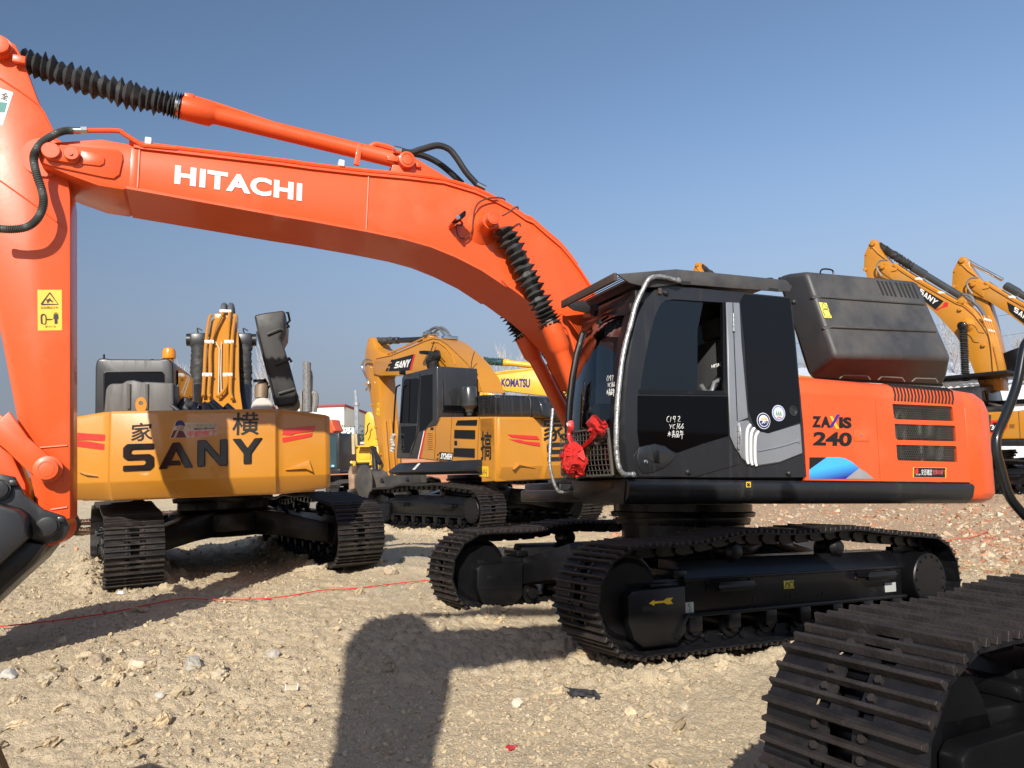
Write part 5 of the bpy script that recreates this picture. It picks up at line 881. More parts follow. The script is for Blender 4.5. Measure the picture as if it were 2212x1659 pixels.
# deck and house behind the counterweight
c_ = F1.x('A1', [(1250, 1560)], RX)[0]
mb = MB(); mb.box((-.4, ym, zb_ + .12), (3.6, 2.6, .24), .03); mb.box((-1.3, ym, zb_ + .45), (1.4, 2.5, .6), .05); ap('house_deck', mb, yellow)
mb = MB(); mb.box((.4, ym + .0, zb_ + .55), (1.6, 1.0, .9), .05); ap('engine_bay', mb, dark)
CXR = -1.45
P = F1.x('A1', [(318, 1000), (322, 640), (330, 592), (352, 572), (400, 572), (430, 578), (790, 580), (840, 572), (868, 582), (888, 610), (895, 1000)], CXR); cb = ap('cab', MB().prism(P, (1.75, 0, 0), .03, 3), cabm)
ap('rear_window', MB().prism(F1.x('A1', [(388, 940), (388, 688), (400, 674), (805, 676), (816, 690), (820, 940)], CXR - .006), (.008, 0, 0), .004, 1), gloss, cb)
ap('window_seal', MB().tube(F1.x('A1', [(388, 940), (386, 685), (398, 672), (808, 673), (819, 688), (822, 940)], CXR - .008), .008, 6), black, cb)
q = F1.x('A1', [(905, 900), (905, 640)], CXR); yy = q[0].y; ap('side_window', MB().prism([V(CXR + .25, P[-1].y - .006, q[0].z), V(CXR + 1.5, P[-1].y - .006, q[0].z), V(CXR + 1.4, P[-1].y - .006, q[1].z), V(CXR + .25, P[-1].y - .006, q[1].z)], (0, .01, 0)), gloss, cb)
for c, r, h in (((386, 575), .012, .09), ((735, 590), .02, .03)): p = F1.x('A1', [c], CXR + .1)[0]; ap('roof_bolt', MB().cyl(p - V(0, 0, .03), p + V(0, 0, h * .6), r, n=10), black, cb)
p = F1.x('A1', [(858, 585)], CXR + .5)[0]; ap('beacon', MB().lathe(p - V(0, 0, .1), (0, 0, 1), [(0, .06), (.12, .06), (.12, .085), (.2, .085), (.25, .07), (.27, .03)], 20), mat('amber_lens', (.75, .25, .01), .2, coat=.5), cb)
P = F1.x('A1', [(382, 1000), (398, 800), (415, 768), (440, 755), (520, 755), (545, 735), (600, 730), (660, 745), (690, 742), (890, 752), (892, 1000)], -2.0); tk = ap('plastic_tank', MB().prism(P, (.45, 0, 0), .03, 3), mat('grey_plastic', (.11, .108, .105), .45, dirt=(.06, .055, .05), dmin=.4, streak=6))
for xx in (575, 705): q = F1.x('A1', [(xx - 8, 940), (xx - 5, 760)], -2.01); ap('tank_rib', MB().tube(q, .02, 8), MATS['grey_plastic'], tk)
p = F1.x('A1', [(655, 910)], RX + .25)[0]; mb = MB(); mb.plate([p + V(0, .06 * math.cos(a), .09 * math.sin(a)) for a in [2 * math.pi * i / 20 for i in range(20)]], [[p + V(0, .025 * math.cos(a), .02 + .025 * math.sin(a)) for a in [2 * math.pi * i / 12 for i in range(12)]]], (.04, 0, 0)); ap('lifting_eye', mb, yellow)
# machinery glimpsed over the deck
mb = MB(); rr = random.Random(12)
for k in range(22): q = F1.x('A1', [(rr.uniform(900, 1340), rr.uniform(890, 935))], -1.4 - rr.random() * .6)[0]; mb.cyl(q - V(0, .1 * rr.random(), .12), q + V(0, .15 * rr.random(), .01), rr.uniform(.02, .06), n=10)
ap('pump_fittings', mb, mat('hydraulic_metal', (.12, .12, .125), .4, metal=.6, var=.4))
mb = MB(); q = F1.x('A1', [(905, 870), (905, 780), (925, 760), (925, 865)], -1.6); mb.prism(q, (.06, 0, 0)); ap('valve_block', mb, MATS['hydraulic_metal'])
q = F1.x('A1', [(940, 940), (975, 880), (1000, 905), (1060, 925)], -1.7); ap('hose_loop', MB().tube(spline(q, 5), .05, 10), hose)
# boom seen along its back
BT = (0.1, 1.7, 2.9, 4.35)
def T1(p): return tilt(F1, 'A1', p, *BT)
L0, L1 = [(1090, 960), (1112, 800), (1128, 640), (1140, 480), (1150, 380), (1165, 300), (1200, 276)], [(1395, 960), (1372, 800), (1365, 640), (1366, 480), (1362, 400), (1348, 330), (1335, 285)]
a, b = [T1(p) for p in L0], [T1(p) for p in L1]
ds = V(.45, 0, -.35); mb = MB(); mb.loft([[p, q, q + ds, p + ds] for p, q in zip(a, b)], .01); bm1 = ap('boom', mb, yellow, angle=20)
for P in (((1110, 880), (1120, 700), (1128, 520), (1140, 400), (1155, 310), (1168, 290)), ((1165, 880), (1150, 860), (1160, 700), (1160, 560), (1172, 470), (1200, 380), (1245, 290), (1250, 265)), ((1215, 885), (1270, 820), (1285, 720), (1285, 560), (1290, 420), (1300, 285), (1305, 262)), ((1320, 900), (1305, 840), (1310, 700), (1316, 520), (1325, 400), (1338, 310))):
    ap('boom_pipe', MB().tube(spline([T1(p) - ds.normalized() * .05 + V(-.03, 0, .03) for p in P], 4), .028, 8), yellow, bm1)
for P in (((1218, 870), (1222, 700), (1225, 520), (1200, 470)), ((1240, 470), (1236, 700), (1240, 860))): ap('grease_line', MB().tube([T1(p) + V(-.03, 0, .03) for p in P], .009, 6), mat('pale_pipe', (.62, .52, .4), .5), bm1)
for c in ((1155, 492), (1298, 492), (1140, 732), (1288, 732)):
    p = T1(c) + V(-.08, 0, .08); ap('pipe_clamp', MB().box(p, (.03, .15, .06), .008), white, bm1)
p = T1((1272, 268)) + V(-.08, 0, .08); ap('pipe_clamp', MB().box(p, (.03, .2, .05), .008), white, bm1)
for x in (1255, 1305): q = [T1(p) for p in ((x, 245), (x - 2, 195))]; ap('hose_end', MB().tube(spline([q[0], q[1], q[1] + V(.25, 0, .05), q[1] + V(.5, 0, -.1)], 5), .05, 10), mat('braided_hose', (.10, .11, .12), .5, bump=.3, bscale=200), bm1)
mb = MB(); q = T1((1268, 275)); mb.box(q + V(.15, 0, -.05), (.3, .4, .25), .03); ap('cylinder_lug', mb, yellow, bm1)
for c0, c1, c2 in (((1075, 480), (1068, 800), (1052, 905)), ((1408, 480), (1405, 800), (1402, 915))):
    t0, t1, t2 = [tilt(F1, 'A1', p, .55, 1.5, 2.3, 3.4) for p in (c0, c1, c2)]; cy = ap('lift_cylinder', MB().bellows(t0, t1, .125, .09, 15, seed=int(c0[0])), rubber, angle=25)
    ap('cylinder_tube', MB().cyl(t1, t2 + (t2 - t1) * .8, .125, n=24), dkgrey, cy)
    mb = MB(); mb.box(t0 + V(0, 0, .08), (.26, .28, .26), .04); mb.cyl(t0 + V(0, .2, .1), t0 + V(0, -.2, .1), .11, n=20); mb.tube(spline([t0 + V(-.05, .0, .2), t0 + V(-.05, .02, .3), t0 + V(-.05, -.06, .26)], 5), .012, 6); ap('cylinder_eye', mb, dkgrey, cy)
# open lid, exhaust
P = F1.x('A1', [(1475, 258), (1560, 240), (1692, 222), (1706, 262), (1700, 360), (1662, 430), (1690, 480), (1740, 640), (1800, 868), (1775, 912), (1640, 926), (1580, 700), (1500, 380)], -2.1); ld = ap('raised_lid', MB().prism(P, (1.1, 0, 0), .03, 3), mat('lid_plastic', (.020, .021, .022), .42, dirt=(.05, .045, .04), dmin=.45))
for a, b, c in (((1570, 400), (1668, 360), (1690, 372)), ((1630, 620), (1735, 575), (1745, 600)), ((1655, 830), (1770, 795), (1790, 860))): q = F1.x('A1', [a, b, c], -2.11); ap('lid_rib', MB().tube(q, .022, 8), MATS['lid_plastic'], ld)
q = F1.x('A1', [(1705, 245), (1722, 240), (1735, 300), (1715, 320), (1730, 345), (1712, 350)], -2.05); ap('lid_hinge', MB().tube(q, .016, 6), black, ld)
q = F1.x('A1', [(1488, 375), (1500, 380), (1640, 915), (1625, 915)], -2.14); ap('lid_lip', MB().prism(q, (.02, 0, 0)), black, ld)
q = F1.x('A1', [(1545, 830), (1600, 760)], -1.7); ap('lid_stay', MB().tube([q[0], q[1]], .012, 6), black, ld)
p = F1.x('A1', [(1535, 925)], -2.0)[0]; mb = MB(); mb.lathe(p - V(0, 0, .02), (1, 0, 0), [(0, .12), (.02, .135), (.5, .135)], 36); ap('muffler', mb, mat('ceramic_white', (.55, .52, .47), .6, var=.1))
q = F1.x('A1', [(1528, 860), (1530, 800), (1530, 762), (1518, 748)], -1.9); mb = MB(); mb.tube(q, .085, 16); ap('exhaust_pipe', mb, mat('exhaust_steel', (.30, .22, .15), .5, metal=.4, var=.3)); mb = MB(); mb.cyl(q[-1] + V(-.03, 0, .0), q[-1] + V(-.035, 0, .035), .078, n=16); ap('exhaust_mouth', mb, dark)
# ------------------------------------------------------------------ amber excavator in the middle distance
S2C = V(-.79, 17.4, .33); F2 = Frame(S2C, R_(-51)); M_ = root('amber_excavator', F2, 'amber excavator with black cab in the middle distance, its bucket resting on the ground', 'excavator', AG)
undercarriage(M_, F2, G=1.3, T=1.8, wd=.6, n=49, m_shoe=MATS['worn_track'])
def mp(name, mb, m, parent=M_, **k): return part(name, mb, m, parent, F2, **k)
ZY = 1.35
def M(pts, y=ZY): return F2.y('A3', pts, y)
q = M([(572, 1335), (1288, 1402), (1290, 1512), (625, 1452), (520, 1386)], ZY + .1); x0, x1 = q[0].x, q[1].x
mb = MB(); zt_, zb2 = (q[0].z + q[1].z) / 2, (q[2].z + q[3].z) / 2
mb.loft([[V(x0, ZY, zt_), V(x0, ZY + .02, zt_ - .01), V(x0 - .1, ZY + .05, zb2 + .1), V(x0 - .3, ZY, zb2)], [V(x0 + .05, ZY - .02, zt_), V(x0 + .22, ZY + .14, (zt_ + zb2) / 2 + .08), V(x0 + .2, ZY + .14, (zt_ + zb2) / 2 + .03), V(x0 - .3, ZY - .1, zb2)]][:0] + [[V(x, ZY - .1, zt_), V(x, ZY + .02, zt_), V(x + e, ZY + .17, zt_ - .17), V(x + e, ZY + .15, zt_ - .21), V(x, ZY + .02, zb2), V(x, ZY - .1, zb2)] for x, e in ((x0, .22), (x1, 0))], .006)
mp('side_bumper', mb, dkgrey); xa, xb = M([(738, 1385)], ZY + .1)[0].x, M([(758, 1387)], ZY + .1)[0].x; q = [V(xa, ZY + .162, zt_ - .15), V(xb, ZY + .162, zt_ - .15), V(xb - .05, ZY + .05, zt_ - .025), V(xa - .05, ZY + .05, zt_ - .025)]; st = mp('white_tag', MB().prism(q, (0, .004, 0)), white)
mp('tag_symbol', strokes([[(.5, .2), (.5, .8)], [(.3, .5), (.7, .5)]], [p + V(0, .006, 0) for p in q], .012, .001), ink, st)
# body: side doors, rear counterweight
cn = M([(1440, 975), (1440, 1545), (945, 980), (770, 1340)]); xr_ = cn[0].x; zt2, zb3 = cn[0].z, cn[1].z; xs = cn[2].x
side = M([(770, 1342), (826, 1092), (850, 1068), (925, 1050), (945, 985), (960, 978), (1440, 975), (1440, 1545), (1290, 1500), (1285, 1405)])
mb = MB(); mb.prism(side, (0, -2.6, 0), .03, 3); bd = mp('engine_housing', mb, yellow, angle=30)
rq = F2.x('A3', [(1440, 975), (1810, 975), (1900, 1450), (1440, 1545), (1440, 1440)], xr_)
yc = ZY - 1.32
mb = MB(); S_ = []
pe = F2.hit('A3', (1842, 1180), 0, xr_ - .12).y - yc
for dy, dx in ((1.32, .05), (1.24, -.02), (pe, -.13), (pe - .05, -.19), (.05 - pe, -.19), (-pe, -.13), (-1.24, -.02), (-1.32, .05)):
    y = yc + dy; S_.append([V(xr_ + dx + .02, y, zt2), V(xr_ + dx, y, zt2 - .05), V(xr_ + dx, y, zb3 + .27), V(xr_ + dx + .1, y, zb3 + .02), V(xr_ + .5, y, zb3), V(xr_ + .5, y, zt2)])
cw2 = mp('counterweight', MB().loft(S_, .014), yellow, angle=20)
for pts in (((1540, 1128), (1805, 1142), (1825, 1175), (1690, 1170), (1660, 1165), (1580, 1155)), ((1560, 1172), (1660, 1175), (1690, 1188), (1828, 1200), (1830, 1232), (1770, 1225), (1640, 1200))):
    P = []
    for p in pts: h_ = F2.hit('A3', p, 0, xr_ - .1); P.append(F2.hit('A3', p, 0, xr_ - .014 + float(np.interp(h_.y - yc, [pe, 1.24, 1.32], [-.13, -.02, .05]))))
    mp('red_reflector', MB().prism(P, (.016, 0, 0), .003, 1), MATS['red_reflector'], cw2)
P = [F2.hit('A3', p, 0, xr_ - .10) for p in ((1600, 1435), (1640, 1380), (1790, 1425), (1650, 1400))]; mp('cast_ridge', MB().prism([p - V(.015, 0, 0) for p in P], (.08, 0, 0), .008), yellow, cw2)
xs_ = xr_ - .192
Sy = F2.hit('A3', (1885, 1200), 0, xs_).y; Lq = F2.x('A3', [(1885, 1362), (2040, 1362), (2040, 1202), (1885, 1202)], xs_); z0, z1 = (Lq[0].z), (Lq[3].z); W2 = abs(Lq[0].y - Lq[1].y) * 1.16 * 3.9
for k, ch in enumerate('SANY'):
    ya = Sy - k * W2 / 3.9; yb = ya - W2 / 3.9 * .88; mp('counterweight_lettering', block(ch, [V(xs_, ya, z0), V(xs_, yb, z0), V(xs_, yb, z1), V(xs_, ya, z1)], .02, .006), MATS['ebony_letter'], cw2)
mp('brush_character', quad_text('家', F2.x('A3', [(1855, 1190), (2050, 1190), (2050, 985), (1855, 985)], xs_ - .003), bold=.012), ink, cw2)
mp('brush_character', quad_text('搞', M([(1312, 1355), (1405, 1350), (1405, 1105), (1312, 1100)], ZY + .004), bold=.012), ink, bd)
for g in ([(1095, 1045), (1110, 1010), (1280, 1005), (1275, 1047)], [(1080, 1158), (1082, 1092), (1262, 1095), (1260, 1165)], [(1072, 1318), (1078, 1250), (1258, 1255), (1258, 1328)]):
    P = M(g, ZY + .012); gr_ = mp('vent_grille', MB().prism(P, (0, -.012, 0), .004, 1), mat('grille_dark', (.05, .045, .035), .6, var=.5, vscale=60), bd)
    mb = MB(); c = M([tuple(np.mean(g, 0))], ZY + .014)[0]
    for k in range(10): mb.bar(P[0].lerp(P[1], k / 9.0) + V(0, .003, 0), P[3].lerp(P[2], k / 9.0) + V(0, .003, 0), .012, .004, up=(0, 1, 0))
    mp('grille_slats', mb, black, gr_)
for P in (((1060, 985), (1045, 1240), (1060, 1360)), ((1300, 980), (1285, 1250), (1285, 1405)), ((915, 1060), (918, 1200), (905, 1350)), ((960, 990), (925, 1050))): mp('panel_seam', MB().tube(M(P, ZY + .002), .008, 5), mat('dark_amber', (.2, .075, .01), .6), bd)  # panel seams drawn in a darker amber
mb = MB()
for k in range(9): mb.tube(M([(850, 1115 + k * 17), (895, 1118 + k * 17)], ZY + .006), .014, 6)
mp('door_louvre', mb, yellow, bd)
mp('red_stripe', MB().prism(M([(768, 1345), (822, 1098), (834, 1094), (786, 1346)], ZY + .006), (0, -.004, 0)), redm, bd); mp('white_stripe', MB().prism(M([(762, 1345), (815, 1100), (822, 1098), (770, 1345)], ZY + .006), (0, -.004, 0)), white, bd)
q = M([(950, 1352), (1062, 1362), (1070, 1290), (960, 1282)], ZY + .005); pl_ = mp('model_plate', MB().prism(q, (0, -.003, 0)), ink, bd); mp('model_lettering', quad_text('SY245H', sub4([p + V(0, .001, 0) for p in q], .1, .96, .14, .88), bold=.03, shear=.1), white, pl_)
mb = MB()
for u0, v0 in ((930, 1300), (925, 1335), (945, 1285)): mb.prism(M([(u0, v0 + 15), (u0 + 12, v0 + 15), (u0 + 16, v0), (u0 + 4, v0)], ZY + .005), (0, -.003, 0))
mp('model_plate', mb, ink, bd)
q = M([(1080, 1225), (1105, 1226), (1105, 1185), (1082, 1184)], ZY + .004); mp('door_latch', MB().prism(q, (0, -.003, 0)), black, bd); q = M([(872, 1092), (900, 1092), (900, 1066), (874, 1068)], ZY + .003); mp('door_latch', MB().prism(q, (0, -.003, 0)), ink, bd)
q = M([(1293, 1492), (1378, 1500), (1378, 1408), (1293, 1402)], ZY + .004); st = mp('warning_sticker', MB().prism(q, (0, -.003, 0)), stickery, bd); mp('sticker_symbol', strokes([[(.08, .2), (.26, .75), (.44, .2), (.08, .2)], [(.56, .2), (.56, .6), (.66, .6), (.66, .2)], [(.85, .15), (.85, .8)], [(.68, .4), (.8, .4)]], [p + V(0, .003, 0) for p in q], .012, .001), ink, st)
# cab
cabs = M([(573, 1338), (585, 1150), (600, 1000), (622, 640), (640, 608), (830, 560), (930, 533), (932, 1010), (925, 1050), (850, 1068), (826, 1092), (770, 1342)])
cb2 = mp('cab', MB().prism(cabs, (0, -1.05, 0), .03, 3), cabm); xc_ = cabs[7].x
mp('cab_glass', MB().prism(M([(605, 1030), (640, 662), (655, 648), (765, 640), (772, 655), (752, 1035)], ZY + .005), (0, -.004, 0)), gloss, cb2); mp('cab_glass', MB().prism(M([(625, 1290), (618, 1060), (750, 1055), (740, 1160), (700, 1240), (690, 1292)], ZY + .005), (0, -.004, 0)), gloss, cb2); mp('cab_glass', MB().prism(M([(790, 620), (890, 605), (890, 1000), (825, 1080), (775, 1110)], ZY + .005), (0, -.004, 0)), gloss, cb2)
mp('window_bar', MB().bar(*M([(692, 655), (680, 1030)], ZY + .01), .02, .02), black, cb2); mp('door_seam', MB().tube(M([(780, 600), (770, 1000), (755, 1140), (700, 1310)], ZY + .004), .01, 5), ink, cb2)
mp('rear_window', MB().prism(F2.x('A3', [(985, 925), (985, 645), (995, 636), (1285, 655), (1292, 668), (1292, 932)], xc_ - .012), (.008, 0, 0), .003, 1), gloss, cb2)
mp('window_seal', MB().tube(F2.x('A3', [(982, 928), (980, 640), (992, 632), (1288, 652), (1296, 665), (1296, 936), (982, 928)], xc_ - .014), .02, 6), black, cb2)
mp('cab_handrail', MB().tube(spline(M([(608, 700), (585, 712), (575, 740), (562, 900), (552, 1100), (556, 1135)], ZY + .1), 4), .02, 8), black, cb2)
mp('wrapped_post', MB().tube(spline(M([(555, 1130), (540, 1180), (550, 1230), (540, 1270)], ZY + .12), 4), lambda f: .05 + .012 * math.sin(f * 40), 8), mat('plastic_wrap', (.4, .38, .34), .6, var=.4, vscale=25, bump=.5), cb2)
q = F2.hit('A3', (1228, 575), 0, xc_ + .1); mp('antenna', MB().tube(spline([q, F2.hit('A3', (1232, 500), 0, xc_ + .1), F2.hit('A3', (1257, 408), 0, xc_ + .1)], 4), .01, 5), black, cb2)
mp('exterior_mirror', MB().box(M([(630, 590)], ZY + .05)[0], (.06, .15, .1), .02), black, cb2)
# pre-cleaner, top hood
p = M([(1215, 965)], .75)[0]; pt = M([(1215, 705)], .75)[0].z; H = pt - p.z
mp('air_precleaner', MB().lathe(p, (0, 0, 1), [(0, .06), (.1 * H, .06), (.12 * H, .085), (.2 * H, .09), (.32 * H, .175), (.4 * H, .175), (.42 * H, .165), (.9 * H, .165), (.97 * H, .14), (H, .05)], 28), mat('smoke_plastic', (.035, .036, .036), .25, coat=.4, var=.3))
P = M([(1222, 975), (1238, 850), (1272, 792), (1310, 784), (1480, 784), (1770, 795), (1810, 815), (1835, 860), (1850, 985)], .55); th = mp('top_hood', MB().prism(P, (0, -1.15, 0), .07, 4), mat('glossy_hood', (.016, .016, .017), .2, coat=.5, dirt=(.05, .045, .04), dmin=.5, streak=6), angle=60)
mb = MB()
for r0 in range(4):
    for k in range(6): a = 1262 + k * 30 - r0 * 6; mb.prism(M([(a, 800 + r0 * 27), (a + 18, 799 + r0 * 27), (a + 13, 819 + r0 * 27), (a - 5, 820 + r0 * 27)], .555), (0, -.004, 0))
mp('hood_vent', mb, mat('vent_black', (.004, .004, .004), .9), th)
mp('hood_band', MB().tube(M([(1725, 790), (1745, 830), (1750, 975)], .56), .016, 6), black, th)
p = F2.hit('A3', (1840, 945), 0, xr_ + .05); mb = MB(); mb.plate([p + V(0, .13 * math.cos(a), .13 * math.sin(a) - .03 * (math.sin(a) < -.2)) for a in [2 * math.pi * i / 20 for i in range(20)]], [[p + V(0, .045 * math.cos(a), .045 * math.sin(a)) for a in [2 * math.pi * i / 12 for i in range(12)]]], (.06, 0, 0)); mp('lifting_eye', mb, yellow)
for k in range(3): q = F2.x('A3', [(1845, 860 + 12 * k), (1880, 900 + 10 * k), (1900, 950), (1960, 965)], xr_ + .4 + .15 * k); mp('intake_hose', MB().tube(spline(q, 5), .055 - .012 * k, 10), hose)
# boom, stick, bucket
bp_ = M([(372, 600), (372, 500), (400, 466), (530, 440), (680, 378), (830, 312), (900, 290), (960, 300), (1030, 345), (1110, 420), (1200, 510), (1290, 640), (1330, 760), (1200, 760), (1000, 640), (800, 600), (640, 612), (440, 618)], .28)
bm2 = mp('boom', MB().prism(bp_, (0, -.56, 0), .012), yellow, angle=25)
mp('boom_flange', MB().loft([[V(p.x, .30, p.z + .012), V(p.x, -.30, p.z + .012), V(p.x, -.30, p.z - .012), V(p.x, .30, p.z - .012)] for p in bp_[2:13]]), yellow, bm2, angle=25)
mp('weld_seam', MB().tube(M([(880, 330), (940, 325), (1010, 375), (1060, 440), (1090, 520)], .29), .012, 5), yellow, bm2)
q = M([(505, 580), (690, 572), (728, 430), (545, 480)], .285); sg = mp('boom_sign', MB().prism(q, (0, -.004, 0)), ink, bm2)
for k, ch in enumerate('SANY'): a = .24 + .178 * k; mp('boom_lettering', block(ch, sub4([p + V(0, .001, 0) for p in q], a, a + .165, .22, .72), .004), white, sg)
mb = MB(); [mb.prism(M(z, .285), (0, -.004, 0)) for z in ([(480, 580), (500, 578), (510, 550), (492, 552)], [(500, 540), (528, 532), (535, 508), (510, 515)], [(522, 500), (545, 494), (550, 476), (530, 480)])]; mp('boom_sign', mb, ink, bm2)
mp('sign_stripe', MB().prism(M([(690, 572), (706, 570), (742, 432), (728, 430)], .285), (0, -.004, 0)), redm, bm2)
for k, yy in enumerate((.2, .08, -.06, -.18)): mp('boom_pipe', MB().tube(spline(M([(905 + 30 * k, 292 + 4 * k), (1000, 330 - 12 * k), (1060, 380 - 25 * k), (1130, 530 - 35 * k), (1150, 600)], yy), 4), .024, 8), yellow, bm2)
for yy, P in ((.1, ((400, 462), (640, 372), (830, 285), (905, 285))), (-.05, ((420, 455), (640, 368), (820, 288)))): mp('boom_pipe', MB().tube(spline(M(P, yy), 4), .025, 8), yellow, bm2)
for P in (((850, 250), (880, 215), (930, 198), (970, 225), (1010, 285)), ((900, 245), (960, 200), (1010, 225), (1045, 275)), ((810, 275), (850, 232), (880, 245))): mp('hydraulic_hose', MB().tube(spline(M(P, .0), 5), .034, 10), MATS['braided_hose'], bm2)
mb = MB()
for c in ((1042, 288), (1130, 525), (1200, 540), (880, 255)): mb.box(M([c], .0)[0], (.12, .4, .08), .01)
mp('pipe_clamp', mb, chrome, bm2)
a, b, c = M([(372, 318), (560, 312), (862, 300)], 0); ac = mp('stick_cylinder', MB().bellows(a, b, .095, .075, 14, seed=4, wob=.2), rubber, angle=25); mp('cylinder_tube', MB().lathe(b, c - b, [(-.05, .075), (.0, .088), (.2, .088), (.22, .07), ((c - b).length, .07)], 24), dkgrey, ac)
mp('cylinder_lug', MB().prism(M([(800, 320), (815, 275), (850, 262), (910, 300)], .12), (0, -.24, 0), .01), yellow, bm2)
mb = MB(); q = M([(870, 440)], .5)[0]; mb.lathe(q, (0, 1, 0), [(-.2, .14), (-.1, .1), (0, .1), (.02, .07)], 20); mp('cylinder_eye', mb, dkgrey, bm2); a, b = M([(878, 470), (910, 560)], .42); mp('lift_cylinder', MB().bellows(a, b, .14, .1, 6, seed=2), rubber, bm2, angle=25)
q = M([(768, 400), (825, 398), (828, 435), (772, 430)], .55); mp('boom_lamp', MB().prism(q, (0, -.2, 0), .03), black, bm2)
for P in (((905, 320), (880, 400), (870, 430)), ((890, 430), (920, 395), (950, 440), (1000, 500))): mp('lamp_cable', MB().tube(spline(M(P, .4), 4), .012, 5), ink, bm2)
sp2 = M([(332, 290), (350, 282), (366, 292), (385, 370), (430, 400), (480, 440), (440, 600), (420, 640), (432, 760), (450, 1000), (472, 1300), (482, 1570), (462, 1565), (440, 1400), (410, 1200), (372, 960), (340, 760), (312, 640), (300, 560), (303, 450), (306, 400)], .22)
sk2 = mp('stick', MB().prism(sp2, (0, -.50, 0), .015), yellow, angle=25)
mp('coiled_hose', MB().tube(spline(M([(358, 488), (315, 480), (288, 500), (280, 540), (300, 600), (330, 660), (335, 700), (312, 745)], .32), 6), .027, 10), chrome, sk2)
mp('hydraulic_hose', MB().tube(spline(M([(515, 620), (535, 650), (538, 700), (520, 745)], -.2), 5), .04, 8), hose, sk2)
q = M([(405, 955), (432, 968), (428, 850), (408, 862)], .225); st = mp('warning_sticker', MB().prism(q, (0, .004, 0)), stickery, sk2); mp('sticker_symbol', strokes([[(.2, .65), (.5, .9), (.8, .65), (.2, .65)], [(.4, .2), (.4, .4)], [(.7, .1), (.7, .45)]], [p + V(0, .006, 0) for p in q], .014, .001), ink, st)
mb = MB()
for c in ((358, 875), (395, 1065), (405, 1165), (440, 1305), (317, 690)): mb.box(M([c], .24)[0], (.07, .05, .05), .01)
mp('hose_bracket', mb, yellow, sk2)
for x in (465, 505, 545):
    xe = M([(x, 1300)], 0)[0]; mb = MB(); q0 = sp2[9]; 
    yy = .14 - .17 * ((x - 465) / 40); e0, e1 = V(M([(450, 1010)], .22)[0].x - .02, yy, M([(450, 1010)], .22)[0].z), V(M([(482, 1490)], .22)[0].x - .03, yy, M([(482, 1490)], .22)[0].z); mb.tube([e0, e1], .035, 8); mp('stiffener_rib', mb, yellow, sk2)
a, b = M([(365, 1240), (440, 1385)], .35); mp('bucket_link', MB().bar(a, b, .12, .1, up=(0, 1, 0), bev=.03), dkgrey, sk2); a, b = M([(380, 1240), (400, 1500)], .1); mp('bucket_cylinder', MB().cyl(a, b, .075, n=18), dkgrey, sk2)
cB = M([(330, 1545)], .7)[0]; mb = MB(); pr = [V(cB.x + .19 * math.cos(a) + .1, .72, cB.z + .10 + .19 * math.sin(a)) for a in [R_(-40) + R_(220) * i / 14 for i in range(15)]]
pr += [V(cB.x - .1, .72, cB.z - .75), V(cB.x + .35, .72, cB.z - .7)]
bk2 = mp('bucket', MB().prism(pr, (0, -1.5, 0), .015), mat('worn_bucket', (.07, .066, .062), .5, metal=.2, var=.25, dirt=(.13, .10, .07), dmin=.45), sk2)
pl2 = [V(cB.x + .1 + .42 * math.cos(a), .74, cB.z + .02 + .42 * math.sin(a)) for a in [R_(-60) + R_(260) * i / 16 for i in range(17)]] + [V(cB.x - .25, .74, cB.z - .85), V(cB.x + .1, .74, cB.z - .9)]
mp('bucket_side', MB().prism(pl2, (0, .04, 0), .008), MATS['worn_bucket'], bk2); mp('bucket_side', MB().prism([V(p.x, -.80, p.z) for p in pl2], (0, -.04, 0), .008), MATS['worn_bucket'], bk2)
for yy in (.32, -.42): mp('bucket_ear', MB().prism([V(p.x, yy, p.z) for p in M([(390, 1430), (440, 1440), (470, 1540), (440, 1580), (330, 1560), (360, 1480)], .32)], (0, .08, 0), .01), dkgrey, bk2)
# ------------------------------------------------------------------ lemon-yellow excavator behind
FK = Frame((3.2, 24.5, .33), R_(-14)); K_ = root('yellow_excavator', FK, 'lemon yellow excavator behind the amber one, blue lettering on its boom', 'excavator')
def kp(name, mb, m, parent=K_, **k): return part(name, mb, m, parent, FK, **k)
def K(pts, y=.3, tag='A3'): return FK.y(tag, pts, y)
P = K([(1335, 690), (1345, 630), (1400, 612), (1440, 606), (1760, 562), (1900, 575), (2050, 640), (2150, 760), (2180, 900), (2080, 900), (1990, 830), (1880, 795), (1780, 782), (1460, 740), (1360, 712)])
kb = kp('boom', MB().prism(P, (0, -.6, 0), .012), kyellow, angle=25); kp('boom_flange', MB().loft([[V(p.x, .32, p.z + .012), V(p.x, -.32, p.z + .012), V(p.x, -.32, p.z - .012), V(p.x, .32, p.z - .012)] for p in P[3:9]]), kyellow, kb)
kp('boom_lettering', quad_text('KOMATSU', K([(1490, 712), (1740, 722), (1742, 645), (1492, 640)], .303), bold=.045), mat('royal_ink', (.02, .015, .14), .4), kb)
for yy, dz in ((.2, .0), (.1, 5)): kp('boom_pipe', MB().tube(K([(1420, 600 + dz), (1530, 580 + dz), (1760, 558 + dz)], yy), .03, 8), kyellow, kb)
P = K([(1285, 475), (1300, 458), (1328, 460), (1340, 500), (1420, 600), (1350, 620), (1335, 700), (1350, 760), (1455, 790), (1420, 900), (1300, 900), (1285, 640), (1268, 545)], .22); kp('stick', MB().prism(P, (0, -.45, 0), .012), kyellow, kb, angle=25)
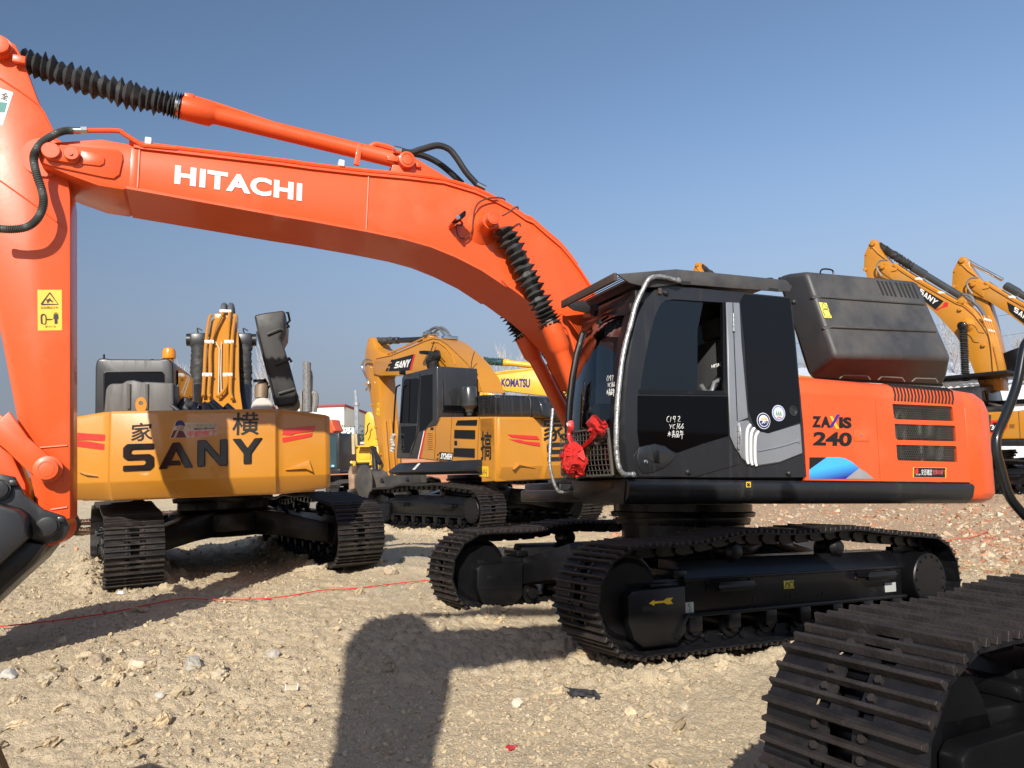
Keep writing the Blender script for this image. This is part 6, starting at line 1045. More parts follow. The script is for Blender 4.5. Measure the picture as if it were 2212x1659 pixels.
a, b, c = K([(1332, 488), (1515, 502), (1765, 530)], 0); kc = kp('stick_cylinder', MB().bellows(a, b, .125, .10, 14, seed=8, wob=.2), mat('teal_wrap', (.03, .075, .075), .6, var=.6, vscale=14), kb, angle=25); kp('cylinder_tube', MB().lathe(b, c - b, [(-.05, .08), (0, .115), (.15, .115), (.2, .092), ((c - b).length + 1.5, .092)], 24), kyellow, kc)
for p in K([(1352, 640), (1305, 485), (1345, 700)], .3): kp('pivot_pin', MB().cyl(p, p + V(0, .06, 0), .1, n=16), kyellow, kb)
for q in ([(1330, 740), (1350, 790)], [(1355, 745), (1370, 790)]): kp('stick_pipe', MB().tube(K(q, .35), .03, 6), kyellow, kb)
kp('hydraulic_hose', MB().tube(spline(K([(1465, 738), (1500, 765), (1520, 780)], .1), 4), .04, 8), hose, kb)
P = K([(430, 345), (480, 378), (640, 655), (658, 740), (645, 835), (560, 665), (365, 393)], .5, 'B3'); kl = kp('raised_lid', MB().prism(P, (0, -1.0, 0), .04, 3), MATS['lid_plastic'], angle=40)
for a, b in (((380, 405), (455, 362)), ((395, 425), (475, 385)), ((560, 690), (640, 660))): kp('lid_rib', MB().tube(K([a, b], .51, 'B3'), .03, 6), black, kl)
kp('lid_stay', MB().tube(K([(548, 540), (515, 640)], .6, 'B3'), .06, 8), silver, kl)
q = K([(625, 860), (622, 800), (612, 755), (598, 742)], .3, 'B3'); kp('exhaust_pipe', MB().tube(q, .14, 14), MATS['exhaust_steel'], kl); kp('exhaust_mouth', MB().cyl(q[-1], q[-1] + V(.02, .03, .02), .12, n=14), dark, kl)
mb = MB(); mb.box((-1.0, 0, 1.55), (4.2, 2.8, 1.0), .08); kp('engine_housing', mb, kyellow); mb = MB(); mb.box((.8, .85, 2.3), (1.6, 1.0, 1.4), .08); kp('cab', mb, dkgrey)
undercarriage(K_, FK, G=1.3, T=1.8, shoes=False, steps=False, sides=(1, -1), n=46)
# ------------------------------------------------------------------ big amber excavators at the right
FR1 = Frame((13.9, 23.2, .33), R_(-48)); R1 = root('amber_excavator', FR1, 'amber excavator with long black fabric boot on its raised boom, behind the black cover', 'excavator', AG)
def rp(name, mb, m, parent=R1, **k): return part(name, mb, m, parent, FR1, **k)
def Q8(pts, y=.33): return FR1.y('A8', pts, y)
ubm = [(440, 520), (435, 460), (450, 425), (480, 388), (530, 378), (600, 395), (700, 465), (900, 590), (1130, 722), (1300, 815), (1370, 838), (1480, 930), (1580, 1060), (1640, 1160), (1700, 1300), (1745, 1500), (1770, 1640), (1780, 1760)]
lbm = [(1560, 1760), (1510, 1640), (1440, 1460), (1350, 1270), (1270, 1150), (1080, 945), (960, 830), (820, 720), (640, 600), (560, 560)]
P = Q8(ubm + lbm); r1b = rp('boom', MB().prism(P, (0, -.66, 0), .012), yellow, angle=25)
rp('boom_flange', MB().loft([[V(p.x, .36, p.z + .01), V(p.x, -.36, p.z + .01), V(p.x + .01, -.36, p.z - .02), V(p.x + .01, .36, p.z - .02)] for p in P[5:17]]), yellow, r1b, angle=25)
rp('boom_plate', MB().prism(Q8([(470, 470), (500, 420), (545, 410), (640, 430), (640, 455), (570, 470), (590, 545), (575, 550)], .36), (0, -.03, 0), .006), yellow, r1b)
q = Q8([(870, 690), (1060, 880), (1185, 800), (900, 628)], .335); q = Q8([(900, 760), (1060, 885), (1150, 782), (870, 630)], .335); sg = rp('boom_sign', MB().prism(Q8([(820, 600), (870, 628), (1150, 790), (1060, 885), (900, 760), (840, 700)], .335), (0, -.004, 0)), ink, r1b)
q = [p + V(0, .002, 0) for p in Q8([(885, 705), (1045, 835), (1100, 785), (895, 640)], .335)]
for k, ch in enumerate('SANY'): rp('boom_lettering', block(ch, sub4(q, .02 + .25 * k, .24 + .25 * k, .08, .92), .004), white, sg)
rp('sign_stripe', MB().prism(Q8([(1060, 880), (1085, 893), (1120, 868), (1195, 845), (1198, 805), (1160, 800), (1130, 850)], .338), (0, -.004, 0)), redm, r1b)
AR = Q8([(345, 150), (365, 125), (395, 118), (425, 140), (440, 200), (500, 300), (540, 350), (600, 400), (520, 560), (440, 640), (480, 900), (560, 1300), (640, 1500), (560, 1500), (440, 1100), (345, 640), (300, 480), (278, 440), (285, 280)], .24); r1s = rp('stick', MB().prism(AR, (0, -.48, 0), .012), yellow, r1b, angle=25)
rp('stick_rib', MB().tube(Q8([(300, 290), (345, 205), (380, 205), (440, 270), (540, 345)], .25), .025, 6), yellow, r1b)
for p, r in ((Q8([(380, 160)], .25)[0], .085), (Q8([(297, 448)], .25)[0], .06), (Q8([(485, 415)], .37)[0], .075), (Q8([(1345, 788)], .3)[0], .09)): rp('pivot_pin', MB().lathe(p, (0, 1, 0), [(0, r), (.06, r), (.065, r * .8)], 20), yellow, r1b)
a, b, c = [FR1.hit('A8', p, 1, 0) for p in ((440, 185), (830, 432), (1330, 735))]; r1c = rp('stick_cylinder', MB().bellows(a, b, .135, .10, 26, seed=3, wob=.16), rubber, r1b, angle=25); L = (c - b).length
rp('cylinder_tube', MB().lathe(b, c - b, [(-.05, .11), (0, .13), (.4, .13), (.43, .105), (L, .105)], 24), mat('grey_cylinder', (.045, .05, .052), .3, coat=.3), r1b)
rp('cylinder_lug', MB().prism(Q8([(1230, 760), (1310, 790), (1330, 755), (1365, 755), (1390, 790), (1385, 850), (1300, 820)], .2), (0, -.4, 0), .02), yellow, r1b)
for k, yy in enumerate((.25, .12, -.0, -.15)): rp('boom_pipe', MB().tube(spline([V(p.x + .02, yy, p.z + .05 + .01 * k) for p in P[5:17]], 2), .024, 8), yellow, r1b)
for k in range(4): rp('boom_pipe', MB().tube(spline(Q8([(1560 + 25 * k, 950), (1620 + 22 * k, 1080), (1665 + 26 * k, 1250), (1690 + 34 * k, 1500), (1700 + 40 * k, 1660)], .36 - .2 * k), 4), .027, 8), yellow, r1b)
for p in ((1615, 1000), (1655, 1118), (1725, 1395), (900, 560), (1140, 710)): rp('pipe_clamp', MB().box(FR1.hit('A8', p, 1, 0), (.12, .6, .07), .01), white, r1b)
for P_ in (((1385, 735), (1460, 790), (1530, 850), (1590, 940), (1612, 1000)), ((1360, 720), (1440, 740), (1480, 800))): rp('hydraulic_hose', MB().tube(spline(Q8(P_, .05), 5), .055, 8), MATS['braided_hose'], r1b)
rp('hydraulic_hose', MB().tube(spline(Q8([(520, 345), (460, 350), (425, 390), (425, 440), (455, 490), (475, 520)], .42), 5), .03, 8), mat('grey_hose', (.2, .19, .16), .5), r1b)
p = Q8([(1400, 1050)], .33)[0]; rp('pin_boss', MB().lathe(p, (0, 1, 0), [(0, .22), (.1, .13), (.3, .12)], 24), yellow, r1b); p = Q8([(1350, 1060)], .75)[0]; rp('cylinder_eye', MB().lathe(p, (0, 1, 0), [(-.12, .12), (.06, .12), (.08, .09)], 20), black, r1b)
a, b = Q8([(1362, 1085), (1388, 1660)], .7); rp('lift_cylinder', MB().bellows(a, b, .125, .085, 30, seed=6, wob=.06), rubber, r1b, angle=25)
for P_ in (((1400, 1055), (1460, 1050), (1500, 1080), (1530, 1130), (1590, 1140)),): rp('grease_line', MB().tube(spline(Q8(P_, .6), 4), .012, 5), ink, r1b)
for p in ((1580, 1270), (1325, 880)): rp('boom_bracket', MB().box(Q8([p], .36)[0], (.1, .08, .09), .01), yellow, r1b)
CP = FR1.x('B2', [(590, 500), (610, 470), (760, 462), (800, 620), (800, 660), (560, 660)], -.4); r1k = rp('cab', MB().prism(CP, (2.0, 0, 0), .05, 3), cabm)
rp('rear_window', MB().prism(FR1.x('B2', [(655, 615), (640, 505), (760, 495), (782, 608)], -.41), (.012, 0, 0), .01), gloss, r1k)
RF = FR1.z('B2', [(350, 470), (440, 440), (640, 428), (782, 428), (786, 436), (640, 442)], CP[1].z + .25); mb = MB(); rc = CP[1]; mb.box((rc.x + .7, (CP[1].y + CP[2].y) / 2 - .1, rc.z + .3), (3.0, abs(CP[1].y - CP[2].y) + .5, .1), .02); mb.bar((rc.x + 2.2, CP[1].y + .2, rc.z + .25), (rc.x + 1.6, CP[1].y, rc.z - .1), .08, .08); rp('roof_guard', mb, black, r1k)
p = FR1.x('B2', [(664, 420)], -.2)[0]; rp('beacon', MB().lathe(p - V(0, 0, .1), (0, 0, 1), [(0, .05), (.14, .05), (.14, .06), (.27, .055), (.28, .03)], 16), redm, r1k)
sd = lambda pts, y=1.45: FR1.y('B2', pts, y)
P = sd([(560, 655), (1300, 625), (1300, 835), (600, 842)]); mb = MB(); mb.prism(P, (0, -2.9, 0), .05, 3); r1h = rp('engine_housing', mb, yellow)
rp('panel_seam', MB().tube(sd([(893, 645), (905, 832)], 1.455), .012, 5), MATS['dark_amber'], r1h); q = sd([(828, 760), (862, 762), (864, 735), (830, 733)], 1.456); rp('door_latch', MB().prism(q, (0, -.006, 0), .0), MATS['dark_amber'], r1h)
bdg = rp('model_badge', MB().prism(sd([(690, 795), (670, 755), (705, 708), (790, 706), (820, 745), (790, 790), (720, 800)], 1.458), (0, -.006, 0)), MATS['red_reflector'], r1h); rp('badge_field', MB().prism(sd([(700, 788), (690, 755), (720, 722), (775, 722), (790, 750), (770, 782)], 1.464), (0, -.006, 0)), ink, bdg); rp('model_lettering', quad_text('SY365H', sd([(662, 772), (790, 775), (790, 738), (665, 738)], 1.47), bold=.03, shear=.1), white, bdg)
P = sd([(590, 842), (1300, 836), (1300, 885), (600, 885)], 1.5); rp('side_skirt', MB().prism(P, (0, -2.9, 0), .03), dkgrey)
undercarriage(R1, FR1, G=1.35, T=2.1, shoes=False, steps=True, n=54, ring=1.15)
def copy_tree(o, par=None):
    c = o.copy(); COL.objects.link(c)
    if par is not None: c.parent = par
    for ch in o.children: copy_tree(ch, c)
    return c
R2 = copy_tree(R1); R2['label'] = 'amber excavator at the right edge with bare chrome rod on its stick cylinder'
def shift_to(o, ref_local, tagp, depth):
    w = FR1.M @ ref_local; d = sight(tagp); tgt = EYE + d * (depth / d.y); M = FR1.M.copy(); M.translation = FR1.M.translation + (tgt - w); o.matrix_world = M; return M
tip = Q8([(380, 160)], .25)[0]; w0 = FR1.M @ tip
M2 = shift_to(R2, tip, d_('A8', (1350, 345)), w0.y - .2)
for ch in list(R2.children_recursive):
    if ch.name.startswith('stick_cylinder'): bpy.data.objects.remove(ch)
r2b = [c for c in R2.children if c.name.startswith('boom')][0]; fr2 = Frame((0, 0, 0), 0); fr2.M = M2; fr2.I = M2.inverted(); FR[r2b.name] = fr2
part('chrome_rod', MB().cyl(a_ := fr2.y('A8', [(1400, 350)], 0)[0], fr2.y('A8', [(1790, 560)], 0)[0], .06, n=20), chrome, r2b, fr2)
part('stick_extension', MB().prism(fr2.y('A8', [(1500, 560), (1610, 720), (1690, 980), (1775, 1350), (1720, 1350), (1560, 900), (1450, 700)], .24), (0, -.48, 0), .012), yellow, r2b, fr2)
bp2 = fr2.y('A8', [(1780, 1360), (1880, 1320), (2030, 1270), (2120, 1300), (2100, 1560), (1990, 1640), (1830, 1640), (1800, 1500)], .8); part('bucket', MB().prism(bp2, (0, -1.6, 0), .05), black, r2b, fr2)
R3 = copy_tree(R1); R3['label'] = 'distant amber excavator whose boom tip just shows above the orange cab roof'; shift_to(R3, tip, (1506, 572), 36); 
# ------------------------------------------------------------------ neighbour whose crawler fills the lower right corner
FNU = Frame((3.43, 2.64, .02), .536, .065, -.01); FN = FNU.turned(-.042)
NB = root('amber_excavator', FNU, 'nearest excavator, its rusty crawler filling the lower right corner of the view', 'excavator', AG)
undercarriage(NB, FNU, G=1.25, T=1.72, m_shoe=rusty, m_rib=rust_rib, m_frame=black, n=48)
def np_(name, mb, m, parent=NB, **k): return part(name, mb, m, parent, FN, **k)
np_('deck', MB().box((-1.2, 0, 1.2), (3.3, 2.7, .25), .03), dkgrey); np_('engine_housing', MB().box((-1.55, 0, 1.75), (2.3, 2.7, .85), .08), yellow)
nc = np_('cab', MB().prism([V(1.45, 1.36, 1.35), V(1.55, 1.36, 1.9), V(1.2, 1.36, 2.75), V(.9, 1.36, 2.95), V(-.3, 1.36, 2.95), V(-.35, 1.36, 1.35)], (0, -1.0, 0), .04), dkgrey); np_('cab_glass', MB().prism([V(1.25, 1.365, 1.9), V(1.0, 1.365, 2.7), V(.2, 1.365, 2.7), V(.2, 1.365, 1.9)], (0, -.004, 0)), gloss, nc)
np_('tool_box', MB().prism(FN.y('B2', [(918, 900), (908, 760), (920, 690), (1100, 680), (1100, 1290), (908, 1240)], -1.30), (0, .7, 0), .03), yellow)
np_('boom', MB().prism(boomP, (0, -TB, 0), .012), yellow)
na = FB.y('d', [(60, 330)], YA)[0]; nrot = lambda p, y: V(na.x + (p.x - na.x) * math.cos(.2) - (p.z - na.z) * math.sin(-.2) - .10, y, na.z + (p.x - na.x) * math.sin(-.2) + (p.z - na.z) * math.cos(.2))
nst = [nrot(p, YA) for p in FB.y('d', arm, YA)]; np_('stick', MB().prism(nst, (0, -TA, 0), .012), yellow)
a, c = FB.hit('d', (43, 128), 1, 0), FB.hit('d', (880, 352), 1, 0); np_('stick_cylinder', MB().cyl(a, c, .085, n=20), dkgrey)
for yy in (.5, -.5):
    a, c = FB.hit('d', (1088, 492), 1, yy), FB.hit('d', (1330, 985), 1, yy); np_('lift_cylinder', MB().cyl(a, c, .075, n=18), dkgrey)
np_('bucket', MB().prism([nrot(p, .6) for p in bs], (0, -1.2, 0), .02), MATS['worn_bucket'])
hr = FN.y('B2', [(960, 150), (929, 210), (890, 420), (858, 530), (800, 680), (752, 790), (738, 850), (742, 930), (765, 1020), (800, 1150), (830, 1230), (870, 1290), (940, 1370)], -1.22); np_('handrail', MB().tube(spline(hr, 6), .0185, 12), mat('rail_black', (.012, .014, .016), .28, coat=.4, var=.1))
# ------------------------------------------------------------------ far left: small orange and yellow machines
F_O2 = Frame((-7.2, 33, .33), R_(72)); O2 = root('orange_excavator', F_O2, 'small distant orange excavator facing the yard, left of the bare pole', 'excavator')
def o2(name, mb, m, parent=O2): return part(name, mb, m, parent, F_O2)
X = lambda pts, x: F_O2.x('B1', pts, x)
ock = o2('cab', MB().prism(X([(100, 1105), (100, 625), (180, 612), (285, 620), (292, 700), (290, 1100)], 1.5), (-1.7, 0, 0), .05), dkgrey); o2('windscreen', MB().prism(X([(110, 1030), (110, 650), (250, 650), (258, 1030)], 1.51), (-.01, 0, 0)), mat('teal_glass', (.03, .06, .07), .12, coat=.3), ock); o2('number_card', MB().prism(X([(190, 1025), (230, 1022), (230, 995), (190, 998)], 1.53), (-.01, 0, 0)), mat('cyan_card', (.05, .35, .55), .5), ock); o2('number_lettering', quad_text('58', X([(203, 1020), (228, 1019), (228, 999), (203, 1000)], 1.54), thick=.002), white, ock)
o2('counterweight', MB().prism(X([(240, 1000), (240, 835), (380, 825), (400, 850), (405, 960), (395, 995), (340, 1005)], -1.2), (-1.2, 0, 0), .15, 3), orange); o2('white_plate', MB().prism(X([(296, 888), (338, 890), (338, 862), (296, 860)], -1.18), (-.01, 0, 0)), white)
o2('boom', MB().prism(X([(120, 620), (130, 470), (160, 455), (195, 458), (210, 520), (240, 580), (240, 600), (215, 600), (210, 640)], .4), (-.7, 0, 0), .05), orange)
o2('base_frame', MB().prism(X([(100, 1040), (295, 1045), (298, 1090), (285, 1100), (100, 1110)], 1.55), (-2.5, 0, 0), .04), dkgrey)
for P_ in (((285, 650), (300, 650), (322, 690), (312, 1030), (295, 1035)), ((345, 820), (348, 700), (370, 700), (372, 820))): o2('handrail', MB().tube(X(P_, .8), .03, 6), mat('straw_rail', (.45, .36, .2), .5))
undercarriage(O2, F_O2, G=1.2, T=1.7, shoes=False, steps=False, n=44, m_shoe=mat('dusty_track', (.30, .235, .16), .8, var=.3))
F_Y2 = Frame((-4.6, 28, .33), R_(80)); Y2 = root('yellow_excavator', F_Y2, 'yellow excavator partly hidden by the amber stick, its yellow deck lid and rails showing', 'excavator')
def y2(name, mb, m, parent=Y2): return part(name, mb, m, parent, F_Y2)
X2 = lambda pts, x=1.3: F_Y2.x('B1', pts, x)
y2('boom', MB().prism(X2([(575, 775), (585, 560), (590, 400), (620, 362), (660, 365), (700, 420), (760, 560), (760, 775)], .6), (-.8, 0, 0), .06), kyellow); y2('boom_hose', MB().tube(spline(X2([(652, 500), (628, 530), (624, 590), (600, 640)], .9), 4), .022, 6), hose)
y2('engine_housing', MB().prism(X2([(485, 1050), (485, 820), (500, 775), (690, 770), (760, 775), (760, 1060)], 1.2), (-2.5, 0, 0), .05), kyellow); y2('deck_lid', MB().prism(X2([(480, 785), (500, 768), (650, 770), (645, 785)], 1.6), (-.8, 0, 0), .01), kyellow)
y2('deck_panel', MB().prism(X2([(510, 940), (512, 830), (655, 835), (655, 942)], 1.25), (-.04, 0, 0), .01), mat('sun_yellow', (.75, .42, .03), .4)); y2('deck_lip', MB().tube(X2([(510, 960), (660, 955), (665, 1000)], 1.3), .06, 6), kyellow)
y2('step_recess', MB().prism(X2([(505, 1035), (505, 975), (655, 970), (655, 1035)], 1.26), (-.04, 0, 0)), dark); y2('base_frame', MB().prism(X2([(438, 1095), (438, 950), (490, 955), (500, 1045), (760, 1040), (760, 1105), (445, 1103)], 1.4), (-2.6, 0, 0), .03), dkgrey)
for P_ in (((455, 870), (448, 640), (460, 630), (488, 635), (495, 770)), ((465, 870), (462, 650), (480, 642))): y2('handrail', MB().tube(X2(P_, 1.3), .045, 6), MATS['straw_rail'])
y2('step_rail', MB().tube(spline(X2([(425, 960), (445, 975), (465, 970), (470, 1080)], 1.5), 4), .05, 6), kyellow)
y2('bucket', MB().prism(X2([(395, 1180), (390, 1090), (410, 1020), (435, 1000), (440, 1110), (470, 1110), (470, 1280), (400, 1300)], 2.2), (-.6, 0, 0), .04), mat('rust_plate', (.26, .17, .11), .8, var=.4))
undercarriage(Y2, F_Y2, G=1.2, T=1.7, shoes=False, steps=False, n=44)
# grey grab arms behind the amber counterweight
FG = Frame((-5.3, 21, .33), R_(-80)); g_ = root('grab_machine', FG, 'grey upright grab arms rising behind the amber counterweight', 'grab machine')
xg = lambda pts, x=0: FG.x('A1', pts, x); gm = mat('weathered_grey', (.20, .19, .175), .6, var=.3, dirt=(.3, .27, .22), dmin=.5)
part('grab_arm', MB().prism(xg([(1828, 960), (1832, 700), (1845, 650), (1890, 655), (1897, 700), (1890, 960)]), (.35, 0, 0), .02), gm, g_, FG); part('wrapped_cylinder', MB().tube(xg([(1862, 960), (1860, 760), (1858, 615), (1862, 600)], -.2), .11, 10), mat('dull_wrap', (.16, .155, .15), .6, var=.4, vscale=20, bump=.4), g_, FG); part('grab_arm', MB().prism(xg([(1805, 960), (1812, 810), (1825, 805), (1826, 960)], .1), (.3, 0, 0), .02), gm, g_, FG); part('hydraulic_hose', MB().tube(spline(xg([(1890, 830), (1915, 835), (1918, 900), (1905, 960)], -.1), 5), .09, 8), gm, g_, FG); part('base_frame', MB().box((.4, .1, .8), (1.2, .8, 1.4), .1), gm, g_, FG)
berm_from(FU, (1, -1), 1.27, 1.76, .065); berm_from(F1U, (1, -1), 1.32, 1.8, .10); berm_from(F2, (1,), 1.3, 1.8, .12)
make_ground(); make_litter()
# ------------------------------------------------------------------ buildings, wall, pole, trees at the edge of the yard
def at_depth(p, Y): d = sight(p); return EYE + d * (Y / d.y)
def block_bldg(name, label, x0, x1, ytop, Y, dep, m, win=(), trim=None, winm=None, base=0):
    a, b = at_depth((x0, ytop), Y), at_depth((x1, ytop), Y); h = (a.z + b.z) / 2; cx = (a.x + b.x) / 2; fr = Frame((cx, Y, base), R_(90)); o = root(name, fr, label, 'building')
    W = b.x - a.x; mb = MB(); mb.box((-dep / 2, 0, (h - base) / 2), (dep, W, h - base), .03); part('wall', mb, m, o, fr)
    if trim: part('roof_trim', MB().box((-dep / 2, 0, h - base + .12), (dep + .3, W + .3, .3), .02), trim, o, fr)
    for wx0, wy0, wx1, wy1 in win:
        p, q = at_depth((wx0, wy0), Y), at_depth((wx1, wy1), Y); ww, hh = abs(q.x - p.x), abs(p.z - q.z); c = V(.02, ((p.x + q.x) / 2 - cx), (p.z + q.z) / 2 - base); f = part('window', MB().box(c, (.12, ww + .25, hh + .25), .02), white, o, fr)
        part('pane', MB().box(c + V(.04, 0, 0), (.08, ww, hh)), winm or mat('window_glass', (.06, .10, .13), .1), f, fr)
    return o, fr, h - base
cream = mat('cream_panel', (.72, .68, .56), .7, var=.04); conc = mat('concrete_grey', (.42, .43, .43), .85, var=.12, dirt=(.3, .3, .3), dmin=.5); pale = mat('pale_tile', (.66, .67, .66), .7, var=.05)  # pale wall colours, with the slight distance haze put into them
b1 = lambda x, y: d_('B1', (x, y))
o, fr, h = block_bldg('warehouse', 'cream warehouse with dark red roof edge behind the yard', 560, b1(345, 0)[0], b1(0, 318)[1], 95, 30, cream, win=((*b1(215, 555), *b1(272, 518)),), trim=mat('maroon_trim', (.25, .03, .04), .6), base=.3); part('red_band', MB().box((.06, 0, h * .46), (.1, 26, .25)), MATS['maroon_trim'], o, fr)
block_bldg('office_building', 'low white office with wide blue windows before the cream warehouse', b1(200, 0)[0], b1(467, 0)[0], b1(0, 556)[1], 78, 9, pale, win=((*b1(285, 690), *b1(352, 628)), (*b1(370, 688), *b1(458, 625))), base=.3)
block_bldg('apartment_block', 'grey concrete block with dark windows right of the cream warehouse', b1(380, 0)[0], b1(640, 0)[0], b1(0, 452)[1], 120, 20, conc, win=((*b1(502, 690), *b1(528, 505)), (*b1(545, 690), *b1(560, 505)), (*b1(405, 560), *b1(422, 535))), base=.3)
fr = Frame((-9, 47, .2), R_(90)); thing('brick_wall', MB().box((0, 0, 1.45), (.4, 38, 2.9), .02), None, 'long red brick wall closing the yard on the left', 'wall', frame=fr)
bw = bpy.data.objects['brick_wall']; m = bpy.data.materials.new('red_brick'); m.use_nodes = True; N = m.node_tree.nodes; L = m.node_tree.links; bt = N.new('ShaderNodeTexBrick'); tc = N.new('ShaderNodeTexCoord'); mp_ = N.new('ShaderNodeMapping'); mp_.inputs['Rotation'].default_value = (R_(90), 0, R_(90)); L.new(tc.outputs['Object'], mp_.inputs[0]); L.new(mp_.outputs[0], bt.inputs['Vector']); bt.inputs['Scale'].default_value = 1; bt.inputs['Brick Width'].default_value = .25; bt.inputs['Row Height'].default_value = .075; bt.inputs['Mortar Size'].default_value = .008; bt.inputs['Color1'].default_value = (.32, .12, .07, 1); bt.inputs['Color2'].default_value = (.40, .18, .10, 1); bt.inputs['Mortar'].default_value = (.4, .34, .28, 1); L.new(bt.outputs[0], N['Principled BSDF'].inputs[0]); N['Principled BSDF'].inputs['Roughness'].default_value = .9; bw.data.materials.append(m)
part('coping', MB().box((0, 0, 2.98), (.55, 38, .14), .01), conc, bw, fr)
a, b, c = at_depth(b1(480, 112), 52), at_depth(b1(492, 275), 52), at_depth(b1(502, 690), 52); mb = MB(); mb.tube([a, b], .11, 8); mb.tube([b, c + V(0, 0, -2)], .16, 8); mb.cyl(b - V(0, 0, .1), b + V(0, 0, .1), .22, n=10); thing('flagpole', mb, mat('galvanised', (.42, .45, .47), .4, metal=.5), 'tall thin grey pole standing before the grey concrete block', 'pole')
fr = Frame((24.5, 52, .3), R_(90)); o = root('shed', fr, 'white corrugated shed seen under the right booms', 'shed'); mb = MB()
tp_ = at_depth((2075, 762), 52).z - .3; mb.loft([[V(.0 if k % 2 else .12, -9 + k * .25, 0) for k in range(80)], [V(.0 if k % 2 else .12, -9 + k * .25, tp_ * .72) for k in range(80)]], cap=False, closed=False); part('wall', mb, mat('shed_wall', (.55, .58, .62), .6), o, fr); mb = MB(); mb.loft([[V(.3, -9.2 + k * .25, tp_ * .72 + .05 * (k % 2)) for k in range(82)], [V(-6, -9.2 + k * .25, tp_ + .05 * (k % 2)) for k in range(82)]], cap=False, closed=False); part('roof', mb, mat('shed_roof', (.50, .54, .60), .5, var=.08), o, fr)
def bare_tree(p, Y, H, seed, label):
    rr = random.Random(seed); d = sight(p); b = EYE + d * (Y / d.y); b.z = .2; fr = Frame(b, 0); tm = mat('pale_bark', (.33, .30, .27), .9, var=.2); tw = mat('hazed_twigs', (.42, .39, .37), .9, var=.2); o = root('bare_tree', fr, label, 'tree', 'bare trees beyond the yard'); mb = MB(); cr = MB(); top = V(rr.gauss(0, .4), rr.gauss(0, .4), H)  # twigs lightened so their colour carries the distance haze
    mb.tube(spline([V(0, 0, -.3), V(rr.gauss(0, .1), rr.gauss(0, .1), H * .35), V(top.x * .6, top.y * .6, H * .7), top], 4), lambda f: .11 * (1 - f) + .015, 6); part('trunk', mb, tm, o, fr)
    for k in range(46):
        h = H * rr.uniform(.28, .97); a = rr.uniform(0, 6.28); l = (H - h) * rr.uniform(.25, .5) + .6; s = V(top.x * .8 * h / H, top.y * .8 * h / H, h); e = s + V(math.cos(a) * l * .55, math.sin(a) * l * .55, l * .95); mid = s.lerp(e, .5) + V(math.cos(a), math.sin(a), 0) * l * .12; cr.tube([s, mid, e], lambda f: .026 * (1 - f) + .008, 4)
        for j in range(7): t = rr.uniform(.2, 1); q = s.lerp(e, t); aa = rr.uniform(0, 6.28); ll = rr.uniform(.4, 1.3); cr.tube([q, q + V(math.cos(aa) * ll * .4, math.sin(aa) * ll * .4, ll)], lambda f: .012 - .006 * f, 3)
    part('crown', cr, tw, o, fr)
for p, Y, H, sd_, lb in (((450, 800), 62, 10.5, 1, 'bare tree left of the amber boom seen from behind'), ((520, 800), 66, 9.8, 2, 'bare tree rising over the amber beacon'), ((585, 800), 58, 10.6, 3, 'bare tree right of the black boots, behind the open lid'), ((1090, 800), 70, 11.5, 4, 'bare tree behind the green wrapped cylinder end'), ((1130, 800), 66, 10.8, 5, 'bare tree left of the far orange lift cylinder'), ((1755, 800), 58, 7.5, 6, 'low bare tree in the gap between orange cab and black cover'), ((2058, 800), 55, 11.0, 7, 'bare tree beside the black cover, over the shed'), ((2190, 800), 60, 9.5, 8, 'bare tree at the right edge behind the amber booms'), ((395, 800), 60, 9, 9, 'bare tree just right of the amber beacon light')): bare_tree(p, Y, H, sd_, lb)
mb = MB(); rr = random.Random(9); c0 = at_depth(b1(520, 715), 50)
for k in range(900): d = V(rr.gauss(0, .8), rr.gauss(0, .5), rr.gauss(0, .38)); q = c0 + d; s = rr.uniform(.05, .11); u = V(rr.gauss(0, 1), rr.gauss(0, 1), rr.gauss(0, 1)).normalized(); v = u.orthogonal().normalized(); w_ = u.cross(v); t_ = mb.bm; f_ = [t_.verts.new(q + v * s * i + w_ * s * j * .6) for i, j in ((1, 0), (0, 1), (-1, 0), (0, -1))]; t_.faces.new(f_)
bo = Frame((c0.x, 50, .3), 0); sh = root('shrub', bo, 'dark green shrub above the brick wall at the pole foot', 'shrub'); part('foliage', mb, mat('leaf_green', (.06, .09, .04), .8, var=.4), sh, Frame0); part('trunk', MB().tube([V(c0.x, 50, .3), V(c0.x, 50, c0.z)], .08, 6), MATS['pale_bark'], sh, Frame0)
for k, (pa, pb, Y, lb) in enumerate(((b1(200, 525), b1(600, 460), 60, 'upper thin cable crossing before the cream warehouse'), (b1(200, 640), b1(600, 560), 60, 'lower thin cable crossing before the white office'), ((2030, 735), (2260, 700), 70, 'lower thin cable in the sky at the right edge'), ((2030, 690), (2260, 655), 70, 'upper thin cable in the sky at the right edge'))):
    a, b = at_depth(pa, Y), at_depth(pb, Y); d = (b - a); a -= d * 2; b += d * 2; thing('power_cable', MB().tube([a.lerp(b, i / 12) - V(0, 0, 1) * .5 * math.sin(math.pi * i / 12) for i in range(13)], .018, 4), ink, lb, 'cable', 'cables strung beyond the yard')
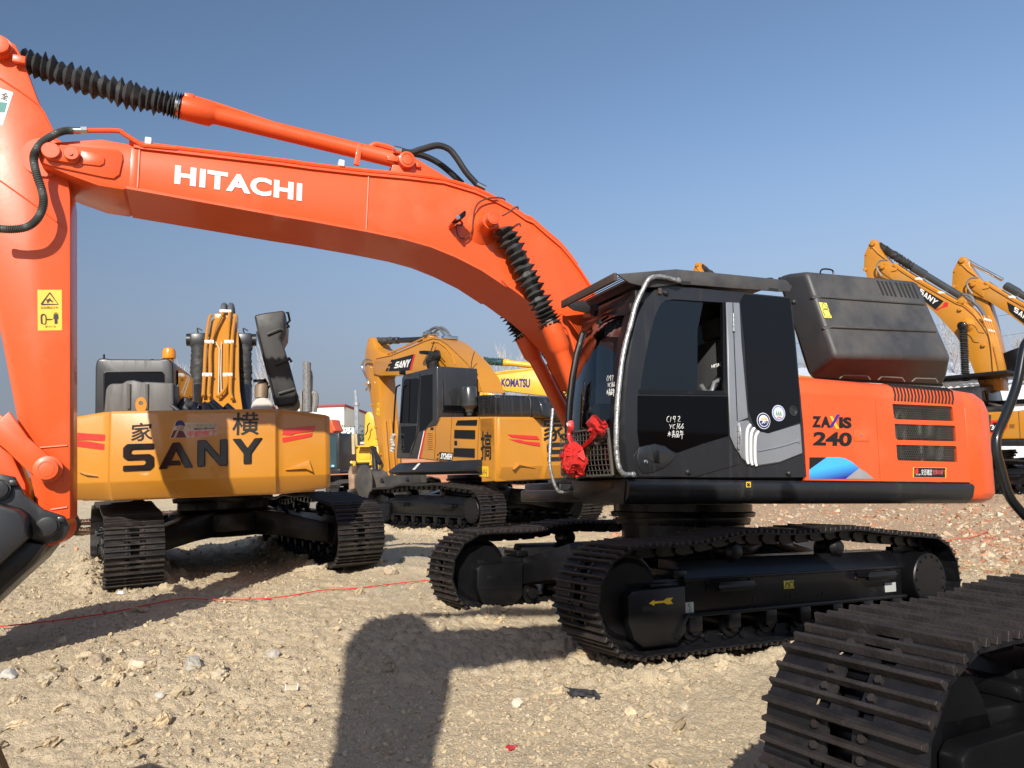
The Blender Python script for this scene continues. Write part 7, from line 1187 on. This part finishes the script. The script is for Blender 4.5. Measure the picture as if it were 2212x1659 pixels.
# rusty crawler parts stacked in the yard
sm = shoe_mesh(.19, .6, False); [setattr(f, 'material_index', 0) for f in sm.polygons]
def stack(name, p, Y, n, rows, label, yaw):
    b = at_depth(p, Y); b.z = .30; fr = Frame(b, yaw); mb = MB()
    for r in range(rows):
        for k in range(n): mb.mesh(sm, Matrix.Translation(((k - n / 2) * .19, 0, .12 + r * .2)) @ Matrix.Rotation(random.uniform(-.08, .08), 4, 'Y'))
        mb.box((0, .1, .06 + r * .2), (n * .19, .12, .09)); mb.box((0, -.1, .06 + r * .2), (n * .19, .12, .09))
    thing(name, mb, mat('old_rust', (.24, .15, .10), .85, var=.4, vscale=6), label, 'track chain', 'rusty tracks lying in the yard', frame=fr)
stack('track_chain', (1130, 1050), 21, 16, 3, 'rusty track chain piled under the middle excavator bumper', .2); stack('track_chain', (250, 1090), 19, 14, 2, 'rusty track chain seen under the left counterweight', .1); stack('track_chain', (640, 1070), 24, 16, 3, 'rusty track chain behind the right crawler of the lettered excavator', .1); stack('track_chain', (345, 1080), 22, 8, 2, 'short rusty track chain beside the slewing ring', .3)
# ------------------------------------------------------------------ single things on the ground
def on_ground(p, up=0):
    z = 0.0
    for _ in range(12): g = ground_pt(p, z); z = float(gz(g.x, g.y)) * .7 + z * .3
    return V(g.x, g.y, float(gz(g.x, g.y)) + up)
def stone(p, r, seed, col, label, flat=.7, name='stone', cat='stone'):
    v, f = rock_variants(1, seed, 3, .3)[0]; b = on_ground(p); me = bpy.data.meshes.new(name); me.from_pydata([(x * r, y * r * .85, z * r * flat) for x, y, z in v], [], f.tolist()); me.materials.append(mat('stone_%d' % seed, col, .9, var=.25, vscale=12, bump=.5, bscale=45)); o = bpy.data.objects.new(name, me); COL.objects.link(o); o.location = b + V(0, 0, r * flat * .35); o.rotation_euler = (0, 0, seed); o['label'] = label; o['category'] = cat; o['group'] = 'single stones lying in the foreground'
for a in (((300, 1440), .085, 31, (.55, .44, .31), 'rounded pale ochre stone alone in the left foreground'), ((418, 1440), .10, 32, (.40, .37, .31), 'jagged grey clod right of the pale ochre stone'), ((210, 1432), .085, 33, (.36, .28, .19), 'crumbly brown clod left of the pale ochre stone'), ((22, 1465), .075, 34, (.42, .40, .36), 'grey angular stone at the left edge of the view'), ((592, 1420), .06, 35, (.42, .38, .32), 'small grey clod near the shadow of the boom'), ((1120, 1525), .055, 36, (.62, .55, .42), 'pale cream stone right of the ground shadow'), ((1015, 1548), .05, 37, (.5, .41, .28), 'flat tan stone at the edge of the ground shadow'), ((1365, 1545), .045, 38, (.52, .42, .27), 'ochre upright stone below the crawler front'), ((1480, 1532), .045, 39, (.5, .42, .3), 'tan stone between dark scrap and rusty crawler'), ((345, 1510), .04, 40, (.5, .47, .42), 'small smooth grey stone below the pale ochre one'), ((1250, 1268), .10, 41, (.47, .38, .26), 'wide flat clod lying between the two orange machine crawlers'), ((845, 1240), .12, 42, (.40, .32, .22), 'large dark clod by the corner of the left crawler')): stone(*a)
b = on_ground((1255, 1508)); mb = MB(); rr = random.Random(2)
for k in range(4): q = [b + V(rr.gauss(0, .06), rr.gauss(0, .04), rr.uniform(.0, .06)) for _ in range(5)]; q.sort(key=lambda p: math.atan2(p.y - b.y, p.x - b.x)); mb.loft([[p for p in q], [p + V(0, 0, .006) for p in q]])
thing('torn_scrap', mb, mat('scrap_black', (.04, .04, .042), .5, var=.6, vscale=30), 'torn black plastic scrap lying on the clay in the foreground', 'scrap')
b = on_ground((1104, 1622), .01); mb = MB(); q = [b + V(.03 * math.cos(a) * (1 + .4 * math.sin(3 * a)), .03 * math.sin(a), .008 * math.sin(4 * a)) for a in [2 * math.pi * i / 12 for i in range(12)]]; mb.prism(q, (0, 0, .004)); thing('red_scrap', mb, redm, 'tiny red plastic scrap near the bottom edge', 'scrap')
b = on_ground((630, 1491), .012); mb = MB(); mb.box(b, (.085, .05, .012), .003, Matrix.Rotation(.2, 3, 'Z') @ Matrix.Rotation(.5, 3, 'X')); o = thing('paper_packet', mb, mat('packet_beige', (.5, .43, .3), .7), 'flattened beige cigarette packet lying on the clay', 'packet'); mb = MB(); [mb.box(b + V(sx_ * .04, sx_ * .008, .005), (.006, .05, .014), 0, Matrix.Rotation(.2, 3, 'Z') @ Matrix.Rotation(.5, 3, 'X')) for sx_ in (-1, 1)]; part('packet_edge', mb, white, o)
v, f = rock_variants(1, 77, 2, .6)[0]; b = on_ground((260, 1282)); me = bpy.data.meshes.new('crumpled_paper'); me.from_pydata([(x * .05, y * .04, z * .04) for x, y, z in v], [], f.tolist()); me.materials.append(white); o = bpy.data.objects.new('crumpled_paper', me); COL.objects.link(o); o.location = b + V(0, 0, .02); o['label'] = 'crumpled white paper beside the left crawler'; o['category'] = 'paper'
def string(pts, label):
    P = spline([on_ground(p, .012) for p in pts], 10); P = [V(p.x, p.y, float(gz(p.x, p.y, False)) + .028) for p in P]; thing('string', MB().tube(P, .0065, 6), mat('red_string', (.70, .035, .02), .5), label, 'string')
string([(-60, 1366), (0, 1361), (120, 1345), (250, 1325), (390, 1303), (480, 1303), (600, 1296), (700, 1278), (760, 1275), (860, 1264), (960, 1252)], 'long red string lying across the clay to the crawler'); string([(2040, 1175), (2075, 1166), (2100, 1164), (2135, 1152)], 'short red string on the clay behind the orange machine')
a, c = on_ground((67, 1735)), EYE + sight((-75, 1430)) * 2.9; thing('steel_bar', MB().bar(a - V(0, 0, .05) + V(-.08, 0, 0), c + V(-.08, 0, 0), .16, .03, up=(0, -1, 0)), mat('brown_steel', (.13, .075, .03), .6, var=.3), 'brown painted steel bar leaning at the lower left corner', 'bar')
